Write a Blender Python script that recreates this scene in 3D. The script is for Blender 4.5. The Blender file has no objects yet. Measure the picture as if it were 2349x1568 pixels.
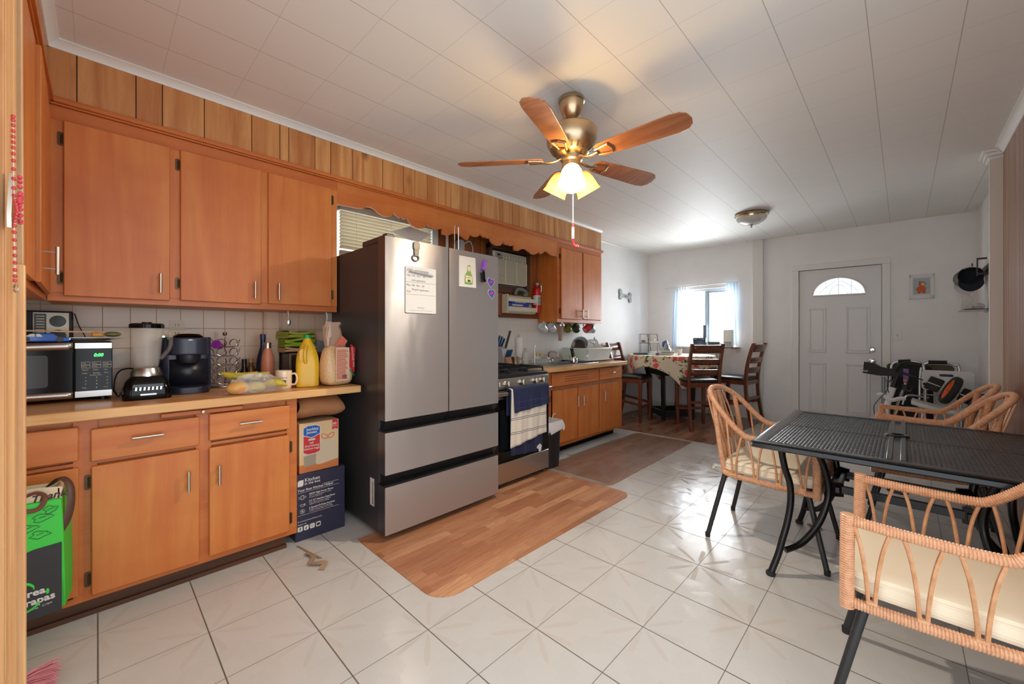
import bpy, bmesh, math, random
from mathutils import Vector, Matrix
random.seed(7)
S = bpy.context.scene
C = S.collection
PI = math.pi
R = math.radians

# ------------------------------------------------------------------ camera, world, light, exposure
YAW = 44.23
cd = bpy.data.cameras.new('camera'); cam = bpy.data.objects.new('camera', cd); C.objects.link(cam)
cam.location = (0, 0, 1.2); cam.rotation_euler = (R(90), 0, R(YAW))
cd.sensor_width = 36; cd.lens = 14.162; cd.shift_x = 0.001; cd.shift_y = -0.0063; cd.clip_start = 0.02
S.camera = cam
S.view_settings.view_transform = 'Standard'; S.view_settings.look = 'None'
S.view_settings.gamma = 1; S.view_settings.use_curve_mapping = False
S.view_settings.exposure = 0.22
S.cycles.max_bounces = 8; S.cycles.diffuse_bounces = 5; S.cycles.glossy_bounces = 4
S.cycles.transmission_bounces = 6; S.cycles.transparent_max_bounces = 12
S.cycles.sample_clamp_indirect = 4.0
S.cycles.caustics_reflective = False; S.cycles.caustics_refractive = False
W = bpy.data.worlds.new('daylight'); S.world = W; W.use_nodes = True
bg = W.node_tree.nodes['Background']; bg.inputs[0].default_value = (0.86, 0.93, 1.0, 1); bg.inputs[1].default_value = 2.5

def lamp(name, kind, loc, power, col=(1, 1, 1), size=.1, rot=(0, 0, 0), sy=None):
    d = bpy.data.lights.new(name, kind); o = bpy.data.objects.new(name, d); C.objects.link(o)
    o.location = loc; o.rotation_euler = rot; d.energy = power; d.color = col
    if kind == 'AREA':
        d.size = size
        if sy: d.shape = 'RECTANGLE'; d.size_y = sy
    elif kind != 'SUN': d.shadow_soft_size = size
    return o
# daylight entering through the window and the glazed door light of the end wall
EA = math.atan2(.17, 3.665)
lamp('window_daylight', 'AREA', (-2.25, 6.98, 1.6), 215, (.90, .96, 1), 1.3, (R(86), 0, R(180) + EA + R(8)), 1.2)
# the room is open behind the photographer and to the near right, daylight (the world) comes in from there
# the bulbs of the ceiling fan (positions match the bulbs built below; the front one is lit brightest)
FAN = (-1.362, 1.897)
for k, pw in enumerate((62, 1.5, 1.5)):
    an = R(-54 + 120 * k)
    lamp('fan_bulb_light', 'POINT', (FAN[0] + .105 * math.cos(an), FAN[1] + .105 * math.sin(an), 2.055), pw, (1, .89, .74), .03)

# ------------------------------------------------------------------ node helper
def lin(c):
    f = lambda v: v / 12.92 if v <= .04045 else ((v + .055) / 1.055) ** 2.4
    return tuple(f(x / 255) for x in c[:3]) + (1,)
class NT:
    def __init__(s, name):
        s.m = bpy.data.materials.new(name); s.m.use_nodes = True
        s.t = s.m.node_tree; s.b = s.t.nodes['Principled BSDF']
    def set(s, sock, v):
        if v is None: return
        if isinstance(v, bpy.types.NodeSocket): s.t.links.new(v, sock)
        elif isinstance(v, (tuple, list)): sock.default_value = lin(v) if len(v) == 3 and sock.type == 'RGBA' else v
        else: sock.default_value = v
    def n(s, ty, ins=(), out=0, **k):
        nd = s.t.nodes.new(ty)
        for a, v in k.items(): setattr(nd, a, v)
        for i, v in (ins.items() if isinstance(ins, dict) else enumerate(ins)): s.set(nd.inputs[i], v)
        return nd.outputs[out]
    def mth(s, op, a, b=None, c=None): return s.n('ShaderNodeMath', (a, b, c), operation=op)
    def co(s, kind='Object'): return s.n('ShaderNodeTexCoord', out=['Generated', 'Normal', 'UV', 'Object'].index(kind))
    def xyz(s, v):
        nd = s.t.nodes.new('ShaderNodeSeparateXYZ'); s.t.links.new(v, nd.inputs[0]); return nd.outputs
    def mp(s, v, sc=(1, 1, 1), lo=(0, 0, 0), ro=(0, 0, 0)):
        return s.n('ShaderNodeMapping', {0: v, 1: lo, 2: ro, 3: sc})
    def noise(s, v, sc, det=3, rg=.5, dist=0, out=0): return s.n('ShaderNodeTexNoise', {'Vector': v, 'Scale': sc, 'Detail': det, 'Roughness': rg, 'Distortion': dist}, out)
    def mix(s, f, a, b, bt='MIX'):
        nd = s.t.nodes.new('ShaderNodeMix'); nd.data_type = 'RGBA'; nd.blend_type = bt
        s.set(nd.inputs[0], f); s.set(nd.inputs[6], a); s.set(nd.inputs[7], b); return nd.outputs[2]
    def ramp(s, f, st):
        nd = s.t.nodes.new('ShaderNodeValToRGB'); s.set(nd.inputs[0], f); e = nd.color_ramp.elements
        while len(e) < len(st): e.new(.5)
        for i, (p, c) in enumerate(st): e[i].position = p; e[i].color = lin(c) if len(c) == 3 else c
        return nd.outputs[0]
    def val(s, f, a, b):   # remap 0..1 linearly between positions a and b
        return s.n('ShaderNodeMapRange', (f, a, b, 0., 1.))
    def bump(s, h, st=.3, d=.01): s.set(s.b.inputs['Normal'], s.n('ShaderNodeBump', {'Strength': st, 'Distance': d, 'Height': h}))
    def out(s, **k):
        for a, v in k.items(): s.set(s.b.inputs[a.replace('_', ' ')], v)
        return s.m
MC = {}
def mat(name, col, rough=.5, metal=0., **k):
    """plain material: colour, roughness, metal; options col2/var scale, bump, coat, emis, alpha, trans"""
    if name in MC: return MC[name]
    t = NT(name); c = tuple(col)
    if 'col2' in k or 'bump' in k:
        v = t.mp(t.co(), k.get('st', (1, 1, 1))); nz = t.noise(v, k.get('sc', 20), 4, .6)
        if 'col2' in k: c = t.mix(t.val(nz, .35, .65), tuple(col), tuple(k['col2']))
        if 'bump' in k: t.bump(nz, k['bump'], k.get('bd', .004))
    t.out(Base_Color=c, Roughness=rough, Metallic=metal)
    if 'coat' in k: t.out(Coat_Weight=k['coat'], Coat_Roughness=.1)
    if 'emis' in k: t.out(Emission_Color=tuple(k.get('ecol', col)), Emission_Strength=k['emis'])
    if 'alpha' in k: t.out(Alpha=k['alpha'])
    if 'trans' in k: t.out(Transmission_Weight=k['trans'], IOR=k.get('ior', 1.45))
    if 'sss' in k: t.out(Subsurface_Weight=k['sss'], Subsurface_Radius=(.02, .02, .02))
    if 'sheen' in k: t.out(Sheen_Weight=k['sheen'])
    MC[name] = t.m; return t.m
def wood(name, c1, c2, ax=2, sc=6., rough=.4, coat=.0, knots=0, plank=False, bump=.05, blotch=0, c3=None):
    """grain runs along axis ax"""
    if name in MC: return MC[name]
    t = NT(name); st = [9., 9., 9.]; st[ax] = .7; v = t.co()
    if plank:
        ri = t.n('ShaderNodeNewGeometry', out=8)
        off = t.n('ShaderNodeCombineXYZ', (t.mth('MULTIPLY', ri, 31.), t.mth('MULTIPLY', ri, 17.), t.mth('MULTIPLY', ri, 23.)))
        v = t.n('ShaderNodeVectorMath', (v, off), operation='ADD')
    w = t.mp(v, st); big = t.noise(t.mp(v, [x * .25 for x in st]), sc * .35, 2, .5, .5)
    g = t.noise(w, sc, 5, .6, 1.2)
    ring = t.mth('FRACT', t.mth('MULTIPLY', big, 9.))
    ring = t.mth('ABSOLUTE', t.mth('SUBTRACT', ring, .5))
    f = t.mth('ADD', t.mth('MULTIPLY', g, .65), t.mth('MULTIPLY', ring, .7))
    c = t.mix(t.val(f, .3, .75), tuple(c1), tuple(c2))
    if plank: c = t.mix(t.mth('MULTIPLY', ri, .45), c, tuple(c2))
    if knots:
        vo = t.n('ShaderNodeTexVoronoi', {'Vector': t.mp(v, (3.2, 3.2, 1.9)), 'Scale': 1.})
        c = t.mix(t.mth('SUBTRACT', 1., t.val(vo, .03, .13)), c, (112, 64, 32))
    if blotch: c = t.mix(t.mth('MULTIPLY', t.val(t.noise(v, 3.2, 3, .6), .4, .68), blotch), c, tuple(c3 or c2))
    t.bump(g, bump, .002)
    t.out(Base_Color=c, Roughness=rough)
    if coat: t.out(Coat_Weight=coat, Coat_Roughness=.18)
    MC[name] = t.m; return t.m

# ------------------------------------------------------------------ mesh builder
class B:
    def __init__(s, X=None): s.bm = bmesh.new(); s.mi = 0; s.X = X
    def m(s, i): s.mi = i; return s
    def _v(s, p):
        p = Vector(p)
        return s.bm.verts.new(s.X @ p if s.X else p)
    def face(s, vs, sm=True):
        try: f = s.bm.faces.new(vs)
        except ValueError: return None
        f.material_index = s.mi; f.smooth = sm; return f
    def box(s, x0, y0, z0, x1, y1, z1):
        v = [s._v((x, y, z)) for x in (x0, x1) for y in (y0, y1) for z in (z0, z1)]
        for q in ((0, 1, 3, 2), (4, 6, 7, 5), (0, 4, 5, 1), (2, 3, 7, 6), (0, 2, 6, 4), (1, 5, 7, 3)): s.face([v[i] for i in q])
        return s
    def quad(s, *p): s.face([s._v(q) for q in p]); return s
    def beam(s, p0, p1, w, h, up=(0, 0, 1), w2=None, h2=None):
        p0, p1 = Vector(p0), Vector(p1); d = (p1 - p0).normalized(); u = Vector(up)
        a = d.cross(u); a = a.normalized() if a.length > 1e-5 else Vector((1, 0, 0)); b = a.cross(d)
        L = []
        for p, ww, hh in ((p0, w, h), (p1, w2 or w, h2 or h)):
            L.append([s._v(p + a * i * ww / 2 + b * j * hh / 2) for i, j in ((-1, -1), (1, -1), (1, 1), (-1, 1))])
        for i in range(4): s.face([L[0][i], L[0][(i + 1) % 4], L[1][(i + 1) % 4], L[1][i]])
        s.face(L[0][::-1]); s.face(L[1]); return s
    def rings(s, R_, closed=False, cap=True):
        n = len(R_[0]); k = len(R_)
        for i in range(k if closed else k - 1):
            a, b = R_[i], R_[(i + 1) % k]
            for j in range(n): s.face([a[j], a[(j + 1) % n], b[(j + 1) % n], b[j]])
        if cap and not closed: s.face(R_[0][::-1]); s.face(R_[-1])
        return s
    def tube(s, pts, r, n=8, closed=False, cap=True, flat=None):
        P = [Vector(p) for p in pts]; k = len(P); rr = r if isinstance(r, (list, tuple)) else [r] * k
        T = []
        for i in range(k):
            a = P[(i - 1) % k] if (closed or i > 0) else P[i]; b = P[(i + 1) % k] if (closed or i < k - 1) else P[i]
            d = b - a; T.append(d.normalized() if d.length > 1e-9 else Vector((0, 0, 1)))
        u = Vector((0, 0, 1)) if abs(T[0].z) < .9 else Vector((1, 0, 0))
        u = (u - T[0] * u.dot(T[0])).normalized(); RR = []
        for i in range(k):
            if i:
                u = u - T[i] * u.dot(T[i]); u = u.normalized() if u.length > 1e-6 else Vector((1, 0, 0))
            w = T[i].cross(u)
            fu, fw = (1, 1) if not flat else flat
            RR.append([s._v(P[i] + (u * math.cos(2 * PI * j / n) * fu + w * math.sin(2 * PI * j / n) * fw) * rr[i]) for j in range(n)])
        return s.rings(RR, closed, cap)
    def cyl(s, p0, p1, r0, r1=None, n=16, cap=True): return s.tube([p0, p1], [r0, r1 if r1 is not None else r0], n, cap=cap)
    def wrap(s, pts, r, pitch=.0072, n=9, amp=.13):
        """a tube bound with cane: resampled along its length with a bead per wrap"""
        P = smooth(pts, 6); L = [0]
        for a, b in zip(P, P[1:]): L.append(L[-1] + (b - a).length)
        tot = L[-1]; k = max(3, int(tot / pitch)) * 3; Q = []; rr = []; j = 0
        for i in range(k + 1):
            d = tot * i / k
            while j < len(L) - 2 and L[j + 1] < d: j += 1
            f = (d - L[j]) / max(1e-9, L[j + 1] - L[j]); Q.append(P[j].lerp(P[j + 1], f)); rr.append(r * (1 - amp if i % 3 == 0 else 1))
        return s.tube(Q, rr, n)
    def lathe(s, prof, c=(0, 0, 0), n=24, ax=None, cap=True, fl=None):
        """profile of (radius, height) around axis ax through c; fl(angle) scales the radius"""
        Q = Vector((0, 0, 1)).rotation_difference(Vector(ax or (0, 0, 1))).to_matrix(); c = Vector(c); RR = []
        for r, z in prof:
            r = max(r, 1e-4)
            RR.append([s._v(c + Q @ Vector((r * (fl(2 * PI * j / n) if fl else 1) * math.cos(2 * PI * j / n), r * (fl(2 * PI * j / n) if fl else 1) * math.sin(2 * PI * j / n), z))) for j in range(n)])
        return s.rings(RR, False, cap)
    def prism(s, poly, a, b, plane='xy'):
        f = {'xy': lambda u, v, w: (u, v, w), 'yz': lambda u, v, w: (w, u, v), 'xz': lambda u, v, w: (u, w, v)}[plane]
        A = [s._v(f(u, v, a)) for u, v in poly]; D = [s._v(f(u, v, b)) for u, v in poly]; n = len(poly)
        s.face(A[::-1], False); s.face(D, False)
        for i in range(n): s.face([A[i], A[(i + 1) % n], D[(i + 1) % n], D[i]])
        return s
    def ball(s, c, r, n=12, sc=(1, 1, 1)):
        c = Vector(c); RR = []
        for i in range(n // 2 + 1):
            a = PI * i / (n // 2); q = max(math.sin(a), 1e-3)
            RR.append([s._v(c + Vector((r * sc[0] * q * math.cos(2 * PI * j / n), r * sc[1] * q * math.sin(2 * PI * j / n), -r * sc[2] * math.cos(a)))) for j in range(n)])
        return s.rings(RR)
    def grid(s, f, nu, nv, cu=False):
        V = [[s._v(f(i / nu, j / nv)) for j in range(nv + 1)] for i in range(nu + 1)]
        for i in range(nu):
            for j in range(nv): s.face([V[i][j], V[i + 1][j], V[i + 1][j + 1], V[i][j + 1]])
        return s
    def text(s, txt, size, M, d=.0006, al='LEFT', sx=1., sh=0., bold=0.):
        cu = bpy.data.curves.new('lettering', 'FONT'); cu.body = txt; cu.size = size; cu.extrude = d; cu.align_x = al
        cu.resolution_u = 2; cu.shear = sh; cu.offset = bold
        o = bpy.data.objects.new('lettering', cu); C.objects.link(o)
        dg = bpy.context.evaluated_depsgraph_get(); me = o.evaluated_get(dg).to_mesh()
        Sx = Matrix.Diagonal((sx, 1, 1, 1)); vs = [s._v((M @ Sx) @ v.co) for v in me.vertices]
        for p in me.polygons: s.face([vs[i] for i in p.vertices], False)
        bpy.data.objects.remove(o); bpy.data.curves.remove(cu); return s
    def done(s): return s.bm
def smooth(pts, k=6):
    P = [Vector(p) for p in pts]
    if len(P) < 3: return [P[0].lerp(P[-1], i / (k * 2)) for i in range(k * 2 + 1)]
    out = []
    for i in range(len(P) - 1):
        p0 = P[max(0, i - 1)]; p1 = P[i]; p2 = P[i + 1]; p3 = P[min(len(P) - 1, i + 2)]
        for j in range(k):
            t = j / k
            out.append(.5 * (2 * p1 + (p2 - p0) * t + (2 * p0 - 5 * p1 + 4 * p2 - p3) * t * t + (3 * p1 - p0 - 3 * p2 + p3) * t ** 3))
    return out + [P[-1]]
def FX(x, y, z, rot=0, tilt=0):   # frame for things on a face looking to +x: text runs along +y, up is +z
    return Matrix.Translation((x, y, z)) @ Matrix(((0, 0, 1, 0), (1, 0, 0, 0), (0, 1, 0, 0), (0, 0, 0, 1))) @ Matrix.Rotation(rot, 4, 'Z')
def rr(x0, y0, x1, y1, r, n=5):   # rounded rectangle outline
    P = []
    for cx, cy, a in ((x1 - r, y0 + r, -90), (x1 - r, y1 - r, 0), (x0 + r, y1 - r, 90), (x0 + r, y0 + r, 180)):
        for i in range(n + 1): t = R(a + 90 * i / n); P.append((cx + r * math.cos(t), cy + r * math.sin(t)))
    return P
MW = {}
def ob(name, b, mats, parent=None, bevel=0, w=False, sharp=38, sub=0, origin=None):
    """link a builder as ONE mesh object. w: the builder's coordinates are the room's, else the parent's"""
    bm = b.bm if isinstance(b, B) else b
    bmesh.ops.recalc_face_normals(bm, faces=bm.faces)
    ca = math.cos(R(sharp))
    for e in bm.edges:
        if len(e.link_faces) == 2 and e.link_faces[0].normal.dot(e.link_faces[1].normal) < ca: e.smooth = False
    me = bpy.data.meshes.new(name)
    if parent is not None:
        X = MW[parent.name]
        if w: bm.transform(X.inverted())
        L = None
    else:
        X = None
        xs = [v.co.x for v in bm.verts]; ys = [v.co.y for v in bm.verts]; zs = [v.co.z for v in bm.verts]
        L = Vector(origin) if origin is not None else Vector(((min(xs) + max(xs)) / 2, (min(ys) + max(ys)) / 2, min(zs)))
        bm.transform(Matrix.Translation(-L))
    bm.to_mesh(me); bm.free()
    for m_ in (mats if isinstance(mats, (list, tuple)) else [mats]): me.materials.append(m_)
    o = bpy.data.objects.new(name, me); C.objects.link(o)
    if parent is not None: o.parent = parent; MW[o.name] = X
    else: o.location = L; MW[o.name] = Matrix.Translation(L)
    if bevel:
        md = o.modifiers.new('bevel', 'BEVEL'); md.width = bevel; md.segments = 2; md.limit_method = 'ANGLE'; md.angle_limit = R(40); md.harden_normals = False
    if sub:
        md = o.modifiers.new('sub', 'SUBSURF'); md.levels = sub; md.render_levels = sub
    return o
def tag(o, label=None, cat=None, group=None, kind=None):
    if label: o['label'] = label
    if cat: o['category'] = cat
    if group: o['group'] = group
    if kind: o['kind'] = kind
    return o
def thing(name, label, cat, loc=(0, 0, 0), rz=0, group=None):
    o = bpy.data.objects.new(name, None); C.objects.link(o); o.empty_display_size = .05
    o.location = loc; o.rotation_euler = (0, 0, rz)
    MW[o.name] = Matrix.Translation(loc) @ Matrix.Rotation(rz, 4, 'Z')
    return tag(o, label, cat, group)
def dup(o, loc=None, rz=None, label=None, par=None):
    c = o.copy(); C.objects.link(c); MW[c.name] = MW[o.name]
    if par is not None: c.parent = par
    else:
        if loc is not None: c.location = loc
        if rz is not None: c.rotation_euler = (0, 0, rz)
    if label: c['label'] = label
    for ch in [x for x in bpy.data.objects if x.parent == o]: dup(ch, par=c)
    return c
def struct(name, b, m, bevel=0, label=None, parent=None, sharp=38):
    o = ob(name, b, m, parent, bevel, w=True, origin=(0, 0, 0), sharp=sharp)
    if parent is None: tag(o, label, None, None, 'structure')
    return o

# ------------------------------------------------------------------ materials
CAB1, CAB2 = (200, 112, 58), (176, 88, 40)
m_cab = wood('stained_cabinet_wood', (208, 128, 58), (196, 106, 42), 2, 3.2, .46, .1, blotch=.5, c3=(182, 92, 36))
m_cabh = wood('stained_cabinet_wood_horizontal', (208, 128, 58), (196, 106, 42), 1, 3.2, .46, .1, blotch=.5, c3=(182, 92, 36))
m_frame = wood('stained_frame_wood', (200, 116, 50), (186, 98, 38), 1, 3.2, .42, .12, blotch=.4, c3=(172, 84, 32))
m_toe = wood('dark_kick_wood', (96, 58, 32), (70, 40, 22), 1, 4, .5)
m_pine = wood('panelling_pine', (222, 168, 106), (170, 102, 50), 2, 3.0, .42, .15, plank=True, bump=.03, knots=1, blotch=.35, c3=(200, 140, 84))
m_dpanel = wood('panelling_dark', (176, 108, 58), (128, 70, 34), 2, 3.0, .4, .2, plank=True, bump=.03)
m_rpanel = wood('panelling_mahogany', (160, 108, 80), (112, 66, 44), 2, 3.2, .3, .4, plank=True, bump=.03)
m_casing = wood('clear_pine_casing', (222, 176, 122), (196, 140, 86), 2, 4.5, .45, .15, bump=.04)
m_counter = wood('laminate_counter', (216, 164, 108), (194, 136, 82), 1, 4, .38, .2, bump=.01)
m_cedge = wood('counter_edge', (226, 178, 116), (204, 148, 84), 1, 5, .42, .1, bump=.02)
m_counter2 = wood('laminate_counter_pale', (206, 170, 130), (184, 142, 98), 1, 4, .3, .2, bump=.01)
m_stool = wood('walnut_stool_wood', (118, 62, 38), (80, 38, 24), 2, 4, .3, .35, bump=.02)
m_blade = wood('fan_blade_wood', (168, 114, 80), (136, 84, 56), 0, 5, .42, .1, bump=.02)
m_white = mat('white_paint', (222, 220, 216), .5)
m_wall = mat('matt_wall_paint', (238, 237, 236), .62, col2=(233, 232, 231), sc=3, bump=.06, bd=.002)
m_trimw = mat('white_trim', (228, 227, 222), .38)
m_black = mat('black_plastic', (22, 22, 24), .35)
m_blackg = mat('black_gloss', (10, 9, 9), .14)
m_blackg.node_tree.nodes['Principled BSDF'].inputs['Specular IOR Level'].default_value = .25
m_matte = mat('black_matte', (24, 24, 25), .6)
m_dark = mat('dark_cast_metal', (26, 26, 27), .3, .6, coat=.3)
m_pdark = mat('dark_powder_metal', (52, 52, 53), .42, .4)
m_steel = mat('brushed_steel', (196, 194, 190), .28, 1.)
m_nickel = mat('satin_nickel', (200, 192, 182), .28, 1.)
m_chrome = mat('chrome', (225, 225, 228), .08, 1.)
m_brass = mat('antique_brass', (196, 172, 140), .32, 1.)
m_wpl = mat('white_plastic', (226, 226, 222), .35)
m_cream = mat('cream_plastic', (220, 214, 192), .4)
m_iron = mat('cast_iron', (30, 31, 33), .45, .3)
m_glass = mat('clear_glass', (240, 246, 246), .03, 0, trans=1.)
m_orange = mat('orange_plastic', (238, 104, 30), .4)
m_paper = mat('white_paper', (208, 206, 200), .7)
m_ink = mat('ink', (40, 42, 52), .6)
m_red = mat('red_ink', (206, 44, 44), .5)
m_hinge = mat('bronze_hinge', (92, 70, 50), .4, .8)
m_rattan = mat('cane_wrap', (214, 164, 126), .42, col2=(196, 142, 106), sc=60, coat=.15)
m_rod = mat('cane_rod', (208, 156, 112), .4, col2=(186, 130, 88), sc=30)
m_cush = mat('cushion_cloth', (230, 216, 190), .85, bump=.25, sc=500, bd=.0006)
m_rubber = mat('rubber', (30, 30, 30), .75)
m_leath = mat('black_leatherette', (24, 26, 30), .32, bump=.15, sc=160, bd=.0006)

def floor_mat():
    t = NT('ceramic_floor_tile'); p = t.xyz(t.co()); M_ = t.mth
    gx = M_('DIVIDE', M_('ADD', p[0], 2.3216), .3107); gy = M_('DIVIDE', M_('SUBTRACT', p[1], .0018), .3135)
    ix = M_('ROUND', gx); iy = M_('ROUND', gy); fx = M_('SUBTRACT', gx, ix); fy = M_('SUBTRACT', gy, iy)
    lx = M_('LESS_THAN', M_('ABSOLUTE', fx), .0042); ly = M_('LESS_THAN', M_('ABSOLUTE', fy), .0075)
    line = M_('MAXIMUM', lx, ly)
    par = M_('ABSOLUTE', M_('MODULO', M_('ADD', ix, iy), 2.)); even = M_('LESS_THAN', par, .5)
    r = M_('SQRT', M_('ADD', M_('MULTIPLY', fx, fx), M_('MULTIPLY', fy, fy))); th = M_('ARCTAN2', fy, fx)
    q = M_('ABSOLUTE', M_('SINE', M_('MULTIPLY', th, 4.)))              # eight pointed star
    pet = M_('GREATER_THAN', M_('ABSOLUTE', M_('SINE', M_('ADD', M_('MULTIPLY', th, 4.), .9))), M_('ADD', .80, M_('MULTIPLY', r, .34)))
    star = M_('MULTIPLY', M_('MULTIPLY', pet, even), M_('MULTIPLY', M_('LESS_THAN', r, .6), M_('GREATER_THAN', r, .09)))
    rr_ = M_('SUBTRACT', r, M_('MULTIPLY', q, .09))
    fan = M_('MULTIPLY', M_('SUBTRACT', 1., even), M_('MULTIPLY', M_('LESS_THAN', rr_, .52), M_('GREATER_THAN', rr_, .24)))
    arcs = M_('MULTIPLY', fan, M_('ADD', .5, M_('MULTIPLY', M_('SINE', M_('MULTIPLY', rr_, 250.)), .5)))
    n1 = t.noise(t.co(), 2.2, 3); base = t.mix(n1, (204, 201, 196), (193, 190, 186))
    c = t.mix(M_('MULTIPLY', star, .22), base, (186, 164, 146)); c = t.mix(M_('MULTIPLY', arcs, .12), c, (170, 164, 156))
    dirt = t.noise(t.co(), 9., 4); c = t.mix(line, c, t.mix(dirt, (78, 70, 62), (120, 112, 102)))
    rg = M_('ADD', .2, M_('ADD', M_('MULTIPLY', star, -.1), M_('MULTIPLY', fan, .05))); rg = M_('MAXIMUM', rg, M_('MULTIPLY', line, .7))
    h = M_('ADD', M_('MULTIPLY', arcs, .5), M_('ADD', M_('MULTIPLY', star, .5), M_('MULTIPLY', line, -2.)))
    h = M_('ADD', h, M_('MULTIPLY', t.noise(t.co(), 120., 2), .25))
    t.bump(h, .22, .0012)
    return t.out(Base_Color=c, Roughness=rg)
m_floor = floor_mat()
def vinyl(name, cols, pw, pl, rough, sheen=0, mott=0):
    t = NT(name); p = t.xyz(t.co()); M_ = t.mth
    row = M_('FLOOR', M_('DIVIDE', p[0], pw)); off = M_('MULTIPLY', t.n('ShaderNodeTexWhiteNoise', {'W': row}, 0, noise_dimensions='1D'), pl)
    col = M_('FLOOR', M_('DIVIDE', M_('ADD', p[1], off), pl))
    idv = t.n('ShaderNodeCombineXYZ', (row, col, 0.)); rnd = t.n('ShaderNodeTexWhiteNoise', {'Vector': idv}, 0, noise_dimensions='3D')
    v = t.n('ShaderNodeVectorMath', (t.mp(t.co(), (14, 1.3, 1)), t.mp(idv, (3.7, 5.1, 1))), operation='ADD')
    g = t.noise(v, 3.4, 5, .62, 1.6); ring = M_('FRACT', M_('MULTIPLY', t.noise(v, .7, 2, .5, .6), 8.))
    c = t.ramp(rnd, [(0, cols[0]), (.35, cols[1]), (.7, cols[2]), (1, cols[3])])
    c = t.mix(M_('MULTIPLY', t.val(M_('ADD', M_('MULTIPLY', g, .8), M_('MULTIPLY', ring, .25)), .4, .8), .5), c, cols[4])
    if mott: c = t.mix(M_('MULTIPLY', t.val(t.noise(t.co(), 7., 4), .4, .7), mott), c, (150, 140, 134))
    t.bump(t.noise(t.mp(t.co(), (60, 8, 1)), 9., 3), .25, .0008)
    return t.out(Base_Color=c, Roughness=rough)
m_mat1 = vinyl('wood_look_vinyl', [(186, 130, 94), (166, 108, 74), (206, 154, 114), (152, 96, 64), (116, 70, 46)], .062, .42, .42)
m_mat2 = vinyl('wood_look_vinyl_worn', [(148, 110, 88), (130, 94, 74), (158, 122, 98), (118, 84, 66), (88, 64, 52)], .062, .42, .36, mott=.4)
m_lam = vinyl('dark_laminate', [(152, 108, 84), (130, 90, 70), (168, 122, 96), (118, 82, 64), (84, 56, 42)], .095, .6, .24)
def ceil_mat():
    t = NT('ceiling_tile'); p = t.xyz(t.co()); M_ = t.mth
    a = M_('ABSOLUTE', M_('SUBTRACT', M_('FRACT', M_('ADD', M_('DIVIDE', M_('ADD', p[0], 2.505), .2993), .5)), .5))
    b = M_('ABSOLUTE', M_('SUBTRACT', M_('FRACT', M_('ADD', M_('DIVIDE', M_('ADD', p[1], .378), .3069), .5)), .5))
    la = M_('LESS_THAN', a, .006); lb = M_('LESS_THAN', b, .0035)
    n_ = t.noise(t.co(), 1.3, 2); c = t.mix(n_, (234, 232, 226), (228, 226, 221))
    c = t.mix(M_('MAXIMUM', M_('MULTIPLY', la, .55), M_('MULTIPLY', lb, .32)), c, (120, 114, 104))
    h = M_('SUBTRACT', M_('MULTIPLY', t.noise(t.co(), 70., 3, .6), .35), M_('MAXIMUM', la, lb))
    t.bump(h, .25, .0016)
    return t.out(Base_Color=c, Roughness=.6)
m_ceil = ceil_mat()
def tilewall(name, sy, sz, oy, oz, c1, c2, g, rough=.2):
    t = NT(name); p = t.xyz(t.co()); M_ = t.mth
    fy = M_('ABSOLUTE', M_('SUBTRACT', M_('FRACT', M_('ADD', M_('DIVIDE', M_('SUBTRACT', p[1], oy), sy), .5)), .5))
    fz = M_('ABSOLUTE', M_('SUBTRACT', M_('FRACT', M_('ADD', M_('DIVIDE', M_('SUBTRACT', p[2], oz), sz), .5)), .5))
    l = M_('MAXIMUM', M_('LESS_THAN', fy, .016), M_('LESS_THAN', fz, .016))
    c = t.mix(t.noise(t.co(), 6., 2), c1, c2); c = t.mix(l, c, g); t.bump(M_('MULTIPLY', l, -1.), .4, .0015)
    return t.out(Base_Color=c, Roughness=M_('ADD', rough, M_('MULTIPLY', l, .4)))
m_tile = tilewall('backsplash_tile', .1093, .1135, .020, 1.244, (214, 186, 160), (206, 176, 150), (176, 142, 112))
m_tile2 = tilewall('white_backsplash_tile', .1105, .1135, .02, 1.252, (226, 222, 216), (220, 216, 210), (206, 200, 194), .16)

# ------------------------------------------------------------------ the room
CZ = 2.56; XL = -3.10; XF = -2.80; XR = .52
EW = Matrix.Translation((-3.08, 6.52, 0)) @ Matrix.Rotation(EA, 4, 'Z')     # end wall frame: x along the wall, -y into the room
struct('floor', B().box(XL - .3, -1.2, -.06, 1.6, 7.1, 0), m_floor)
struct('ceiling', B().box(XL - .3, -1.2, CZ, 1.6, 7.1, CZ + .08), m_ceil)
b = B()
lam = [(-3.1, 4.69), (-1.49, 4.73), (-1.40, 6.62), (-3.1, 6.62)]
b.prism(lam, .0005, .006)
struct('floor_dining', b, m_lam)
# left wall with a window opening, tiled above the counters
WY0, WY1, WZ0, WZ1 = 1.25, 2.13, 1.15, 2.21
b = B()
b.box(XL - .12, -.5, 0, XL, WY0, CZ); b.box(XL - .12, WY1, 0, XL, 6.7, CZ)
b.box(XL - .12, WY0, 0, XL, WY1, WZ0); b.box(XL - .12, WY0, WZ1, XL, WY1, CZ)
struct('wall_left', b, m_wall)
struct('wall_left_tiles', B().box(XL, -.48, .86, XL + .008, .80, 1.40).box(XL, .86, .86, XL + .008, WY0, 1.40), m_tile)
struct('wall_left_pilaster', B().box(XL, .775, .86, XL + .055, .865, 1.40), m_tile, .003)
struct('wall_left_tiles_sink', B().box(XL, WY1 + .02, .86, XL + .008, 4.56, 1.405), m_tile2)
def planks(b, ys, x0, x1, z0, z1, gap=.0045):
    for a, c in zip(ys, ys[1:]): b.box(x0, a + gap / 2, z0, x1, c - gap / 2, z1)
    return b
b = planks(B(), [2.19, 2.33, 2.44, 2.62, 2.73, 2.83, 2.86], XL + .001, XL + .014, 1.41, 2.55)
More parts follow.
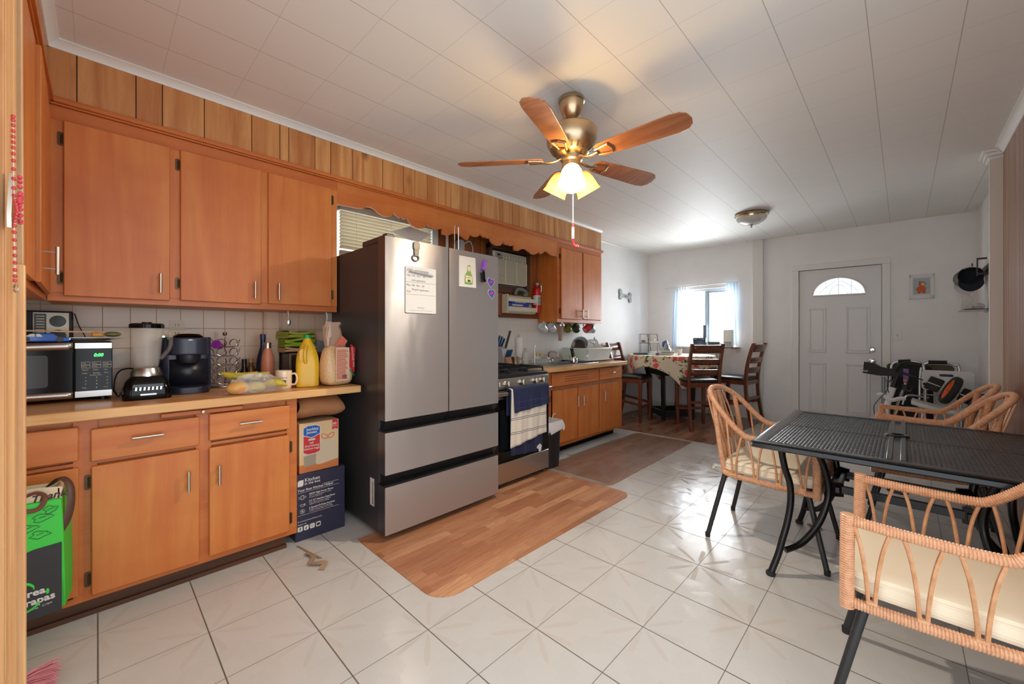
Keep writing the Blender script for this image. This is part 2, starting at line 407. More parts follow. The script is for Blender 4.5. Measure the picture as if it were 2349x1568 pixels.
planks(b, [2.86, 3.05, 3.2, 3.38], XL + .001, XL + .014, 1.41, 1.66); planks(b, [2.86, 3.0, 3.2, 3.38], XL + .001, XL + .014, 2.2, 2.55)
planks(b, [3.38, 3.46, 3.54, 3.62], XL + .001, XL + .014, 1.41, 2.55)
struct('wall_left_panelling', b, m_dpanel)
struct('trim_1', B().box(XL, 2.86, 1.395, XL + .035, 3.625, 1.425), wood('dark_trim', (140, 78, 42), (110, 58, 30), 1, 4, .4), .003)
# soffit over the cabinets, boarded
GY = [-.48, -.30, -.067, .138, .240, .418, .647, .799, .850, 1.009, 1.112, 1.266, 1.494, 1.671, 1.773, 1.890, 2.003, 2.135, 2.235, 2.334, 2.485, 2.719, 2.896, 2.997, 3.206, 3.310, 3.462, 3.571, 3.762, 3.933, 4.123, 4.237, 4.40, 4.549]
b = planks(B(), GY, XF - .012, XF, 2.28, CZ)
for x0, x1 in ((-2.79, -2.55), (-2.548, -2.3), (-2.298, -2.1), (-2.098, -1.8), (-1.798, -1.46)): b.box(x0, -.172, 2.28, x1, -.16, CZ)
struct('wall_soffit', b, [m_pine])
struct('wall_soffit_core', B().box(XL, -.48, 2.29, XF - .012, 4.549, CZ - .002).box(XF - .02, -.48, 2.29, -1.46, -.172, CZ - .002), m_toe)
def crown(b, p0, p1, nrm, s=.038):
    p0, p1, nrm = Vector(p0), Vector(p1), Vector(nrm); pr = [(0, 0), (0, -s), (.006, -s), (.01, -s * .75), (s * .7, -.01), (s, -.006), (s, 0)]
    A = [[b._v(p + nrm * u + Vector((0, 0, v))) for u, v in pr] for p in (p0, p1)]
    n = len(pr)
    for i in range(n): b.face([A[0][i], A[0][(i + 1) % n], A[1][(i + 1) % n], A[1][i]])
    b.face(A[0]); b.face(A[1][::-1])
b = B(); crown(b, (XF, -.16, CZ), (XF, 4.56, CZ), (1, 0, 0)); crown(b, (XF, -.16, CZ), (-1.4, -.16, CZ), (0, 1, 0)); crown(b, (XL, 4.56, CZ), (XL, 6.53, CZ), (1, 0, 0), .02)
crown(b, (XR, 1.45, CZ), (XR, 4.62, CZ), (-1, 0, 0), .045)
struct('trim_2', b, m_trimw)
b = B()
for z0, z1, d in ((2.262, 2.272, .012), (2.272, 2.29, .022), (2.29, 2.30, .014)):
    b.box(XF, -.16, z0, XF + d, 4.56, z1); b.box(-2.8, -.16, z0, -1.46, -.16 + d, z1); b.box(XL, 4.549, z0, XF + d, 4.549 + d, z1)
struct('trim_3', b, m_frame, .002)
# near wall behind the return cabinet and the pine door casing beside the camera
struct('wall_near', B().box(XL, -.62, 0, -1.30, -.50, CZ), m_wall)
b = B()
b.prism([(-1.415, -.125), (-1.20, -.150), (-1.0, -.165), (-1.0, -.30), (-1.30, -.30), (-1.415, -.28)], 0, CZ)
for i, t in enumerate((.018, .05, .058, .105, .113, .16)):
    x = -1.405 + t * 1.6; y = -.1255 - t * .19
    b.box(x, y - .01, 0, x + .004, y + .0045, CZ)
struct('door_1_casing', b, m_casing, .003)
struct('trim_4', B().beam((-1.452, -.128, 1.36), (-1.440, -.130, 2.3), .018, .02, up=(0, 1, 0)), wood('pale_edge', (216, 178, 134), (190, 146, 100), 2, 6, .5), .002)
struct('trim_5', B().beam((-1.432, -.1275, 0), (-1.432, -.1285, 1.36), .024, .03, up=(0, 1, 0)), m_casing, .003)
# end wall with window, door and pilaster
DU0, DU1, DZ = 2.072, 2.898, 2.07
WU0, WU1, WV0, WV1 = .50, 1.30, 1.035, 1.925
b = B(EW)
b.box(-.1, 0, 0, WU0, .12, CZ); b.box(WU1, 0, 0, DU0, .12, CZ); b.box(DU1, 0, 0, 3.75, .12, CZ)
b.box(WU0, 0, 0, WU1, .12, WV0); b.box(WU0, 0, WV1, WU1, .12, CZ); b.box(DU0, 0, DZ, DU1, .12, CZ)
struct('wall_end', b, m_wall)
struct('wall_end_pilaster', B(EW).box(1.535, -.05, 0, 1.664, .01, CZ), m_white, .004)
b = B(EW); b.box(0, -.012, 0, 1.535, 0, .12); b.box(1.664, -.012, 0, 2.0, 0, .1); b.box(2.97, -.012, 0, 3.66, 0, .1)
struct('baseboard_end', b, m_trimw, .003)
struct('baseboard_left', B().box(XL, 4.60, 0, XL + .012, 6.52, .12), m_trimw, .003)
# right wall: white side wall beyond the post, mahogany boards this side of it
struct('wall_right_far', B().box(.585, 4.60, 0, .70, 6.75, CZ), m_wall)
struct('wall_right', B().box(XR + .012, 1.45, 0, .70, 4.60, CZ), m_white)
b = B(); y = 1.45; ws = [.12, .2, .09, .15, .23, .1, .18]; i = 0
while y < 4.60:
    w_ = ws[i % 7]; i += 1; b.box(XR, y + .002, 0, XR + .012, min(4.60, y + w_) - .002, CZ); y += w_
struct('wall_right_panelling', b, m_rpanel)
b = B(); b.box(.47, 4.60, 0, .60, 4.70, CZ); b.box(.455, 4.585, 0, XR + .004, 4.612, CZ)
struct('wall_right_post', b, mat('cream_paint', (216, 208, 196), .5), .003)
b = B()
for s, z in ((.02, .07), (.035, .045), (.05, .02)): b.box(.47 - s, 4.60 - s, CZ - z, .60, 4.70 + s, CZ - z + .026)
struct('trim_6', b, m_trimw, .004)
# outside seen through the windows: fence and hedge, leaf colour paled to look overexposed
b = B(EW); b.m(0).box(-2.2, 3.5, -.3, 4.5, 3.56, 1.32).m(1)
for i in range(40):
    x = random.uniform(-1.5, 3); b.ball((x, 4.2 + random.random(), 1.2 + random.random() * .5), .35, 8)
for nm, bb in (('fence_and_hedge', b),):
    struct(nm, bb, [mat('outdoor_fence', (226, 228, 226), .8), mat('hedge_overexposed', (196, 214, 176), .9)])
# ---- windows
def window_unit(n, X, u0, u1, z0, z1, d0, slider=False):
    """white vinyl frame set in a wall opening; X maps (u, depth, z)"""
    b = B(X); f = .035
    b.box(u0, d0, z0, u0 + f, d0 + .06, z1); b.box(u1 - f, d0, z0, u1, d0 + .06, z1); b.box(u0, d0, z1 - f, u1, d0 + .06, z1); b.box(u0, d0, z0, u1, d0 + .06, z0 + f)
    root = struct('window_%d' % n, b, mat('window_vinyl', (214, 222, 228), .4), .003)
    m = B(X); um = (u0 + u1) / 2
    if slider:
        m.box(um - .03, d0 + .005, z0 + f, um + .0, d0 + .045, z1 - f); m.box(um + .0, d0 + .02, z0 + f, um + .035, d0 + .055, z1 - f)
        m.box(um, d0 + .02, z0 + f, u1 - f, d0 + .05, z0 + f + .03); m.box(um, d0 + .02, z1 - f - .03, u1 - f, d0 + .05, z1 - f)
    else:
        zm = (z0 + z1) / 2; m.box(u0 + f, d0 + .01, zm - .02, u1 - f, d0 + .05, zm + .02)
    o = ob('sash', m, [mat('window_vinyl_grey', (168, 184, 196), .4)], root, .002, w=True)
    g = ob('pane', B(X).box(u0 + f, d0 + .03, z0 + f, u1 - f, d0 + .034, z1 - f), mat('window_glass', (255, 255, 255), .0, 0, alpha=.12), root, w=True)
    return root
w1 = window_unit(1, EW, WU0, WU1, WV0, WV1, .04, True)
LWX = Matrix(((0, -1, 0, XL), (1, 0, 0, 0), (0, 0, 1, 0), (0, 0, 0, 1)))   # u -> y, depth -> -x
w2 = window_unit(2, LWX, WY0, WY1, WZ0, WZ1, .05)
b = B(); b.box(XL - .04, WY1 - .005, WZ0, XL + .035, WY1 + .06, WZ1 + .06); b.box(XL - .04, WY0 - .05, WZ0, XL + .02, WY0 + .01, WZ1 + .06); b.box(XL - .02, WY0, WZ1, XL + .02, WY1, WZ1 + .05)
struct('trim_8', b, m_trimw, .003)
bl = thing('window_blind', 'cream slatted blind half raised in the kitchen window behind the fridge', 'blind', (XL + .02, 1.69, 1.72))
ob('head_rail', B().box(-3.085, 1.27, 2.15, -3.03, 2.11, 2.20), m_cream, bl, .003, w=True)
b = B()
for i in range(11):
    z = 2.135 - i * .026; b.beam((-3.055, 1.28, z), (-3.055, 2.10, z), .034, .0022, up=(-.62, 0, .9))
ob('slats', b, mat('blind_slat', (222, 210, 180), .5), bl, w=True)
b = B()
for i in range(22): z = 1.845 - i * .0055; b.beam((-3.055, 1.28, z), (-3.055, 2.10, z), .040, .003)
b.box(-3.075, 1.28, 1.705, -3.035, 2.10, 1.722)
ob('gathered_slats', b, mat('blind_slat', (222, 210, 180), .5), bl, w=True)
b = B()
for y in (1.40, 1.70, 2.0): b.cyl((-3.034, y, 1.72), (-3.034, y, 2.16), .0012, n=5)
ob('ladder_cord', b, m_cream, bl, w=True)
b = B(); b.prism([(1.68, 2.055), (1.86, 2.13), (2.08, 2.10), (1.93, 2.0)], -3.02, -3.016, 'yz')
tag(ob('plastic_sheet', b, mat('grey_plastic_sheet', (222, 222, 214), .4)), 'loose pale grey plastic sheet hanging under the scalloped valance before the blind', 'plastic sheet')

# ---- white front door with a fanlight
b = B(EW); b.box(DU0 - .075, -.018, 0, DU0, .06, DZ); b.box(DU1, -.018, 0, DU1 + .075, .06, DZ); b.box(DU0 - .075, -.018, DZ, DU1 + .075, .06, DZ + .075)
struct('trim_9', b, m_trimw, .004)
b = B(EW); b.box(DU0 - .02, .055, 0, DU0 + .02, .11, DZ); b.box(DU1 - .02, .055, 0, DU1 + .02, .11, DZ); b.box(DU0, .055, DZ - .02, DU1, .11, DZ + .02); struct('door_gap_backing', b, mat('gap_backing_dark', (60, 60, 60), .7))  # dark backing added behind the door edges to stop light leaking through
cu, cz0, ra, rb = (2.486, 1.722, .265, .225)
b = B(EW); arc = [(cu + ra * math.cos(R(t)), cz0 + rb * math.sin(R(t))) for t in range(0, 181, 9)]
# slab with an arched opening: strips between outline and arch
u0, u1 = DU0 + .004, DU1 - .004
for d in (.012, .052):
    b.quad((u0, d, 0.01), (u1, d, 0.01), (u1, d, cz0), (u0, d, cz0)); b.quad((u1, d, cz0), (cu + ra, d, cz0), (cu + ra, d, DZ - .004), (u1, d, DZ - .004)); b.quad((u0, d, cz0), (cu - ra, d, cz0), (cu - ra, d, DZ - .004), (u0, d, DZ - .004))
    for (a0, a1), (c0, c1) in zip(arc, arc[1:]): b.quad((a0, d, a1), (c0, d, c1), (c0, d, DZ - .004), (a0, d, DZ - .004))
for p, q in [((u0, .01), (u0, DZ - .004)), ((u0, DZ - .004), (u1, DZ - .004)), ((u1, DZ - .004), (u1, .01)), ((cu - ra, cz0), (cu + ra, cz0))] + list(zip(arc, arc[1:])):
    b.quad((p[0], .012, p[1]), (q[0], .012, q[1]), (q[0], .052, q[1]), (p[0], .052, p[1]))
m_door = mat('white_door_paint', (222, 221, 220), .36)
door = struct('door_2', b, m_door)
for (a, c, z0, z1) in ((2.18, 2.36, .98, 1.56), (2.56, 2.79, .98, 1.56), (2.18, 2.36, .2, .84), (2.56, 2.79, .2, .84)):
    b = B(EW)
    for k, (e, dd) in enumerate(((0, .0055), (.018, -.001), (.03, .004))):
        if k == 0: pass
    P = rr(a, z0, c, z1, .004, 1); b.prism([(u, z) for u, z in rr(a + .028, z0 + .028, c - .028, z1 - .028, .004, 1)], .004, .013, 'xz')
    fr = [(a, z0, c, z0 + .016), (a, z1 - .016, c, z1), (a, z0, a + .016, z1), (c - .016, z0, c, z1)]
    for x0, y0, x1, y1 in fr: b.box(x0, .002, y0, x1, .013, y1)
    ob('door_panel', b, m_door, door, .006, w=True)
b = B(EW); b.tube([(u, .008, z) for u, z in arc] + [(cu, .008, cz0)], .011, 6, closed=True)
ob('fanlight_moulding', b, m_door, door, w=True)
b = B(EW); b.prism(arc, .028, .034, 'xz'); ob('fanlight_glass', b, mat('fanlight_glass', (236, 250, 252), .25, 0, alpha=.25), door, w=True)
b = B(EW)
for t in (0,): b.cyl((cu, .024, cz0), (cu, .024, cz0 + rb), .004, n=6)
for s in (-1, 1):
    b.cyl((cu + s * .125, .024, cz0), (cu + s * .125, .024, cz0 + rb * .86), .003, n=6)
    b.tube(smooth([(cu + s * .02, .024, cz0 + .19), (cu + s * .11, .024, cz0 + .12), (cu + s * .2, .024, cz0 + .03)]), .003, 5)
b.tube(smooth([(cu - .09, .024, cz0), (cu - .07, .024, cz0 + .09), (cu, .024, cz0 + .13), (cu + .07, .024, cz0 + .09), (cu + .09, .024, cz0)]), .003, 5)
ob('leading', b, mat('leading', (150, 170, 178), .4, .5), door, w=True)
for z, nm in ((1.024, 'deadbolt'), (.884, 'door_knob')):
    b = B(EW); b.lathe([(.034, 0), (.034, .006), (.026, .012), (.012, .016), (.012, .03), (.024, .038), (.027, .052), (.018, .062), (0, .064)] if nm == 'door_knob' else [(.034, 0), (.034, .006), (.028, .014), (.02, .024), (.018, .03), (0, .031)], (2.811, .012, z), 20, (0, -1, 0))
    ob(nm, b, m_chrome, door, w=True)
for z in (1.86, 1.1, .25):
    b = B(EW); b.cyl((DU0 - .002, .006, z - .045), (DU0 - .002, .006, z + .045), .007, n=8); b.box(DU0 - .012, .008, z - .045, DU0 + .002, .014, z + .045)
    ob('door_hinge', b, m_brass, door, w=True)

# ------------------------------------------------------------------ floor mats
b = B(); P = [(-2.30, 1.065)] + [(-1.60 + .12 * math.sin(R(t)), 1.185 - .12 * math.cos(R(t))) for t in range(0, 91, 15)] + [(-1.56 + .09 * math.cos(R(t)), 2.73 + .09 * math.sin(R(t))) for t in range(0, 91, 15)] + [(-2.30, 2.82)]
b.prism(P, .0005, .004); tag(ob('floor_mat', b, m_mat1), 'large wood look vinyl mat with rounded corners on the tiles before the fridge', 'floor mat', 'wood look vinyl mats')
b = B(); P = [(-2.36, 2.84)] + [(-1.74 + .07 * math.sin(R(t)), 2.90 - .07 * math.cos(R(t))) for t in range(0, 91, 15)] + [(-1.70, 4.66), (-2.36, 4.64)]
b.prism(P, .0005, .0035); tag(ob('floor_mat', b, m_mat2), 'darker worn wood look vinyl mat before the sink cabinet', 'floor mat', 'wood look vinyl mats')
b = B(); b.beam((-2.30, 2.83, .0045), (-1.70, 2.845, .0045), .05, .0008)
tag(ob('clear_tape', b, mat('clear_tape', (200, 190, 180), .2, alpha=.35)), 'strip of clear tape joining the two vinyl mats', 'tape')
b = B(); b.beam((-2.47, 3.05, .004), (-2.47, 4.5, .004), .09, .006); b.beam((-2.40, 3.3, .010), (-2.40, 4.2, .010), .06, .003)
struct('trim_10', b, mat('grey_floor_strip', (168, 172, 170), .6))

# ------------------------------------------------------------------ cabinets (faces look to +x)
def pull_v(parent, x, y, z0, z1, nm='handle', sub=True):
    b = B(); b.cyl((x + .03, y, z0), (x + .03, y, z1), .0062, n=10)
    for z in (z0 + .02, z1 - .02): b.cyl((x, y, z), (x + .03, y, z), .0035, n=8)
    return ob(nm, b, m_nickel, parent, w=True)
def pull_h(parent, x, y0, y1, z):
    b = B(); b.cyl((x + .03, y0, z), (x + .03, y1, z), .0062, n=10)
    for y in (y0 + .018, y1 - .018): b.cyl((x, y, z), (x + .03, y, z), .0035, n=8)
    return ob('handle', b, m_nickel, parent, w=True)
def hinge(parent, x, y, z):
    b = B(); b.prism(rr(y - .010, z - .032, y + .010, z + .032, .008, 3), x, x + .003, 'yz'); b.cyl((x + .006, y + .004, z - .022), (x + .006, y + .004, z + .022), .004, n=8)
    return ob('hinge', b, m_hinge, parent, w=True)
def cdoor(root, xf, y0, y1, z0, z1, hd=None, hs=None, nm='door', m=None, th=.018, lip=False):
    b = B(); b.box(xf, y0, z0, xf + th, y1, z1)
    d = ob(nm, b, m or (m_cab if nm == 'door' else m_cabh), root, .004, w=True)
    if hd:
        if hd[0] == 'v': pull_v(d, xf + th, *hd[1:])
        else: pull_h(d, xf + th, *hd[1:])
    if hs is not None:
        for z in hs[1]: hinge(d, xf, hs[0], z)
    if lip:
        ob('metal_edge', B().box(xf, y0, z1 - .002, xf + th + .002, y1, z1 + .004), m_steel, d, w=True)
    return d
# upper run beside the fridge
u = thing('wall_cabinet', 'long orange-stained upper cabinet with three doors above the microwave and coffee maker', 'cabinet', (XF, .5, 1.36), group=None)
b = B(); b.box(XL + .01, -.16, 1.36, XF - .02, 1.154, 1.378); b.box(XL + .01, 1.136, 1.36, XF - .02, 1.154, 2.262); b.box(XL + .01, -.16, 1.378, XL + .02, 1.136, 2.262)
ob('body', b, m_cab, u, w=True)
ob('face_rail', B().box(XF - .02, -.16, 1.36, XF, 1.154, 1.40), m_frame, u, .002, w=True)
ob('face_rail', B().box(XF - .02, -.16, 2.195, XF, 1.154, 2.262), m_frame, u, .002, w=True)
for a, c in ((-.16, -.10), (.262, .318), (.686, .736), (1.106, 1.154)): ob('face_stile', B().box(XF - .02, a, 1.40, XF, c, 2.195), m_cab, u, w=True)
cdoor(u, XF, -.109, .269, 1.385, 2.197, ('v', .229, 1.421, 1.521), (-.119, (2.112, 1.469)))
cdoor(u, XF, .312, .693, 1.389, 2.199, ('v', .655, 1.419, 1.521), (.302, (2.119, 1.480)))
cdoor(u, XF, .731, 1.111, 1.396, 2.199, ('v', .783, 1.419, 1.522), (1.121, (2.125, 1.478)))
# return cabinet on the near wall, doors look to +y
RX = Matrix(((0, -1, 0, 0), (1, 0, 0, 0), (0, 0, 1, 0), (0, 0, 0, 1)))
u = thing('wall_cabinet', 'orange-stained upper cabinet at the left edge turning the corner beside the door casing', 'cabinet', (-2.1, -.3, 1.36))
b = B(); b.box(XF + .002, -.49, 1.36, -1.46, -.18, 2.262); ob('body', b, m_cab, u, w=True)
b = B(); b.box(-2.80, -.18, 1.36, -1.46, -.163, 1.40); b.box(-2.80, -.18, 2.2, -1.46, -.163, 2.262); b.box(-2.80, -.18, 1.4, -2.755, -.163, 2.2); ob('face_frame', b, m_frame, u, w=True)
for x0, x1, ang in ((-2.74, -2.13, .012), (-2.11, -1.50, 0.)):
    b = B(); b.prism([(x0, -.162), (x1, -.162 + ang), (x1, -.146 + ang), (x0, -.146)], 1.385, 2.2)
    d = ob('door', b, m_cab, u, .003, w=True)
    if ang:
        b = B(); b.cyl((x1 - .06, -.100, 1.42), (x1 - .06, -.100, 1.52), .0062, n=10)
        for z in (1.44, 1.50): b.cyl((x1 - .06, -.138, z), (x1 - .06, -.1, z), .0035, n=8)
        ob('handle', b, m_nickel, d, w=True)
# base run under the long counter
XB = -2.47
u = thing('base_cabinet', 'long orange-stained base cabinet with drawers and doors under the left counter', 'cabinet', (-2.8, .25, 0))
b = B(); b.box(XL + .01, -.45, .10, XB - .02, .792, .85); ob('body', b, m_cab, u, w=True)
b = B()
for a, c, z0, z1 in ((-.45, .792, .835, .85), (-.45, .792, .08, .105), (-.45, .792, .655, .668), (-.07, -.0, .1, .85), (.335, .395, .1, .85), (.74, .792, .08, .85)): b.box(XB - .02, a, z0, XB - (.0008 if z1 - z0 < .1 else 0), c, z1)
ob('face_frame', b, m_frame, u, w=True)
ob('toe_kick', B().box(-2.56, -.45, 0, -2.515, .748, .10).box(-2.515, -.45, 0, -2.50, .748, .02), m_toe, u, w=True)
cdoor(u, XB, -.40, -.054, .680, .820, None, None, 'drawer'); cdoor(u, XB, -.019, .347, .667, .804, ('h', .108, .212, .749), None, 'drawer')
cdoor(u, XB, .386, .752, .680, .811, ('h', .508, .608, .749), None, 'drawer')
cdoor(u, XB, -.40, -.054, .118, .650); cdoor(u, XB, -.017, .347, .102, .647, ('v', .303, .459, .558), (-.028, (.58, .17)))
cdoor(u, XB, .386, .749, .110, .645, ('v', .423, .460, .558), (.757, (.575, .175)))
d = cdoor(u, XB, .205, .53, .816, .838, None, None, 'cutting_board_slide', th=.012)
b = B(); b.lathe([(.006, 0), (.005, .008), (.009, .014), (.008, .02), (0, .022)], (XB + .012, .362, .828), 12, (1, 0, 0)); ob('knob', b, m_brass, d, w=True)
b = B(); b.box(XL + .01, -.47, .852, -2.43, 1.146, .890); ct = ob('countertop', b, m_counter, bevel=.003)
tag(ct, 'long wood-effect laminate countertop carrying the microwave and rice bag', 'countertop')
ct_e = B().box(-2.43, -.47, .848, -2.416, 1.146, .8905); MW[ct.name] = Matrix.Translation(ct.location); ob('front_edge', ct_e, m_cedge, ct, .004, w=True)
# scalloped valance between the cabinets
prof = [(1.154, 2.262), (1.154, 2.106), (1.30, 2.112), (1.345, 2.12), (1.365, 2.136), (1.395, 2.142), (1.43, 2.134), (1.47, 2.108), (1.51, 2.098), (1.55, 2.104), (1.575, 2.118), (1.585, 2.145), (1.60, 2.128), (1.64, 2.112), (1.65, 2.13), (1.665, 2.114), (1.69, 2.112), (1.70, 2.13), (1.715, 2.102), (1.74, 2.075), (1.79, 2.062), (1.85, 2.075), (1.875, 2.10), (1.88, 2.12), (1.90, 2.095), (1.935, 2.09), (1.94, 2.11), (1.955, 2.092), (1.99, 2.09), (2.03, 2.108), (2.0, 2.078), (2.03, 2.058), (2.09, 2.058), (2.14, 2.085), (2.19, 2.095), (2.24, 2.075), (2.30, 2.052), (2.33, 2.072), (2.37, 2.075)]
step = 0; P = prof[:]
for k, off in ((0, 1.22), (1, 2.06)):
    for y, z in prof[8:39]:
        q = y - 1.51 + off + 1.155 if k == 0 else y - 1.51 + 1.155 + off
    pass
unit = [(y - 1.47, z) for y, z in prof[7:38]]; W_ = 2.33 - 1.47
P = prof[:7]
for k in range(2): P += [(1.47 + k * W_ * 1.02 + y * 1.02, z) for y, z in unit[:-1]]
P += [(y - 1.47 + 1.47 + 2 * W_ * 1.02, z) for y, z in [(1.47, 2.085), (1.52, 2.10), (1.57, 2.085), (1.60, 2.11), (1.62, 2.14), (1.66, 2.15), (1.70, 2.14), (1.75, 2.12)][:0]]
P += [(3.24, 2.062), (3.28, 2.075), (3.30, 2.10), (3.33, 2.078), (3.36, 2.085), (3.40, 2.115), (3.44, 2.118), (3.48, 2.10), (3.52, 2.09), (3.60, 2.09), (3.623, 2.09), (3.623, 2.262)]
Q_ = [P[0], P[1]]
for y, z in P[2:-1]: Q_.append((max(y, Q_[-1][0] + .001), z))
P = Q_ + [(3.623, 2.262)]
b = B(); n = len(P)
# triangulate the outline as strips from the top edge
for x in (XF - .018, XF):
    for (a, c), (d_, e) in zip(P[1:-2], P[2:-1]): b.quad((x, a, c), (x, d_, e), (x, d_, 2.262), (x, a, 2.262))
for (a, c), (d_, e) in zip(P[1:-2], P[2:-1]): b.quad((XF - .018, a, c), (XF - .018, d_, e), (XF, d_, e), (XF, a, c))
bmesh.ops.remove_doubles(b.bm, verts=b.bm.verts, dist=1e-5)
tag(ob('valance', b, m_cabh), 'orange scalloped wooden valance over the fridge between the upper cabinets', 'valance')
# right upper cabinet
u = thing('wall_cabinet', 'orange-stained upper cabinet with two doors above the sink, mugs hanging under it', 'cabinet', (-2.95, 4.09, 1.355))
b = B(); b.box(XL + .01, 3.625, 1.355, XF - .02, 4.549, 2.262); ob('body', b, m_cab, u, .002, w=True)
b = B(); b.box(XF - .02, 3.623, 1.353, XF, 4.549, 1.39); b.box(XF - .02, 3.623, 2.2, XF, 4.549, 2.262); b.box(XF - .02, 3.623, 1.39, XF, 3.68, 2.2); b.box(XF - .02, 4.53, 1.39, XF, 4.549, 2.2); b.box(XF - .02, 4.09, 1.39, XF, 4.12, 2.2)
ob('face_frame', b, m_frame, u, w=True)
cdoor(u, XF, 3.684, 4.097, 1.392, 2.199, ('v', 4.07, 1.41, 1.512), (3.672, (2.1, 1.48)))
cdoor(u, XF, 4.122, 4.529, 1.396, 2.203, ('v', 4.165, 1.41, 1.515))
# sink cabinet
u = thing('base_cabinet', 'orange-stained sink cabinet with three doors and chrome-edged fronts', 'cabinet', (-2.78, 3.8, 0))
b = B(); b.box(XL + .01, 2.83, .10, XB - .02, 2.85, .85); b.box(XL + .01, 4.458, .10, XB - .02, 4.478, .85); b.box(XL + .01, 2.85, .10, XB - .02, 4.458, .12); b.box(XL + .01, 2.85, .12, XL + .02, 4.458, .85); ob('body', b, m_cab, u, w=True)
b = B()
for a, c, z0, z1 in ((2.83, 4.478, .826, .85), (2.83, 4.478, .085, .12), (2.83, 4.478, .664, .69), (2.83, 3.10, .1, .85), (3.93, 3.965, .1, .85), (4.45, 4.478, .085, .85), (3.52, 3.555, .1, .67)): b.box(XB - .02, a, z0, XB - (.0008 if z1 - z0 < .1 else 0), c, z1)
ob('face_frame', b, m_frame, u, w=True)
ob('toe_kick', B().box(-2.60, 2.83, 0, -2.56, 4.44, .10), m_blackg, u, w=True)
d = cdoor(u, XB, 3.10, 3.935, .695, .822, None, None, 'false_drawer', lip=True)
b = B()
for z in (.735, .758, .781): b.box(XB + .0175, 3.3, z, XB + .0195, 3.72, z + .004)
ob('vent_slot', b, m_toe, d, w=True)
cdoor(u, XB, 3.965, 4.455, .695, .825, ('h', 4.19, 4.25, .768), None, 'drawer', lip=True)
cdoor(u, XB, 3.112, 3.522, .125, .660, ('v', 3.50, .46, .565), (3.10, (.58,)), lip=True)
cdoor(u, XB, 3.551, 3.936, .118, .660, ('v', 3.60, .46, .565), None, lip=True)
cdoor(u, XB, 3.964, 4.456, .112, .660, ('v', 4.03, .46, .565), None, lip=True)
# counter with sink cut-out
b = B(); x0, x1, y0, y1 = XL + .01, -2.416, 2.80, 4.49; sx0, sx1, sy0, sy1 = -2.98, -2.54, 3.26, 4.02
for a in ((x0, y0, x1, sy0), (x0, sy1, x1, y1), (x0, sy0, sx0, sy1), (sx1, sy0, x1, sy1)): b.box(a[0], a[1], .852, a[2], a[3], .890)
ct = ob('countertop', b, m_counter2); tag(ct, 'pale wood-effect sink countertop left of the dining chairs', 'countertop')
ob('front_edge', B().box(-2.416, 2.82, .848, -2.405, 4.50, .8905), m_cedge, ct, .003, w=True)
b = B(); r_ = .0
b.prism(rr(sx0 - .02, sy0 - .02, sx1 + .02, sy1 + .02, .03), .8905, .8945)
sk = thing('sink', 'stainless steel kitchen sink with arched faucet between soap tray and dish rack', 'sink', ((sx0 + sx1) / 2, (sy0 + sy1) / 2, .89))
b = B()
for a in ((sx0 - .02, sy0 - .02, sx0 + .05, sy1 + .02), (sx1 - .012, sy0 - .02, sx1 + .02, sy1 + .02), (sx0 + .05, sy0 - .02, sx1 - .012, sy0 + .015), (sx0 + .05, sy1 - .015, sx1 - .012, sy1 + .02), (sx0 + .05, 3.63, sx1 - .012, 3.65)): b.box(a[0], a[1], .8905, a[2], a[3], .895)
ob('rim', b, m_steel, sk, .002, w=True)
b = B()
for q0, q1 in ((sy0 + .015, 3.63), (3.65, sy1 - .015)):
    X0, X1 = sx0 + .05, sx1 - .012
    b.quad((X0, q0, .72), (X1, q0, .72), (X1, q1, .72), (X0, q1, .72))
    for p, q in (((X0, q0), (X1, q0)), ((X1, q0), (X1, q1)), ((X1, q1), (X0, q1)), ((X0, q1), (X0, q0))): b.quad((*p, .72), (*q, .72), (*q, .892), (*p, .892))
ob('basin', b, m_steel, sk, w=True)
b = B(); b.lathe([(.03, 0), (.026, .01), (.016, .02), (.014, .05)], (-2.95, 3.66, .894), 16)
b.tube(smooth([(-2.95, 3.66, .93), (-2.95, 3.655, .975), (-2.93, 3.645, 1.01), (-2.86, 3.62, 1.02), (-2.79, 3.60, .995), (-2.76, 3.59, .955)]), .011, 10)
ob('faucet_spout', b, m_chrome, sk, w=True)
for y in (3.57, 3.75):
    b = B(); b.lathe([(.02, 0), (.014, .015), (.012, .04), (.016, .05), (0, .054)], (-2.96, y, .894), 14); b.cyl((-2.96, y, .938), (-2.90, y, .952), .005, n=8)
    ob('tap_handle', b, m_chrome, sk, w=True)
b = B(); b.tube(smooth([(-2.94, 3.42, .894), (-2.94, 3.42, .96), (-2.93, 3.425, .985), (-2.89, 3.44, .985), (-2.87, 3.445, .965)]), .006, 8)
ob('filter_spout', b, m_chrome, sk, w=True)

# ------------------------------------------------------------------ refrigerator
XR_ = -2.131
def steel_mat(name, c, r, wav=0.):
    t = NT(name); v = t.co(); n1 = t.noise(t.mp(v, (3, 3, 260)), 6., 3)
    
    t.bump(t.noise(t.mp(v, (1, 2.6, 1.1)), 1.6, 2, .4, .3), .5, .02 if wav else .0)
    t.out(Base_Color=t.mix(n1, tuple(x - 3 for x in c), c), Metallic=.82, Roughness=t.mth('ADD', r, t.mth('MULTIPLY', n1, .03)), Anisotropic=.75, Anisotropic_Rotation=.25)
    return t.m
m_fr = steel_mat('fridge_stainless', (196, 196, 198), .34, 1)
m_frs = mat('fridge_side_grey', (62, 60, 62), .38, .3)
m_frd = mat('fridge_recess', (66, 66, 68), .3, .8)
fr = thing('refrigerator', 'tall stainless steel french door refrigerator with two bottom drawers', 'refrigerator', (-2.5, 1.6, 0))
ob('body', B().box(-2.92, 1.165, .03, -2.225, 2.05, 1.755), m_frs, fr, .006, w=True)
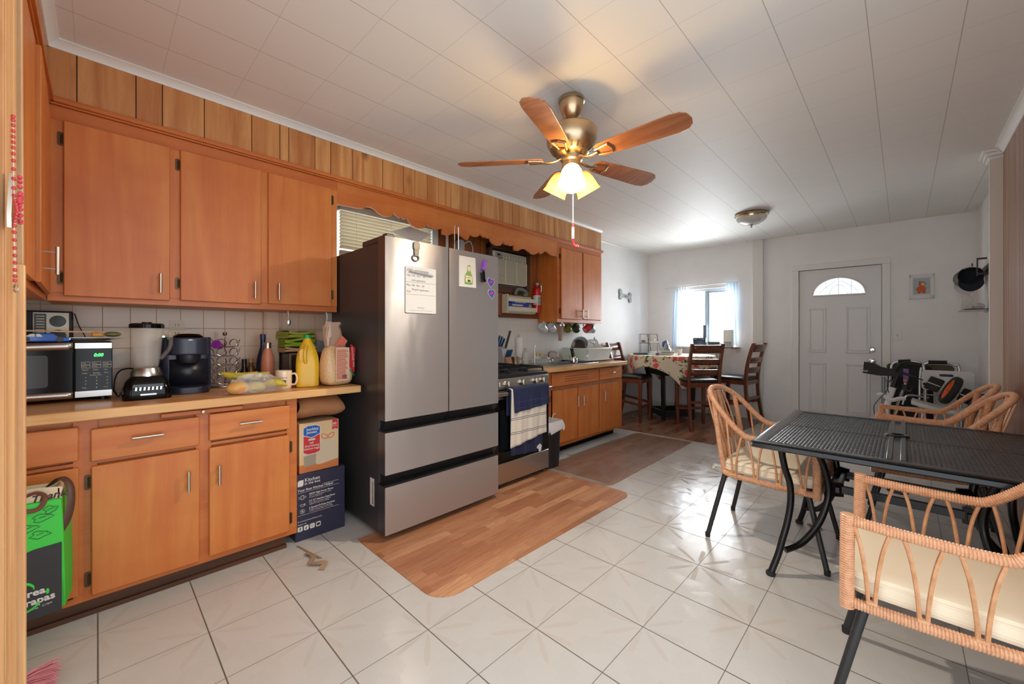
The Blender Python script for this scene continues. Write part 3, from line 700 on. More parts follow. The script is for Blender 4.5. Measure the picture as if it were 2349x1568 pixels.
def slab(y0, y1, z0, z1, nm, x0=-2.218, cut=None):
    b = B(); n_ = 14
    def f(u, v):
        y = y0 + (y1 - y0) * u; return (XR_ - .004 * (2 * u - 1) ** 4, y, z0 + (z1 - z0) * v)
    b.m(0).grid(f, n_, 1)
    b.m(1); b.quad((x0, y0, z0), (x0, y0, z1), (XR_ - .004, y0, z1), (XR_ - .004, y0, z0)); b.quad((x0, y1, z0), (x0, y1, z1), (XR_ - .004, y1, z1), (XR_ - .004, y1, z0))
    for z in (z0, z1):
        for i in range(n_): u0_, u1_ = i / n_, (i + 1) / n_; p = f(u0_, 0); q = f(u1_, 0); b.quad((x0, p[1], z), (p[0], p[1], z), (q[0], q[1], z), (x0, q[1], z))
    b.quad((x0, y0, z0), (x0, y0, z1), (x0, y1, z1), (x0, y1, z0))
    return ob(nm, b, [m_fr, mat('fridge_door_side', (98, 96, 98), .3, .8)], fr, w=True)
slab(1.155, 1.604, .705, 1.775, 'fridge_door'); slab(1.611, 2.058, .705, 1.775, 'fridge_door')
slab(1.155, 2.058, .392, .636, 'freezer_drawer'); slab(1.155, 2.058, .045, .322, 'freezer_drawer')
b = B()
for z0, z1, y0, y1 in ((.642, .70, 1.158, 1.604), (.642, .70, 1.611, 2.056), (.328, .388, 1.158, 2.056)):
    b.quad((XR_ - .006, y0, z1), (XR_ - .006, y1, z1), (XR_ - .05, y1, z0), (XR_ - .05, y0, z0)); b.box(-2.218, y0, z0 - .004, XR_ - .05, y1, z0)
ob('handle_recess', b, m_frd, fr, w=True)
b = B(); b.box(-2.45, 1.168, 1.755, -2.16, 1.235, 1.79); b.box(-2.20, 1.17, 1.775, -2.15, 1.22, 1.797); ob('hinge_cover', b, m_frs, fr, .006, w=True)
b = B(); b.box(-2.45, 1.985, 1.755, -2.16, 2.045, 1.79); ob('hinge_cover', b, m_frs, fr, .006, w=True)
[ob('foot', B().cyl((x, y, 0), (x, y, .035), .02, n=10), m_black, fr, w=True) for y in (1.22, 1.99) for x in (-2.28, -2.85)]
b = B(); b.box(-2.335, 1.1635, .17, -2.285, 1.165, .335); lb = ob('rating_label', b, m_paper, fr, w=True)
b = B(); [b.box(-2.31, 1.1628, .18 + i * .0058, -2.292, 1.1634, .18 + i * .0058 + random.choice((.002, .0035))) for i in range(24)]; ob('label_print', b, m_ink, lb, w=True)
# things on the fridge
FXf = XR_ + .001
def onfr(y, z, rot=0, d=.0): return FX(FXf + d, y, z, rot)
nb = thing('notepad', 'white magnetic notepad with handwritten appointments on the left fridge door', 'notepad', (FXf, 1.39, 1.335))
b = B(); b.prism(rr(1.282, 1.337, 1.501, 1.618, .008, 3), FXf, FXf + .004, 'yz'); ob('sheet', b, m_paper, nb, w=True)
b = B()
hand = [('APPTS', 1.288, 1.592, .016), ('May 15th  9am    SSI', 1.290, 1.558, .0165), ('Lidia application', 1.322, 1.531, .0165), ('May 19th  9am   SSI', 1.287, 1.500, .0165), ('Margoth application', 1.322, 1.475, .0165), ('Noah', 1.288, 1.462, .014)]
for s_, y, z, sz in hand: b.text(s_, sz, FX(FXf + .0042, y, z, R(-1)), .0002, sx=.95, sh=.35)
for z, y0, y1 in ((1.522, 1.284, 1.498), (1.448, 1.288, 1.498), (1.588, 1.289, 1.33)): b.box(FXf + .004, y0, z, FXf + .0044, y1, z + .0013)
b.text('RESIDENCES', .009, FX(FXf + .0042, 1.365, 1.366), .0001); b.box(FXf + .004, 1.31, 1.352, FXf + .0043, 1.475, 1.353)
ob('handwriting', b, mat('pen_ink', (70, 74, 92), .6), nb, w=True)
b = B(); b.cyl((FXf + .014, 1.31, 1.588), (FXf + .014, 1.465, 1.573), .006, n=10); b.cyl((FXf + .014, 1.465, 1.573), (FXf + .014, 1.48, 1.5715), .005, .001, n=10)
b.box(FXf + .004, 1.35, 1.585, FXf + .012, 1.44, 1.597)
tag(ob('marker_pen', b, mat('grey_pen', (160, 160, 164), .3)), 'grey marker pen clipped across the notepad on the fridge', 'pen')
b = B(); b.tube([onfr(y, z, 0, .004) @ Vector((0, 0, 0)) for y, z in [(1.352 + .022 * math.cos(R(t)), 1.672 + .018 * math.sin(R(t))) for t in range(120, 421, 20)]], .005, 7)
b.prism(rr(1.336, 1.72, 1.380, 1.772, .015), FXf + .0005, FXf + .009, 'yz'); b.prism([(1.343, 1.682), (1.371, 1.682), (1.376, 1.722), (1.341, 1.722)], FXf + .0005, FXf + .009, 'yz')
tag(ob('bottle_opener', b, mat('pewter', (112, 106, 98), .4, .3), bevel=.002), 'metal bottle opener magnet above the notepad on the fridge', 'bottle opener')
sk_ = thing('sketch', 'spiral-bound sketch sheet with a green bottle drawing on the right fridge door', 'drawing', (FXf, 1.76, 1.53))
b = B(); b.prism([(1.687, 1.53), (1.840, 1.53), (1.833, 1.737), (1.687, 1.737)], FXf, FXf + .0015, 'yz'); ob('sheet', b, m_paper, sk_, w=True)
b = B(); b.prism([(1.738, 1.548), (1.802, 1.548), (1.808, 1.56), (1.804, 1.61), (1.79, 1.635), (1.788, 1.68), (1.762, 1.68), (1.757, 1.635), (1.738, 1.61), (1.735, 1.56)], FXf + .0016, FXf + .002, 'yz'); ob('bottle_drawing', b, mat('marker_green', (122, 158, 84), .7), sk_, w=True)
b = B(); b.prism([(1.745, 1.565), (1.800, 1.565), (1.800, 1.605), (1.745, 1.61)], FXf + .0021, FXf + .0024, 'yz'); b.prism([(1.764, 1.64), (1.786, 1.64), (1.786, 1.672), (1.764, 1.672)], FXf + .0021, FXf + .0024, 'yz'); ob('label_drawing', b, mat('marker_cream', (214, 206, 170), .7), sk_, w=True)
b = B(); b.text('Presidente', .010, FX(FXf + .0026, 1.748, 1.592), .0001); b.prism([(1.76, 1.568), (1.79, 1.568), (1.784, 1.58), (1.766, 1.582)], FXf + .0025, FXf + .0027, 'yz')
for i in range(16): b.ball((FXf + .002, 1.692, 1.545 + i * .0122), .0022, 6)
ob('ink_marks', b, m_ink, sk_, w=True)
def clip(y, z, m, lab, rot):
    X = FX(FXf, y, z, rot); b = B(X)
    b.box(-.012, -.035, .0, .012, .03, .012); b.box(-.010, -.03, .016, .010, .04, .024); b.tube([(0, .02, .004), (0, .036, .014), (0, .02, .022)], .004, 6); b.box(-.014, -.036, .010, .014, -.02, .026)
    tag(ob('magnet_clip', b, m, bevel=.002), lab, 'magnet clip')
clip(1.902, 1.695, mat('purple_plastic', (146, 82, 196), .25), 'purple magnet clip high on the right fridge door', R(-15)); clip(1.893, 1.612, m_blackg, 'black magnet clip below the purple one on the fridge', R(5))
def heart(cy, cz, s, rot=0):
    P = []
    for i in range(24):
        t = 2 * PI * i / 24; x = 16 * math.sin(t) ** 3; y = 13 * math.cos(t) - 5 * math.cos(2 * t) - 2 * math.cos(3 * t) - math.cos(4 * t)
        c, q = math.cos(rot), math.sin(rot); P.append((cy + (x * c - y * q) * s / 16, cz + (x * q + y * c) * s / 16 * 1.15))
    return P
for cy, cz, rt, lab in ((1.978, 1.583, -.05, 'upper of two blue heart magnets on the right fridge door'), (1.985, 1.503, .08, 'lower of two blue heart magnets on the right fridge door')):
    mg = thing('heart_magnet', lab, 'magnet', (FXf, cy, cz - .04), group='blue heart magnets')
    b = B(); b.prism(heart(cy, cz, .036, rt), FXf, FXf + .002, 'yz'); ob('border', b, m_paper, mg, w=True)
    b = B(); b.prism(heart(cy, cz, .032, rt), FXf + .002, FXf + .003, 'yz'); ob('heart_face', b, mat('magnet_blue', (62, 84, 178), .35), mg, w=True)
    b = B(); b.prism([(cy - .02, cz + .002), (cy + .012, cz + .012), (cy + .022, cz + .026), (cy + .02, cz + .006), (cy + .004, cz - .006), (cy - .018, cz - .008)], FXf + .003, FXf + .0035, 'yz'); ob('red_ribbon', b, mat('magnet_red', (214, 62, 96), .4), mg, w=True)
# on top of the fridge
b = B(); b.tube([(-2.24, 1.737, 1.757), (-2.24, 1.737, 1.955), (-2.24, 1.743, 1.967), (-2.24, 1.754, 1.972), (-2.24, 1.765, 1.967), (-2.24, 1.771, 1.955), (-2.24, 1.771, 1.757)], .0026, 7)
tag(ob('wire_hook', b, m_chrome), 'tall chrome wire loop standing on top of the fridge', 'wire stand')
b = B(); b.prism(rr(2.40, 1.98, 2.48, 2.12, .03), XL + .015, XL + .06, 'yz'); b.tube(smooth([(XL + .05, 2.48, 2.09), (XL + .06, 2.54, 2.12), (XL + .05, 2.59, 2.06), (XL + .04, 2.58, 1.96), (XL + .03, 2.56, 1.8)]), .008, 7)
tag(ob('plug_adapter', b, mat('adapter_grey', (176, 176, 172), .4)), 'grey plug adapter with curled white cable on the panelling above the fridge', 'plug adapter')
b = B(); b.cyl((XL + .03, 2.29, 1.42), (XL + .03, 2.29, 2.3), .014, n=12)
struct('trim_11', b, m_trimw)

# ------------------------------------------------------------------ gas range
st = thing('gas_range', 'stainless steel gas range with black oven door and five knobs', 'range', (-2.55, 2.43, 0))
SY0, SY1, SX = 2.075, 2.775, -2.245
ob('body', B().box(-2.90, SY0, .03, SX - .012, SY1, .862), mat('range_side', (46, 46, 48), .4, .3), st, .004, w=True)
ob('cooktop', B().box(-2.90, SY0, .862, SX - .004, SY1, .893), mat('range_black_enamel', (34, 36, 38), .3), st, .006, w=True)
b = B(); b.prism([(SX - .012, .775), (SX + .012, .778), (SX + .004, .862), (SX - .012, .862)], SY0, SY1, 'xz'); ob('control_panel', b, m_steel, st, .002, w=True)
for y in (2.15, 2.25, 2.42, 2.585, 2.68):
    b = B(); ax = (1, 0, .08); b.lathe([(.028, 0), (.028, .003)], (SX + .009, y, .822), 20, ax); b.lathe([(.023, 0), (.022, .02), (.019, .024), (0, .024)], (SX + .012, y, .822), 20, ax); b.box(SX + .034, y - .004, .802, SX + .042, y + .004, .842)
    ob('knob', b, m_nickel, st, w=True)
dr = ob('oven_door', B().box(SX - .012, SY0 + .004, .215, SX + .012, SY1 - .004, .765), m_blackg, st, .004, w=True)
ob('door_trim', B().box(SX - .01, SY0 + .004, .70, SX + .016, SY1 - .004, .766), m_steel, dr, .003, w=True)
b = B(); b.box(SX + .0125, SY0 + .1, .30, SX + .0135, SY1 - .1, .62); ob('oven_window', b, mat('oven_glass', (20, 24, 26), .03, coat=1), dr, w=True)
b = B(); b.box(SX + .046, SY0 + .02, .735, SX + .066, SY1 - .02, .765)
for y in (SY0 + .03, SY1 - .05): b.box(SX + .012, y, .738, SX + .05, y + .022, .762)
ob('handle', b, m_steel, dr, .006, w=True)
ob('storage_drawer', B().box(SX - .012, SY0 + .004, .045, SX + .012, SY1 - .004, .205), m_steel, st, .004, w=True)
[ob('foot', B().cyl((x, y, 0), (x, y, .035), .018, n=10), m_black, st, w=True) for x in (-2.82, -2.30) for y in (2.12, 2.73)]
for k in range(3):
    y0 = SY0 + .03 + k * .222; y1 = y0 + .205; b = B(); z = .925
    for p, q in (((-2.84, y0), (-2.84, y1)), ((-2.29, y0), (-2.29, y1)), ((-2.84, y0), (-2.29, y0)), ((-2.84, y1), (-2.29, y1)), ((-2.565, y0), (-2.565, y1)), ((-2.84, (y0 + y1) / 2), (-2.29, (y0 + y1) / 2))):
        b.beam((*p, z), (*q, z), .012, .016)
    for x in (-2.84, -2.565, -2.29):
        for y in (y0, y1): b.box(x - .006, y - .006, .893, x + .006, y + .006, z)
    ob('grate', b, m_iron, st, .002, w=True)
    for x in (-2.70, -2.43):
        b = B(); b.lathe([(.045, 0), (.045, .008), (.03, .012), (.03, .018), (0, .02)], (x, (y0 + y1) / 2, .893), 16); ob('burner', b, m_iron, st, w=True)
def towel(y0, y1, zt, zb, x, m, nm, lab, grp='towels on the range handle', sag=.012, th=.005, back=.2, seed=0, cut=0., extra=None):
    rnd = random.Random(seed); ph = rnd.random() * 6
    hx = SX + .056
    def f(u, v):
        y = y0 + (y1 - y0) * u; L = (zt - zb); s = v * (L + back + .05)
        fold = sag * math.sin(u * 17 + ph) * .5 * min(1, s / L + .1) + .003 * math.sin(u * 40 + v * 5)
        if s < back: return (hx - .012 - (x - hx) * .25, y, zt - back + s)
        if s < back + .05:
            a = (s - back) / .05 * PI; return (hx + (x - hx) * .5 - .006 - math.cos(a) * ((x - hx) * .5 + .006), y, zt + math.sin(a) * .012)
        t = (s - back - .05) / L; return (x + fold * t + .01 * t * t * 0, y + .012 * t * math.sin(ph), zt - t * (L + cut * (u - .5)))
    b = B(); b.grid(f, 36, 40); o = ob(nm, b, m, None, sharp=80)
    md = o.modifiers.new('thick', 'SOLIDIFY'); md.thickness = th; md.offset = 0
    return tag(o, lab, 'towel', grp)
def cloth_mat(name, c1, c2, stripes=(), sc=1.):
    t = NT(name); p = t.xyz(t.co()); M_ = t.mth
    n1 = t.noise(t.mp(t.co(), (30, 60, 30)), 4., 3); c = t.mix(n1, c1, c2)
    for z, w_, col in stripes: c = t.mix(M_('LESS_THAN', M_('ABSOLUTE', M_('SUBTRACT', p[2], z)), w_), c, col)
    t.bump(t.noise(t.co(), 420., 2), .5, .0015); t.out(Sheen_Weight=.05)
    return t.out(Base_Color=c, Roughness=.95)
towel(2.215, 2.60, .775, .255, SX + .074, cloth_mat('navy_towel', (24, 32, 70), (17, 22, 52)), 'hand_towel', 'long navy blue towel underneath on the oven handle', seed=3, cut=.03)
towel(2.225, 2.645, .778, .36, SX + .086, cloth_mat('striped_towel', (222, 214, 200), (206, 196, 180), [(.105, .002, (60, 62, 84)), (.118, .002, (60, 62, 84)), (.215, .002, (60, 62, 84)), (.228, .002, (60, 62, 84))]), 'hand_towel', 'cream towel with dark stripes in the middle on the oven handle', seed=5, cut=-.06)
towel(2.235, 2.665, .782, .615, SX + .098, cloth_mat('navy_towel_grid', (26, 36, 80), (18, 24, 56), [(.05, .001, (60, 72, 120)), (.1, .001, (60, 72, 120))]), 'hand_towel', 'short navy blue towel on top of the oven handle', seed=8, cut=-.03)
b = B(); b.prism([(2.50, .30), (2.535, .315), (2.555, .295), (2.545, .255), (2.52, .25), (2.515, .275), (2.495, .285)], SX + .108, SX + .112, 'yz'); tag(ob('towel_tag', b, m_paper), 'white paper tag on the lower navy towel', 'tag')

# ------------------------------------------------------------------ waste bin by the range
wb = thing('waste_bin', 'black kitchen waste bin with white liner between range and sink cabinet', 'bin', (-2.33, 2.905, 0))
b = B(); X0, X1, Y0, Y1 = -.085, .075, -.105, .085
RR = []
for z, e in ((0, -.012), (.05, -.01), (.4, .0), (.41, .006), (.415, .0)): RR.append([b._v((x, y, z)) for x, y in rr(X0 - e, Y0 - e, X1 + e, Y1 + e, .03, 3)])
b.rings(RR, cap=False); b.face(RR[0]); ob('bin', b, m_matte, wb)
b = B(); RR = []
for k, (z, e) in enumerate(((.33, .012), (.36, .02), (.40, .012), (.425, .012), (.425, .004), (.38, -.01))):
    RR.append([b._v((x, y, z + (.018 * math.sin(i * 2.3 + k) if k < 2 else 0))) for i, (x, y) in enumerate(rr(X0 - e, Y0 - e, X1 + e, Y1 + e + (.02 if k < 3 else 0), .03, 5))])
b.rings(RR, cap=False); ob('bin_liner', b, mat('white_film', (226, 222, 220), .35, sss=.2), wb)
b = B(); b.tube(smooth([(.0, .02, .37), (.0, .05, .46), (.0, .085, .47)]), .004, 7); tag(ob('straw', b, m_wpl, origin=None), None)
o = bpy.data.objects['straw']; o.location += Vector((-2.33, 2.905, 0)); tag(o, 'white bent drinking straw sticking out of the waste bin', 'straw')
b = B(); [b.ball((random.uniform(-.05, .05), random.uniform(-.06, .04), .385), .03, 8, (1, 1, .7)) for i in range(7)]
o = ob('rubbish', b, mat('rubbish', (150, 70, 110), .6, col2=(200, 190, 170), sc=30)); o.location += Vector((-2.33, 2.905, 0)); tag(o, 'crumpled rubbish filling the waste bin beside the range', 'rubbish', kind='stuff')

# ------------------------------------------------------------------ air conditioner and things on the wall between
b = B()
for a in ((2.80, 2.84, 1.70, 2.15), (3.37, 3.42, 1.70, 2.15)): b.box(XL, a[0], a[2], -3.03, a[1], a[3])
b.box(XL, 2.80, 2.10, -3.0, 3.42, 2.15); b.box(XL, 2.80, 1.66, -3.05, 3.42, 1.735)
struct('trim_12', b, wood('sleeve_wood', (84, 56, 40), (56, 36, 26), 1, 4, .5), .003)
ac = thing('air_conditioner', 'cream through-wall air conditioner with louvred grille above the range', 'air conditioner', (-3.05, 3.1, 1.745))
ob('case', B().box(-3.11, 2.845, 1.745, -3.03, 3.365, 2.085), m_cream, ac, .012, w=True)
b = B()
for i in range(16): z = 1.765 + i * .0143; b.box(-3.030, 2.86, z, -3.020, 3.35, z + .0078)
for y in (2.85, 3.02, 3.19, 3.352): b.box(-3.034, y, 1.755, -3.021, y + .008, 1.995)
ob('louvre_grille', b, m_cream, ac, w=True)
ob('grille_shadow', B().box(-3.031, 2.858, 1.76, -3.0285, 3.352, 1.995), mat('grille_back', (120, 116, 100), .7), ac, w=True)
b = B(); b.box(-3.031, 2.985, 2.005, -3.027, 3.345, 2.065); ob('vent_opening', b, mat('vent_dark', (70, 68, 60), .6), ac, w=True)
b = B()
for i in range(7): b.box(-3.028, 2.985, 2.010 + i * .008, -3.02, 3.345, 2.0135 + i * .008)
for i in range(9): b.box(-3.028, 2.99 + i * .043, 2.005, -3.019, 2.996 + i * .043, 2.066)
ob('vent_vane', b, m_cream, ac, w=True)
cp = ob('control_panel', B().box(-3.031, 2.88, 2.0, -3.024, 2.975, 2.068), mat('panel_grey', (150, 156, 152), .4), ac, w=True)
b = B(); b.box(-3.024, 2.905, 2.035, -3.022, 2.945, 2.055); [b.cyl((-3.024, 2.895 + i * .022, 2.015), (-3.021, 2.895 + i * .022, 2.015), .005, n=8) for i in range(4)]; ob('button', b, m_black, cp, w=True)
wr = thing('wrap_dispenser', 'cream wall rack holding boxes of foil and wrap beside the fire extinguisher', 'rack', (-3.04, 3.25, 1.43))
b = B(); b.box(-3.085, 3.02, 1.44, -3.075, 3.50, 1.64); b.box(-3.085, 3.02, 1.44, -2.99, 3.035, 1.64); b.prism([(-3.08, 1.62), (-2.985, 1.605), (-2.985, 1.565), (-2.99, 1.565), (-2.995, 1.595), (-3.08, 1.608)], 3.035, 3.49, 'xz')
b.prism([(-3.08, 1.44), (-3.02, 1.44), (-2.985, 1.465), (-2.98, 1.51), (-2.987, 1.51), (-2.99, 1.47), (-3.022, 1.448), (-3.08, 1.448)], 3.035, 3.49, 'xz')
ob('rack', b, m_cream, wr, .002, w=True)
for i, (y0, y1, z, c, l) in enumerate(((3.06, 3.38, 1.515, (40, 70, 170), 'blue box of kitchen foil at the front of the wall rack'), (3.10, 3.42, 1.55, (70, 90, 180), 'upper blue wrap box tilted in the wall rack'), (3.16, 3.46, 1.48, (206, 90, 70), 'red wrap box low in the wall rack'))):
    b = B(); b.m(0).box(-3.07 + i * .006, y0, z, -3.01 + i * .006, y1, z + .034); b.m(1).box(-3.008 + i * .006, y0 + .05, z + .008, -3.0095 + i * .006, y1 - .1, z + .024)
    tag(ob('wrap_box', b, [mat('box_%d' % i, c, .4), m_paper], bevel=.002), l, 'box', 'wrap boxes in the wall rack')
b = B(); b.tube(smooth([(-3.03, 3.18, 1.645), (-3.02, 3.2, 1.70), (-3.0, 3.28, 1.70), (-3.0, 3.34, 1.66), (-3.02, 3.30, 1.645)]), .018, 8); tag(ob('grey_cloth', b, mat('grey_green_cloth', (112, 122, 112), .8)), 'bunched grey green cloth on top of the wall rack', 'cloth')
fe = thing('fire_extinguisher', 'red fire extinguisher with white label hung beside the right upper cabinet', 'fire extinguisher', (-3.03, 3.54, 1.46))
b = B(); b.lathe([(.0, 0), (.042, 0), (.045, .008), (.045, .26), (.038, .285), (.018, .30), (.015, .32)], (0, 0, 0), 24); ob('cylinder', b, mat('extinguisher_red', (196, 28, 30), .25, coat=.5), fe)
b = B(); b.lathe([(.0458, .09), (.0458, .20)], (0, 0, 0), 24, cap=False); lb = ob('label', b, m_paper, fe)
b = B(); Xf = FX(.0468, 0, 0); [b.box(.0455, -.03, .10 + i * .011, .047, .02, .104 + i * .011) for i in range(8)]; ob('label_print', b, m_ink, lb)
b = B(); b.box(-.015, -.012, .315, .015, .012, .345); b.beam((0, -.03, .335), (0, .06, .375), .016, .008); b.beam((0, -.03, .33), (0, .055, .345), .014, .006); ob('valve_lever', b, m_steel, fe, .002)
b = B(); b.lathe([(.013, 0), (.013, .008), (0, .009)], (.015, -.002, .332), 14, (1, 0, 0)); ob('gauge', b, m_paper, fe)
b = B(); b.tube(smooth([(0, .015, .335), (.01, .05, .33), (.015, .062, .29), (.012, .056, .24)]), .008, 8); ob('hose', b, m_steel, fe)
# hanging mugs
def mug(loc, c, lab, tilt, r=.042, h=.095, rz=0, nm='mug', grp='mugs hanging under the right cabinet', hang=True, cin=None):
    Q = Matrix.Translation(loc) @ Matrix.Rotation(rz, 4, 'Z') @ Matrix.Rotation(tilt, 4, 'Y')
    b = B(Q); b.lathe([(0, 0), (r * .86, 0), (r * .95, .006), (r, .02), (r, h), (r - .004, h), (r - .005, .012), (0, .010)], n=24, cap=False)
    b.tube(smooth([(r - .002, 0, h * .8), (r + .022, 0, h * .82), (r + .032, 0, h * .55), (r + .022, 0, h * .25), (r - .002, 0, h * .22)]), .0055, 7)
    o = tag(ob(nm, b, mat('glaze_%d_%d_%d' % c, c, .15, coat=.5)), lab, 'mug', grp)
    return o
def hookup(x, y, lab):
    b = B(); b.tube([(x, y, 1.357), (x, y, 1.335)] + [(x, y + .012 - .012 * math.cos(R(t)), 1.335 - .014 * math.sin(R(t))) for t in range(30, 240, 30)], .002, 6)
    tag(ob('cup_hook', b, m_brass), 'small brass cup hook holding the ' + lab.split(' hanging')[0], 'hook', 'cup hooks under the right cabinet')
for (x, y, c, lab, rz) in ((-2.97, 3.62, (226, 226, 226), 'leftmost white mug hanging under the right cabinet', 100), (-2.95, 3.76, (228, 228, 230), 'white mug hanging behind the brown mitt', 100), (-2.87, 3.92, (104, 110, 36), 'olive green mug hanging under the right cabinet', -60),
                           (-2.84, 4.05, (36, 62, 42), 'dark green mug hanging under the right cabinet', -50), (-2.95, 4.22, (90, 116, 110), 'grey green mug hanging behind the dark green one', -50), (-2.90, 4.31, (196, 50, 66), 'red mug hanging under the right cabinet', -120), (-2.86, 4.45, (186, 196, 192), 'pale grey mug hanging at the right end of the row', 100)):
    a = R(rz); px, py = x - .072 * 0, y
    mug(Vector((x, y, 1.265)) + Vector((math.cos(a), math.sin(a), 0)) * .03 * 0, c, lab, R(-62), rz=a, r=.045, h=.094)
    hookup(x + .02 * math.cos(a), y + .02 * math.sin(a), lab)
b = B(); b.tube(smooth([(-2.82, 3.715, 1.31), (-2.82, 3.715, 1.26), (-2.82, 3.71, 1.20), (-2.82, 3.705, 1.14)]), [.038] * 6 + [.036] * 6 + [.03] * 6 + [.008], 14, flat=(.5, 1)); tag(ob('oven_mitt', b, mat('mitt_brown', (150, 118, 98), .9, bump=.3, sc=80)), 'brown oven mitt in a clip below the corner of the right cabinet', 'mitt')
b = B(); b.lathe([(.04, 0), (.043, .01), (.04, .03), (.03, .04)], (-2.82, 3.715, 1.305), 20); b.box(-2.84, 3.70, 1.34, -2.80, 3.73, 1.356); tag(ob('jar_opener', b, m_steel), 'round steel bracket under the right cabinet corner holding the mitt', 'bracket')
b = B(); b.box(-3.0, 4.47, 1.23, -2.88, 4.545, 1.352); tag(ob('white_dispenser', b, m_wpl, bevel=.012), 'white box dispenser under the far end of the right cabinet', 'dispenser')

# ------------------------------------------------------------------ on the sink counter
CT = .8905
kb = thing('knife_block', 'knife block of blue-handled knives behind the range', 'knife block', (-2.97, 2.93, CT))
b = B(); b.prism([(-.06, 0), (.07, 0), (.03, .17), (-.10, .22)], -.045, .045, 'xz'); ob('block', b, mat('block_grey', (186, 186, 188), .4), kb, .004)
b = B(); b.prism([(.07, 0), (.11, 0), (.08, .09), (.05, .09)], -.04, .04, 'xz'); ob('steak_rack', b, wood('block_wood', (190, 140, 110), (160, 110, 84), 2, 4), kb, .003)
mk = mat('knife_blue', (30, 76, 124), .35)
for i in range(5): b = B(); y = -.032 + i * .016; b.beam((-.06 + .02 * (i % 2), y, .19), (-.01 + .02 * (i % 2), y, .31 - .01 * i), .018, .014, up=(0, 1, 0)); ob('knife_handle', b, mk, kb, .004)
for i in range(6): b = B(); y = -.035 + i * .014; b.beam((.07, y, .085), (.105, y, .165), .010, .010, up=(0, 1, 0)); ob('steak_knife_handle', b, mk, kb, .003)
b = B(); b.beam((.0, .04, .18), (.05, .06, .36), .02, .02, up=(0, 1, 0)); ob('large_handle', b, mat('handle_grey', (60, 62, 60), .4), kb, .005)
b = B(); b.lathe([(0, 0), (.045, 0), (.045, .085), (.047, .088), (.043, .088), (.042, .004), (0, .004)], (-2.90, 3.045, CT), 24, cap=False); b.tube(smooth([(-2.86, 3.06, CT + .07), (-2.82, 3.08, CT + .065), (-2.82, 3.08, CT + .03), (-2.86, 3.06, CT + .015)]), .005, 7)
tag(ob('steel_cup', b, m_nickel), 'steel cup with a handle between range and paper towels', 'cup')
pt = thing('paper_towel_roll', 'tall white paper towel roll on a stand by the sink tiles', 'paper towel', (-3.02, 3.23, CT))
b = B(); b.lathe([(.015, 0), (.036, 0), (.036, .275), (.015, .275)], (0, 0, .012), 28); ob('roll', b, mat('tissue', (238, 236, 230), .9), pt)
b = B(); b.cyl((0, 0, 0), (0, 0, .012), .055, n=24); b.cyl((0, 0, .01), (0, 0, .31), .005, n=8); b.ball((0, 0, .315), .009); ob('stand', b, m_steel, pt)
b = B(); b.lathe([(0, 0), (.032, 0), (.034, .01), (.034, .11), (.014, .13), (.014, .15), (0, .15)], (-2.93, 3.235, CT), 20); o = tag(ob('soap_bottle', b, mat('clear_plastic', (226, 232, 232), .1, alpha=.55)), 'clear plastic soap bottle beside the paper towels', 'bottle')
b = B(); b.cyl((-2.93, 3.235, CT + .15), (-2.93, 3.235, CT + .17), .016, n=14); MW[o.name] = Matrix.Translation(o.location); ob('cap', b, mat('cap_tan', (200, 176, 150), .5), o, w=True)
b = B(); b.lathe([(.036, 0), (.036, .004), (.008, .012), (.003, .02), (.003, .19), (.007, .195), (.005, .205), (0, .206)], (-2.76, 3.19, CT), 16); tag(ob('spoon_rest_stand', b, m_steel), 'thin steel stand with a ball top beside the range', 'stand')
tr = thing('soap_tray', 'white slotted soap tray with soap at the back of the sink', 'tray', (-2.93, 3.47, CT))
b = B(); b.box(-.045, -.11, .004, .045, .11, .012); 
for x in (-.045, .041): 
    b.box(x, -.11, .01, x + .004, .11, .022); b.box(x, -.11, .045, x + .004, .11, .052)
    for y in (-.11, -.045, .0, .045, .10): b.box(x, y, .02, x + .004, y + .018, .047)
for y in (-.11, .106): b.box(-.045, y, .01, .045, y + .004, .052)
ob('tray', b, m_wpl, tr, .001)
b = B(); b.prism(rr(-.028, -.07, .028, .0, .015), .053, .082); o = ob('soap_dish', b, m_wpl); o.location += Vector((-2.93, 3.47, CT)); tag(o, 'white soap dish on the slotted tray', 'dish')
b = B(); b.prism(rr(-.024, -.05, .024, .02, .015), .083, .118); o = ob('soap_bar', b, mat('soap_yellow', (222, 196, 130), .5), bevel=.006); o.location += Vector((-2.93, 3.47, CT)); tag(o, 'yellow bar of soap on top of the white soap dish', 'soap')
b = B(); b.lathe([(.0, 0), (.026, 0), (.04, .012), (.044, .035), (.038, .055), (.02, .06), (.022, .066), (.02, .07)], (-2.585, 3.64, .8955), 24); b.tube(smooth([(-2.585, 3.60, .93), (-2.585, 3.575, .945), (-2.585, 3.57, .99)]), .006, 7); k_ = ob('kettle', b, m_chrome); tag(k_, 'small chrome teapot with a black handle on the sink rim', 'teapot'); MW[k_.name] = Matrix.Translation(k_.location)
b = B(); b.tube(smooth([(-2.585, 3.62, .965), (-2.585, 3.60, 1.03), (-2.60, 3.61, 1.06), (-2.60, 3.64, 1.05), (-2.59, 3.65, .97)]), .009, 8); ob('handle', b, m_blackg, k_, w=True)
dk = thing('dish_rack', 'white plastic dish drying rack full of dishes on the sink counter', 'dish rack', (-2.80, 4.215, CT + .005))
b = B(); RR = []
for z, e in ((0, -.01), (.006, 0), (.014, .02)): RR.append([b._v((x, y, z)) for x, y in rr(-.19 - e, -.30 - e, .19 + e, .29 + e, .04, 4)])
b.rings(RR); ob('drip_tray', b, m_wpl, dk)
b = B()
rim = [(x, y, .15) for x, y in rr(-.195, -.27, .195, .30, .05, 4)]; bot = [(x, y, .02) for x, y in rr(-.155, -.24, .155, .25, .04, 4)]
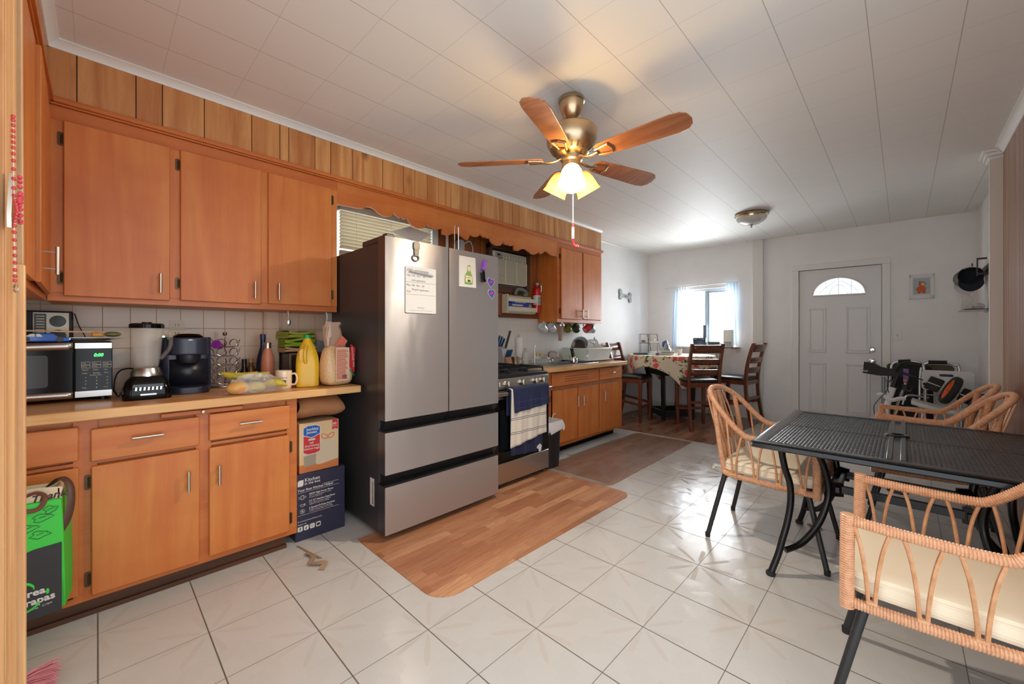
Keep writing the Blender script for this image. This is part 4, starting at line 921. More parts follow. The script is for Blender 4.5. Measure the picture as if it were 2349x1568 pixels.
b.tube(rim, .008, 7, closed=True); b.tube(bot, .006, 6, closed=True)
def fin(p, q, w_=.010): b.beam(p, q, w_, .004, up=(1, 0, 0) if abs(p[0]) < .15 else (0, 1, 0))
for i in range(20):
    t = i / 19; y = -.23 + t * .5
    for s in (-1, 1): fin((s * .155, y * .92, .02), (s * .195, y, .15), .012)
for i in range(11):
    t = -.14 + i * .028
    for s, yy, yb in ((-1, -.27, -.24), (1, .30, .25)): fin((t, yb, .02), (t * 1.2, yy, .15))
for i in range(14): y = -.22 + i * .035; b.beam((-.155, y, .02), (.155, y, .02), .006, .005)
ob('basket', b, m_wpl, dk)
b = B(); b.prism([(-.15, .03), (.15, .03), (.185, .142), (-.185, .142)], -.284, -.277, 'xz'); cc = ob('cutlery_holder', b, mat('pale_green_plastic', (206, 220, 208), .4), dk)
b = B(); b.prism([(-.02, .10), (.0, .12), (.03, .105), (.03, .075), (.015, .06), (-.015, .065)], -.2855, -.2845, 'xz'); ob('sticker', b, mat('sticker_yellow', (216, 186, 96), .5), cc)
DK = Vector((-2.80, 4.215, CT + .03))
def dish(c, r, ax, m, lab, nm, deep=.02):
    b = B(); b.lathe([(0, 0), (r * .55, 0), (r * .8, deep * .5), (r, deep), (r, deep + .003), (r * .78, deep * .5 + .004), (r * .55, .004), (0, .004)], DK + Vector(c), 28, ax, cap=False)
    tag(ob(nm, b, m), lab, nm.replace('_', ' '), 'dishes in the drying rack')
mw_ = mat('porcelain', (226, 226, 222), .18, coat=.4); mg_ = mat('grey_glaze', (170, 180, 182), .2, coat=.4)
dish((.02, -.20, .14), .09, (.25, -1, .3), mat('dark_glaze', (62, 56, 54), .2), 'dark plate at the left end of the drying rack', 'plate')
dish((.0, -.12, .15), .10, (.3, -1, .5), mg_, 'large grey bowl tilted in the drying rack', 'bowl', .06)
dish((.05, -.07, .12), .085, (.5, -.8, .3), mw_, 'white plate leaning in front of the grey bowl', 'plate')
dish((.02, .06, .13), .10, (.6, -.8, .5), mw_, 'white plate in the middle of the drying rack', 'plate', .03)
dish((.06, .12, .10), .08, (.7, -.7, .3), mat('beige_glaze', (214, 200, 176), .2), 'small beige plate low in the drying rack', 'plate')
dish((-.02, .15, .13), .09, (.4, -.8, .7), mw_, 'white bowl at the right of the drying rack', 'bowl', .05)
mug(DK + Vector((.0, .17, .165)), (20, 84, 76), 'teal mug lying on top of the dishes at the rack end', R(-75), rz=R(-60), grp='dishes in the drying rack', r=.045, h=.11)
b = B()
for i in range(6):
    a = i * 1.1; p = DK + Vector((.07 + .02 * math.cos(a), -.0 + .015 * math.sin(a), .03)); q = p + Vector((.015 * math.cos(a), .02 * math.sin(a), .16)); b.tube([p, q], .003, 6); b.ball(q, .011, 8, (.4, 1, 1.5))
tag(ob('cutlery', b, m_steel), 'bunch of steel forks and spoons standing in the drying rack', 'cutlery', kind='stuff')

# ------------------------------------------------------------------ on the left counter
mv = thing('microwave_oven', 'black and stainless microwave with green 0:00 clock on the left counter', 'microwave', (-2.91, -.15, CT))
MX = -2.765; MY0, MY1, MZ0, MZ1 = -.42, .052, .905, 1.170
ob('case', B().box(-3.07, MY0, MZ0, MX - .025, MY1, MZ1), m_matte, mv, .006, w=True)
dp = -.075
dd = ob('door', B().box(MX - .025, MY0, MZ0 + .002, MX, dp - .002, MZ1 - .002), m_blackg, mv, .003, w=True)
n = 16
for z0, z1, s in ((MZ1 - .035, MZ1 - .003, 1), (MZ0 + .003, MZ0 + .032, -1)):
    P = [(MY0 + (dp - .003 - MY0) * i / n) for i in range(n + 1)]; b = B()
    for i in range(n):
        f = lambda y: .012 * (1 - ((y - MY0) / (dp - MY0)))
        b.quad((MX + .002, P[i], (z0 - f(P[i])) if s > 0 else z0), (MX + .002, P[i + 1], (z0 - f(P[i + 1])) if s > 0 else z0), (MX + .002, P[i + 1], z1 if s > 0 else z1 + f(P[i + 1])), (MX + .002, P[i], z1 if s > 0 else z1 + f(P[i])))
    bmesh.ops.remove_doubles(b.bm, verts=b.bm.verts, dist=1e-5); o = ob('trim_band', b, m_steel, dd, w=True); o.modifiers.new('t', 'SOLIDIFY').thickness = .003
b = B(); b.prism(rr(-.40, .965, -.155, 1.11, .012), MX + .0005, MX + .0012, 'yz'); ob('window', b, mat('mesh_window', (44, 38, 34), .2), dd, w=True)
cpn = ob('control_panel', B().box(MX - .025, dp + .002, MZ0 + .002, MX + .001, MY1, MZ1 - .002), m_blackg, mv, .003, w=True)
b = B(); b.box(MX + .0005, dp + .002, MZ1 - .032, MX + .003, MY1 - .001, MZ1 - .004); ob('trim_band', b, m_steel, cpn, .001, w=True); ob('trim_band', B().box(MX + .0005, dp + .002, MZ0 + .004, MX + .003, MY1 - .001, MZ0 + .034), m_steel, cpn, .001, w=True)
b = B(); b.text('0:00', .022, FX(MX + .0015, -.012, 1.100), .0003, sx=.85, sh=.2, bold=.0004); ob('clock_digits', b, mat('led_green', (60, 255, 90), .5, emis=4.), cpn, w=True)
b = B(); 
lab = [['Time', 'Time', 'Weight'], ['Power', 'Clock', 'Timer'], ['Popcorn', 'Potato', 'Pizza'], ['Frozen', 'Beverage', 'Dinner']]
for r_ in range(4):
    for c_ in range(3):
        y = -.050 + c_ * .036; z = 1.066 - r_ * .0155
        b.text(lab[r_][c_], .0075, FX(MX + .0015, y + .001, z), .0002, sx=.8)
        if r_ < 2:
            for q in (z - .005, z + .0085): b.box(MX + .001, y - .002, q, MX + .0016, y + .027, q + .0009)
            for q in (y - .002, y + .026): b.box(MX + .001, q, z - .005, MX + .0016, q + .0009, z + .009)
for r_ in range(3):
    for c_ in range(3): b.text(str(r_ * 3 + c_ + 1), .0095, FX(MX + .0015, -.040 + c_ * .036, .998 - r_ * .0155), .0002)
b.text('0', .0095, FX(MX + .0015, -.004, .950), .0002); b.text('Stop', .0075, FX(MX + .0015, -.049, .951), .0002); b.text('Start', .0075, FX(MX + .0015, .022, .951), .0002); b.text('EXPRESS COOK', .0055, FX(MX + .0015, -.024, 1.010), .0002)
ob('key_print', b, mat('key_print', (220, 206, 180), .5), cpn, w=True)
[ob('foot', B().cyl((x, y, CT), (x, y, .907), .014, n=10), m_black, mv, w=True) for x in (-3.03, -2.81) for y in (-.38, .02)]
T = MZ1 + .0005
rd = thing('radio', 'small black and cream portable radio on top of the microwave', 'radio', (-3.02, -.19, T))
ob('case', B().box(-3.055, -.30, T, -2.985, -.085, T + .150), m_matte, rd, .006, w=True)
ob('front_plate', B().box(-2.985, -.215, T + .008, -2.981, -.098, T + .142), m_cream, rd, .002, w=True)
b = B(); b.lathe([(.028, 0), (.026, .006), (0, .007)], (-2.981, -.135, T + .10), 24, (1, 0, 0)); b.lathe([(.028, 0), (.026, .006), (0, .007)], (-2.981, -.135, T + .03), 24, (1, 0, 0)); ob('dial', b, m_black, rd, w=True)
b = B(); b.box(-2.9805, -.21, T + .02, -2.979, -.172, T + .135); sc_ = ob('tuning_scale', b, mat('scale_dark', (60, 54, 46), .4), rd, w=True)
b = B(); [b.box(-2.979, -.205, T + .03 + i * .013, -2.9785, -.178, T + .0335 + i * .013) for i in range(8)]; ob('scale_print', b, m_cream, sc_, w=True)
b = B(); b.tube(smooth([(-3.02, -.08, T + .14), (-3.01, -.065, T + .08), (-3.0, -.045, T + .03), (-3.0, -.04, T + .01)]), .008, 6, flat=(1, .3)); ob('strap', b, m_matte, rd, w=True)
b = B(); RR = []
for z, r0, r1 in ((.004, .05, .07), (.008, .07, .10), (.018, .105, .155), (.021, .105, .155), (.012, .07, .10), (.009, .0, .0)):
    RR.append([b._v((-2.895 + r0 * math.cos(t * PI / 18), -.045 + r1 * math.sin(t * PI / 18), T + z)) for t in range(36)])
b.rings(RR, cap=True); tag(ob('platter', b, mw_), 'oval white platter lying across the microwave top', 'platter')
b = B(); b.beam((-2.90, -.24, T + .052), (-2.93, .03, T + .046), .03, .007); tag(ob('wooden_strip', b, m_casing), 'thin pine strip laid over the platter on the microwave', 'wooden strip')
b = B(); P = [(-.09, .0), (.065, .0), (.07, .016), (.055, .022), (.03, .024), (.012, .040), (-.045, .041), (-.07, .026), (-.092, .018)]
b.prism(P, -.032, .032, 'yz'); cr = ob('toy_car', b, mat('car_blue', (24, 92, 190), .2, coat=.6), bevel=.006); cr.location = (-2.815, -.165, T); MW[cr.name] = Matrix.Translation(cr.location); tag(cr, 'blue toy car on the microwave beside the green cup', 'toy car')
bb = B(); bb.prism([(.014 - .02, .024), (.006 - .02, .036), (-.005 - .02, .037), (-.005 - .02, .024)], .0325, .0332, 'yz'); bb.prism([(-.03, .024), (-.03, .037), (-.042, .037), (-.058, .026)], .0325, .0332, 'yz'); ob('side_window', bb, m_cream, cr)
for y in (-.055, .045):
    bb = B(); bb.cyl((.026, y, .012), (.036, y, .012), .012, n=14); ob('wheel', bb, m_black, cr)
b = B(); b.lathe([(0, 0), (.026, 0), (.036, .095), (.037, .098), (.034, .098), (.025, .004), (0, .004)], (-2.79, -.262, T), 24, cap=False); tag(ob('plastic_cup', b, mat('mint_plastic', (120, 190, 150), .35)), 'mint green plastic cup on the microwave by the door casing', 'cup')
b = B(); b.prism(rr(-.035, -.02, .03, .02, .006), 0, .022); o = ob('toy_truck', b, mat('toy_yellow', (214, 150, 40), .4), bevel=.004); o.location = (-2.90, .0, T + .0225); tag(o, 'small yellow toy vehicle on the white platter', 'toy')
b = B(); b.ball((0, 0, .014), .018, 10, (1, 1.9, .75)); o = ob('toy_creature', b, mat('toy_olive', (116, 112, 70), .4)); o.location = (-2.89, .055, T + .0225); tag(o, 'small olive toy figure on the white platter', 'toy')

bd = thing('blender', 'countertop blender with clear jar and black push-button base', 'blender', (-2.70, .173, CT))
b = B(); RR = []
for z, e in ((0, .088), (.012, .092), (.05, .088), (.085, .078), (.105, .062), (.112, .058)): RR.append([b._v((x, y, z)) for x, y in rr(-e, -e, e, e, e * .35, 5)])
b.rings(RR); ob('base', b, m_blackg, bd)
b = B(); b.lathe([(.060, .108), (.060, .12), (.052, .145), (.05, .15)], n=28); ob('collar', b, m_steel, bd)
b = B(); b.lathe([(.04, .15), (.044, .16), (.052, .22), (.062, .345), (.064, .35), (.060, .35), (.058, .34), (.048, .22), (.040, .16), (.0, .156)], n=40, cap=False, fl=lambda a: 1 + .035 * math.cos(4 * a)); ob('jar', b, mat('jar_plastic', (236, 232, 226), .05, alpha=.15), bd)
b = B(); b.lathe([(.067, .346), (.067, .364), (.058, .370), (0, .371)], n=32); b.lathe([(.02, .37), (.02, .376), (0, .377)], n=16); ob('lid', b, m_blackg, bd)
b = B(); b.tube(smooth([(-.02, .058, .33), (-.02, .088, .32), (-.02, .09, .25), (-.02, .052, .19)]), .009, 8); ob('handle', b, mat('jar_handle', (210, 200, 190), .1, alpha=.12), bd)
b = B(); b.quad((.0895, -.06, .03), (.0895, .06, .03), (.083, .055, .075), (.083, -.055, .075)); kp = ob('key_panel', b, mat('key_panel', (40, 38, 38), .2), bd)
for i in range(7): b = B(); y = -.045 + i * .015; b.beam((.0885, y, .046), (.0885, y + .002, .062), .007, .006, up=(1, 0, 0)); ob('button', b, m_steel, kp)
b = B(); b.prism(rr(-.03, .022, .03, .030, .004), .0905, .092, 'yz'); ob('badge', b, m_steel, bd)

kg = thing('coffee_maker', 'dark blue single-cup coffee maker next to the blender', 'coffee maker', (-2.86, .350, CT))
mkb = mat('navy_plastic', (44, 48, 66), .3); mkd = mat('navy_dark', (30, 32, 42), .35)
b = B(); b.prism(rr(-.16, -.112, .03, .108, .035), 0, .30); ob('body', b, mkb, kg, .004)
b = B(); b.prism(rr(-.02, -.085, .155, .085, .06, 7), .0, .035); ob('drip_tray', b, mkb, kg, .004)
b = B(); b.prism([(.03, .035), (.034, .035), (.034, .18), (.03, .18)], -.08, .09, 'xz'); ob('back_panel', b, mkd, kg)
b = B(); b.prism(rr(-.10, -.09, .12, .088, .07, 8), .205, .298); ob('brew_head', b, mkb, kg, .008)
b = B(); b.lathe([(.045, .16), (.052, .175), (.054, .21)], (.055, 0, 0), 28); ob('pod_holder', b, mkd, kg)
b = B(); b.lathe([(.062, .298), (.066, .306), (.05, .318), (0, .321)], (.04, 0, 0), 30, fl=None); ob('lid', b, m_blackg, kg)
b = B(); b.tube([(.04 + .075 * math.cos(R(t)), .075 * math.sin(R(t)), .285) for t in range(-80, 81, 16)], .007, 7); ob('handle', b, m_steel, kg)
b = B(); b.prism(rr(-.15, -.135, -.01, -.118, .008), .01, .285); ob('water_tank', b, mat('tank', (90, 92, 100), .1, alpha=.5), kg)
b = B(); b.ball((.0, -.10, .303), .005, 8); ob('indicator_lamp', b, mat('led', (90, 255, 130), .4, emis=30), kg)

pr = thing('pod_rack', 'wire carousel rack for coffee pods with a ball finial', 'pod rack', (-2.955, .541, CT))
b = B(); b.lathe([(.075, 0), (.078, .004), (.075, .010), (0, .012)], n=28); ob('base', b, m_chrome, pr)
b = B(); b.cyl((0, 0, .01), (0, 0, .31), .0032, n=8); b.lathe([(.0, .305), (.009, .31), (.013, .32), (.009, .33), (0, .333)], n=14); ob('spindle', b, m_chrome, pr)
for r_ in range(5):
    b = B()
    for k in range(7):
        a = 2 * PI * k / 7 + .5; c = Vector((.070 * math.cos(a), .070 * math.sin(a), .045 + r_ * .055)); t = Vector((-math.sin(a), math.cos(a), 0)); up = Vector((.3 * math.cos(a), .3 * math.sin(a), .95))
        b.tube([c + t * .024 * math.cos(R(q)) + up * .024 * math.sin(R(q)) for q in range(0, 360, 24)], .0017, 5, closed=True)
        b.tube([c - up * .024, (.045 * math.cos(a), .045 * math.sin(a), .02 + r_ * .055)], .0015, 5)
    b.tube([(.045 * math.cos(R(q)), .045 * math.sin(R(q)), .02 + r_ * .055) for q in range(0, 360, 20)], .0017, 5, closed=True)
    ob('wire_tier', b, m_chrome, pr)
b = B(); a = -.7; c = Vector((-2.955 + .060 * math.cos(a), .541 + .060 * math.sin(a), CT + .252)); b.lathe([(.017, -.02), (.022, .02), (.026, .022), (.026, .024), (0, .024)], c, 20, (math.cos(a), math.sin(a), .25))
tag(ob('coffee_pod', b, mat('pod_purple', (140, 50, 150), .3)), 'purple coffee pod in the top ring of the wire rack', 'coffee pod')
def bottle(loc, prof, m, lab, nm='bottle', capp=None, mc=None, cat='bottle'):
    b = B(); b.lathe(prof, loc, 24); o = tag(ob(nm, b, m), lab, cat)
    MW[o.name] = Matrix.Translation(o.location)
    if capp: b = B(); b.lathe(capp, loc, 20); ob('cap', b, mc, o, w=True)
    return o
bottle((-3.0, .652, CT), [(0, 0), (.032, 0), (.033, .01), (.033, .06), (.015, .10), (.013, .135)], mat('soy_glass', (40, 26, 18), .1), 'short dark sauce bottle with black cap behind the pod rack', capp=[(.014, .13), (.014, .16), (0, .16)], mc=m_black)
bottle((-3.04, .698, CT), [(0, 0), (.026, 0), (.026, .09), (.012, .12), (.012, .14)], mat('amber_glass', (120, 70, 34), .15), 'small amber bottle with tan cap behind the sauce bottle', capp=[(.013, .135), (.013, .16), (0, .16)], mc=mat('tan_cap', (190, 140, 80), .4))
bottle((-2.985, .752, CT), [(0, 0), (.037, 0), (.038, .01), (.038, .13), (.032, .175), (.016, .235), (.014, .30)], mat('navy_bottle', (34, 38, 60), .25), 'tall dark blue bottle behind the copper flask', capp=[(.0165, .285), (.0165, .318), (0, .32)], mc=mat('navy_cap', (48, 50, 92), .35))
bottle((-2.86, .747, CT), [(0, 0), (.034, 0), (.036, .01), (.036, .14), (.032, .18), (.019, .225), (.018, .235)], mat('copper_paint', (204, 128, 96), .4), 'copper pink insulated flask with steel cap', 'flask', [(.019, .23), (.02, .262), (.017, .268), (0, .269)], m_nickel)
to = thing('toaster_oven', 'dark toaster oven behind the juice jug', 'toaster oven', (-2.98, .97, CT))
ob('case', B().box(-3.08, .875, CT + .01, -2.88, 1.135, 1.085), mat('toaster_steel', (120, 104, 90), .35, .7), to, .008, w=True)
b = B(); b.prism(rr(.89, CT + .03, 1.09, 1.07, .015), -2.879, -2.872, 'yz'); dd = ob('door', b, mat('toaster_door', (50, 40, 30), .15), to, w=True)
b = B(); b.cyl((-2.862, .91, 1.06), (-2.862, 1.07, 1.06), .006, n=8); ob('handle', b, m_black, dd, w=True)
[ob('foot', B().box(x, y, CT, x + .02, y + .02, CT + .012), m_black, to, w=True) for x in (-3.07, -2.91) for y in (.885, 1.105)]
def folded(loc, sx, sy, n_, h, m, lab, nm='folded_towel', grp=None, ang=0):
    o_ = []
    b = B(Matrix.Translation(loc) @ Matrix.Rotation(ang, 4, 'Z')); P = []
    for k in range(n_):
        z = h * (k + .5) / n_; r_ = h / n_ / 2 * .95
        ring = []
        for t in range(0, 361, 30): pass
        a = [(-sx + .01 * math.sin(k), z - r_)] + [(sx - .012 + r_ * math.sin(R(t)), z - r_ * math.cos(R(t))) for t in range(0, 181, 30)] + [(-sx + .01 * math.sin(k), z + r_)]
        def f(u, v, a=a, k=k):
            i = v * (len(a) - 1); j = min(int(i), len(a) - 2); q = i - j; x = a[j][0] * (1 - q) + a[j + 1][0] * q; zz = a[j][1] * (1 - q) + a[j + 1][1] * q
            return (x + .004 * math.sin(u * 9 + k), -sy + 2 * sy * u, zz + .006 * math.sin(u * 6 + k * 2) * (1 if k else .2) + .003)
        b.grid(f, 12, 22)
        A = [b._v((x, -sy, zz)) for x, zz in a]; D = [b._v((x, sy, zz)) for x, zz in a]; b.face(A); b.face(D[::-1])
    return tag(ob(nm, b, m, sharp=70), lab, 'towel', grp)
folded((-2.97, .955, 1.088), .085, .10, 2, .03, mat('beige_towel', (206, 170, 128), .95, bump=.4, sc=300), 'folded beige towel on the toaster oven under the green towels')
mgt = mat('lime_towel', (146, 174, 46), .95, bump=.5, sc=260)
folded((-2.965, .95, 1.122), .075, .095, 3, .055, mgt, 'lower folded lime green towel on the toaster oven', grp='lime green towels')
folded((-2.97, .945, 1.180), .08, .09, 2, .045, mat('olive_towel', (160, 166, 62), .95, bump=.5, sc=260), 'upper folded olive green towel on the toaster oven', grp='lime green towels', ang=.2)
b = B(); b.prism(rr(-3.07, 1.09, -2.90, 1.23, .02), 1.09, 1.165); bmesh.ops.translate(b.bm, verts=b.bm.verts, vec=(0, -.0, -.2)); 
tag(ob('food_container', b, mat('container_plastic', (140, 150, 160), .2, alpha=.7)), 'grey plastic food container stacked behind the rice bag', 'container')
o = bpy.data.objects['food_container']; o.location = (-2.985, 1.122, 1.0865); o.scale = (1, .75, 1); o.dimensions = o.dimensions
b = B(); b.lathe([(0, 0), (.04, 0), (.072, .06), (.074, .062), (.069, .06), (.038, .005), (0, .005)], (-2.975, 1.11, 1.163), 28, cap=False); tag(ob('bowl', b, mat('cream_bowl', (226, 190, 160), .3)), 'cream bowl on the container behind the rice bag', 'bowl')
b = B()
# fruit
def banana(c, ang, l, bend, m, lab, tilt=0):
    P = []; 
    for i in range(9):
        t = (i / 8 - .5) * l; P.append(Vector(c) + Vector((math.cos(ang) * t, math.sin(ang) * t, -bend * (2 * t / l) ** 2 + tilt * t)))
    rs = [.006, .014, .019, .021, .021, .021, .019, .013, .005]
    b = B(); b.tube(P, rs, 10); tag(ob('banana', b, m), lab, 'fruit', 'fruit on the counter')
mb_ = mat('banana_skin', (206, 184, 60), .5, col2=(166, 156, 50), sc=18)
banana((-2.60, .545, CT + .085), 1.1, .17, -.022, mb_, 'top left banana lying over the bagged fruit')
banana((-2.58, .60, CT + .083), 1.35, .16, -.02, mb_, 'banana beside the top left one over the bag')
banana((-2.50, .685, CT + .05), 1.0, .13, .02, mb_, 'banana at the right end of the fruit bag')
b = B(); b.ball((-2.50, .515, CT + .034), .034, 16, (1, 1.6, 1)); tag(ob('mango', b, mat('mango_skin', (216, 140, 78), .4, col2=(204, 170, 92), sc=14)), 'orange mango at the left of the fruit bag', 'fruit', 'fruit on the counter')
b = B(); b.ball((-2.52, .60, CT + .030), .030, 16, (1, 1.7, 1)); tag(ob('mango', b, mat('mango_green', (166, 160, 76), .4, col2=(196, 170, 90), sc=14)), 'greenish mango inside the clear bag', 'fruit', 'fruit on the counter')
b = B(); rnd = random.Random(4); c0 = Vector((-2.52, .60, CT)); RR = []
for i in range(15):
    v = i / 14; z = .09 * math.sin(v * PI / 2) + .002; r_ = 1.02 * math.cos(v * PI / 2) ** .6
    RR.append([b._v(c0 + Vector(((.058 * math.cos(t * PI / 14)) * r_ * (1 + rnd.uniform(-.11, .11)), (.125 * math.sin(t * PI / 14)) * r_ * (1 + rnd.uniform(-.1, .1)), z * (1 + rnd.uniform(-.16, .16)) + .003))) for t in range(28)])
b.rings(RR); tag(ob('plastic_bag', b, mat('clear_film', (240, 240, 236), .12, alpha=.2, coat=1.), sharp=25), 'crinkled clear plastic bag around the mangoes', 'bag')
mgm = mug((-2.60, .762, CT), (238, 214, 182), 'cream mug with a brown logo patch in front of the toaster oven', 0, r=.044, h=.105, rz=R(48), grp=None); MW[mgm.name] = Matrix.Translation(mgm.location)
def onmug(b, a0, z, s, sz, R_=.0447, c=(-2.60, .762)):
    for i, ch in enumerate(s):
        a = a0 + i * sz * .62 / R_; X = Matrix.Translation((c[0] + R_ * math.cos(a), c[1] + R_ * math.sin(a), z)) @ Matrix.Rotation(a, 4, 'Z') @ Matrix(((0, 0, 1, 0), (1, 0, 0, 0), (0, 1, 0, 0), (0, 0, 0, 1))); b.text(ch, sz, X, .0002)
b = B(); RR = [[b._v((-2.60 + .0443 * math.cos(a),   .762 + .0443 * math.sin(a), z)) for a in [-.95 + i * .12 for i in range(9)]] for z in (CT + .022, CT + .052)]
for i in range(8): b.face([RR[0][i], RR[0][i + 1], RR[1][i + 1], RR[1][i]])
lg = ob('logo_patch', b, mat('cocoa_brown', (92, 40, 26), .4), mgm, w=True)
b = B(); onmug(b, -.90, CT + .032, "HERSHEY'S", .013); ob('lettering', b, m_cream, lg, w=True)
b = B(); onmug(b, -.8, CT + .062, 'cocoa', .014); ob('script', b, mat('cocoa_brown', (92, 40, 26), .4), mgm, w=True)
jg = thing('juice_jug', 'yellow juice jug with a green cap in front of the rice bag', 'jug', (-2.60, .893, CT), R(-18))
b = B(); RR = []
for z, e, rd_ in ((0, .055, .03), (.008, .062, .03), (.13, .063, .03), (.18, .060, .035), (.23, .046, .035), (.265, .03, .028), (.285, .019, .0185), (.295, .0185, .018)): RR.append([b._v((x, y, z)) for x, y in rr(-e, -e, e, e, min(rd_, e - .0004), 5)])
b.rings(RR); ob('body', b, mat('juice_yellow', (236, 190, 40), .3, sss=.3), jg)
b = B(); b.tube(smooth([(.052, -.005, .25), (.066, -.012, .22), (.070, -.014, .18), (.062, -.01, .145)]), [.011] * 20, 8)
o = ob('handle', b, mat('juice_yellow2', (226, 176, 40), .3), jg)
b = B(); P = rr(-.045, .155, -.008, .232, .017); b.prism(P, .052, .0655, 'yz'); ob('handle_hollow', b, mat('juice_yellow2', (226, 176, 40), .3), jg, .004)
b = B(); b.lathe([(.021, .293), (.021, .312), (.018, .314), (0, .314)], n=20); ob('cap', b, mat('cap_green', (24, 150, 84), .35), jg)
rc = thing('rice_bag', 'half-full clear sack of enriched rice with red print by the fridge', 'rice bag', (-2.56, 1.052, CT), R(12))
b = B(); rnd = random.Random(2); RR = []
for z, ex, ey, ox in ((0, .045, .075, 0), (.02, .06, .095, 0), (.10, .062, .10, 0), (.17, .052, .095, 0), (.22, .035, .08, -.005), (.25, .022, .065, -.01)):
    RR.append([b._v((x + ox + rnd.uniform(-.003, .003), y + rnd.uniform(-.003, .003), z + rnd.uniform(-.003, .003))) for x, y in rr(-ex, -ey, ex, ey, ex * .7, 6)])
b.rings(RR); b.prism([(.06, 0), (.105, -.002), (.09, .035), (.08, .10), (.05, .12)], .02, .05, 'yz') if False else None
ob('sack', b, mat('rice_grain', (232, 196, 150), .6, col2=(218, 176, 128), sc=90, bump=.4, coat=.3), rc, sub=1)
b = B(); RR = []
for z, ex, ey, ox, oy in ((.24, .02, .065, -.01, 0), (.30, .03, .055, -.02, -.01), (.36, .035, .05, -.02, -.02), (.395, .02, .045, -.01, -.01)):
    RR.append([b._v((x + ox + rnd.uniform(-.004, .004), y + oy + rnd.uniform(-.006, .006), z + rnd.uniform(-.006, .006))) for x, y in rr(-ex, -ey, ex, ey, ex * .7, 6)])
b.rings(RR); ob('folded_top', b, mat('bag_film', (222, 188, 160), .2, alpha=.55, coat=.6), rc)
b = B(); b.prism([(-.05, .03), (.045, .03), (.045, .235), (-.05, .235)], .066, .068, 'yz'); wp = ob('print_panel', b, mat('film_print', (232, 200, 168), .5), rc)
b = B()
for i in range(30): z = .22 - i * .0062; b.box(.0681, -.044, z, .0686, .036 - random.random() * .02, z + .0028)
ob('small_print', b, m_red, wp)
b = B(); b.prism([(.052, .11), (.085, .07), (.092, .23), (.062, .255)], .055, .062, 'yz'); rb_ = ob('red_band', b, m_red, rc)
b = B(); b.text('enriched rice', .024, FX(.0626, .062, .235, R(-84)), .0004); ob('band_lettering', b, m_paper, rb_)
b = B(); b.prism([(.052, .09), (.085, .05), (.085, .06), (.052, .10)], .055, .0625, 'yz'); ob('green_stripe', b, mat('stripe_green', (40, 130, 90), .5), rc)
b = B(); [b.box(.0681, -.005 + i * .0035, .002 + .04, .0688, -.0035 + i * .0035, .066) for i in range(9)]; ob('barcode', b, m_ink, wp)
b = B(); b.prism([(-.03, .245), (.04, .245), (.06, .275), (.02, .31)], .025, .028, 'yz'); lf = ob('folded_label', b, mat('label_red_white', (226, 120, 100), .5), rc)
# spoons, outlet, cables
for y, l in ((.855, 'left of two steel spoons hanging under the upper cabinet'), (1.095, 'right of two steel spoons hanging under the upper cabinet')):
    b = B(); b.tube(smooth([(-2.83, y, 1.358), (-2.83, y + .004, 1.33), (-2.83, y + .004, 1.305)]), .0035, 6); b.ball((-2.83, y + .006, 1.285), .014, 10, (.35, .85, 1.5)); tag(ob('hanging_spoon', b, m_steel), l, 'spoon', 'spoons under the upper cabinet')
ol = thing('power_outlet', 'beige double outlet on the tiles above the coffee maker', 'outlet', (XL + .01, .33, 1.15))
b = B(); b.prism(rr(.295, 1.18, .365, 1.29, .006), XL + .008, XL + .013, 'yz'); ob('plate', b, mat('beige_plate', (222, 200, 176), .4), ol, w=True)
b = B()
for z in (1.265, 1.215): b.box(XL + .0131, .322, z - .008, XL + .0136, .325, z + .004); b.box(XL + .0131, .336, z - .008, XL + .0136, .339, z + .004)
ob('slots', b, m_black, ol, w=True)
b = B(); b.tube(smooth([(-2.93, .06, CT + .02), (-2.95, .07, CT + .10), (-2.98, .10, CT + .13), (-3.0, .16, CT + .12), (-3.0, .20, CT + .05)]), .004, 7); b.tube(smooth([(-2.9, .06, CT + .03), (-2.86, .07, CT + .008), (-2.82, .075, CT + .006), (-2.9, .09, CT + .02)]), .004, 7); tag(ob('appliance_cable', b, m_black), 'black cable looped between microwave and blender', 'cord')

# ------------------------------------------------------------------ between cabinet and fridge
bx = thing('mixer_box', 'dark blue appliance carton with white print standing on the floor by the fridge', 'carton', (-2.67, .945, 0))
mbx = mat('carton_navy', (44, 44, 66), .35); BX = -2.52
ob('carton', B().box(-2.82, .80, 0, BX, 1.088, .388), mbx, bx, .003, w=True)
b = B(); F_ = lambda y, z: FX(BX + .0006, y, z)
b.text('Kitchen', .028, F_(.850, .340), .0002, bold=.0004); b.text('in the box', .0215, F_(.850, .322), .0002, bold=.0003)
b.prism([(.812, .318), (.838, .318), (.844, .326), (.844, .354), (.820, .354), (.812, .346)], BX + .0002, BX + .0008, 'yz')
b.text('Your Best Kitchen Helper', .0195, F_(.812, .288), .0002, bold=.0003)
for z in (.280, .148): b.box(BX + .0002, .812, z, BX + .0008, 1.05, z + .0012)
b.box(BX + .0002, .95, .304, BX + .0008, 1.05, .3052)
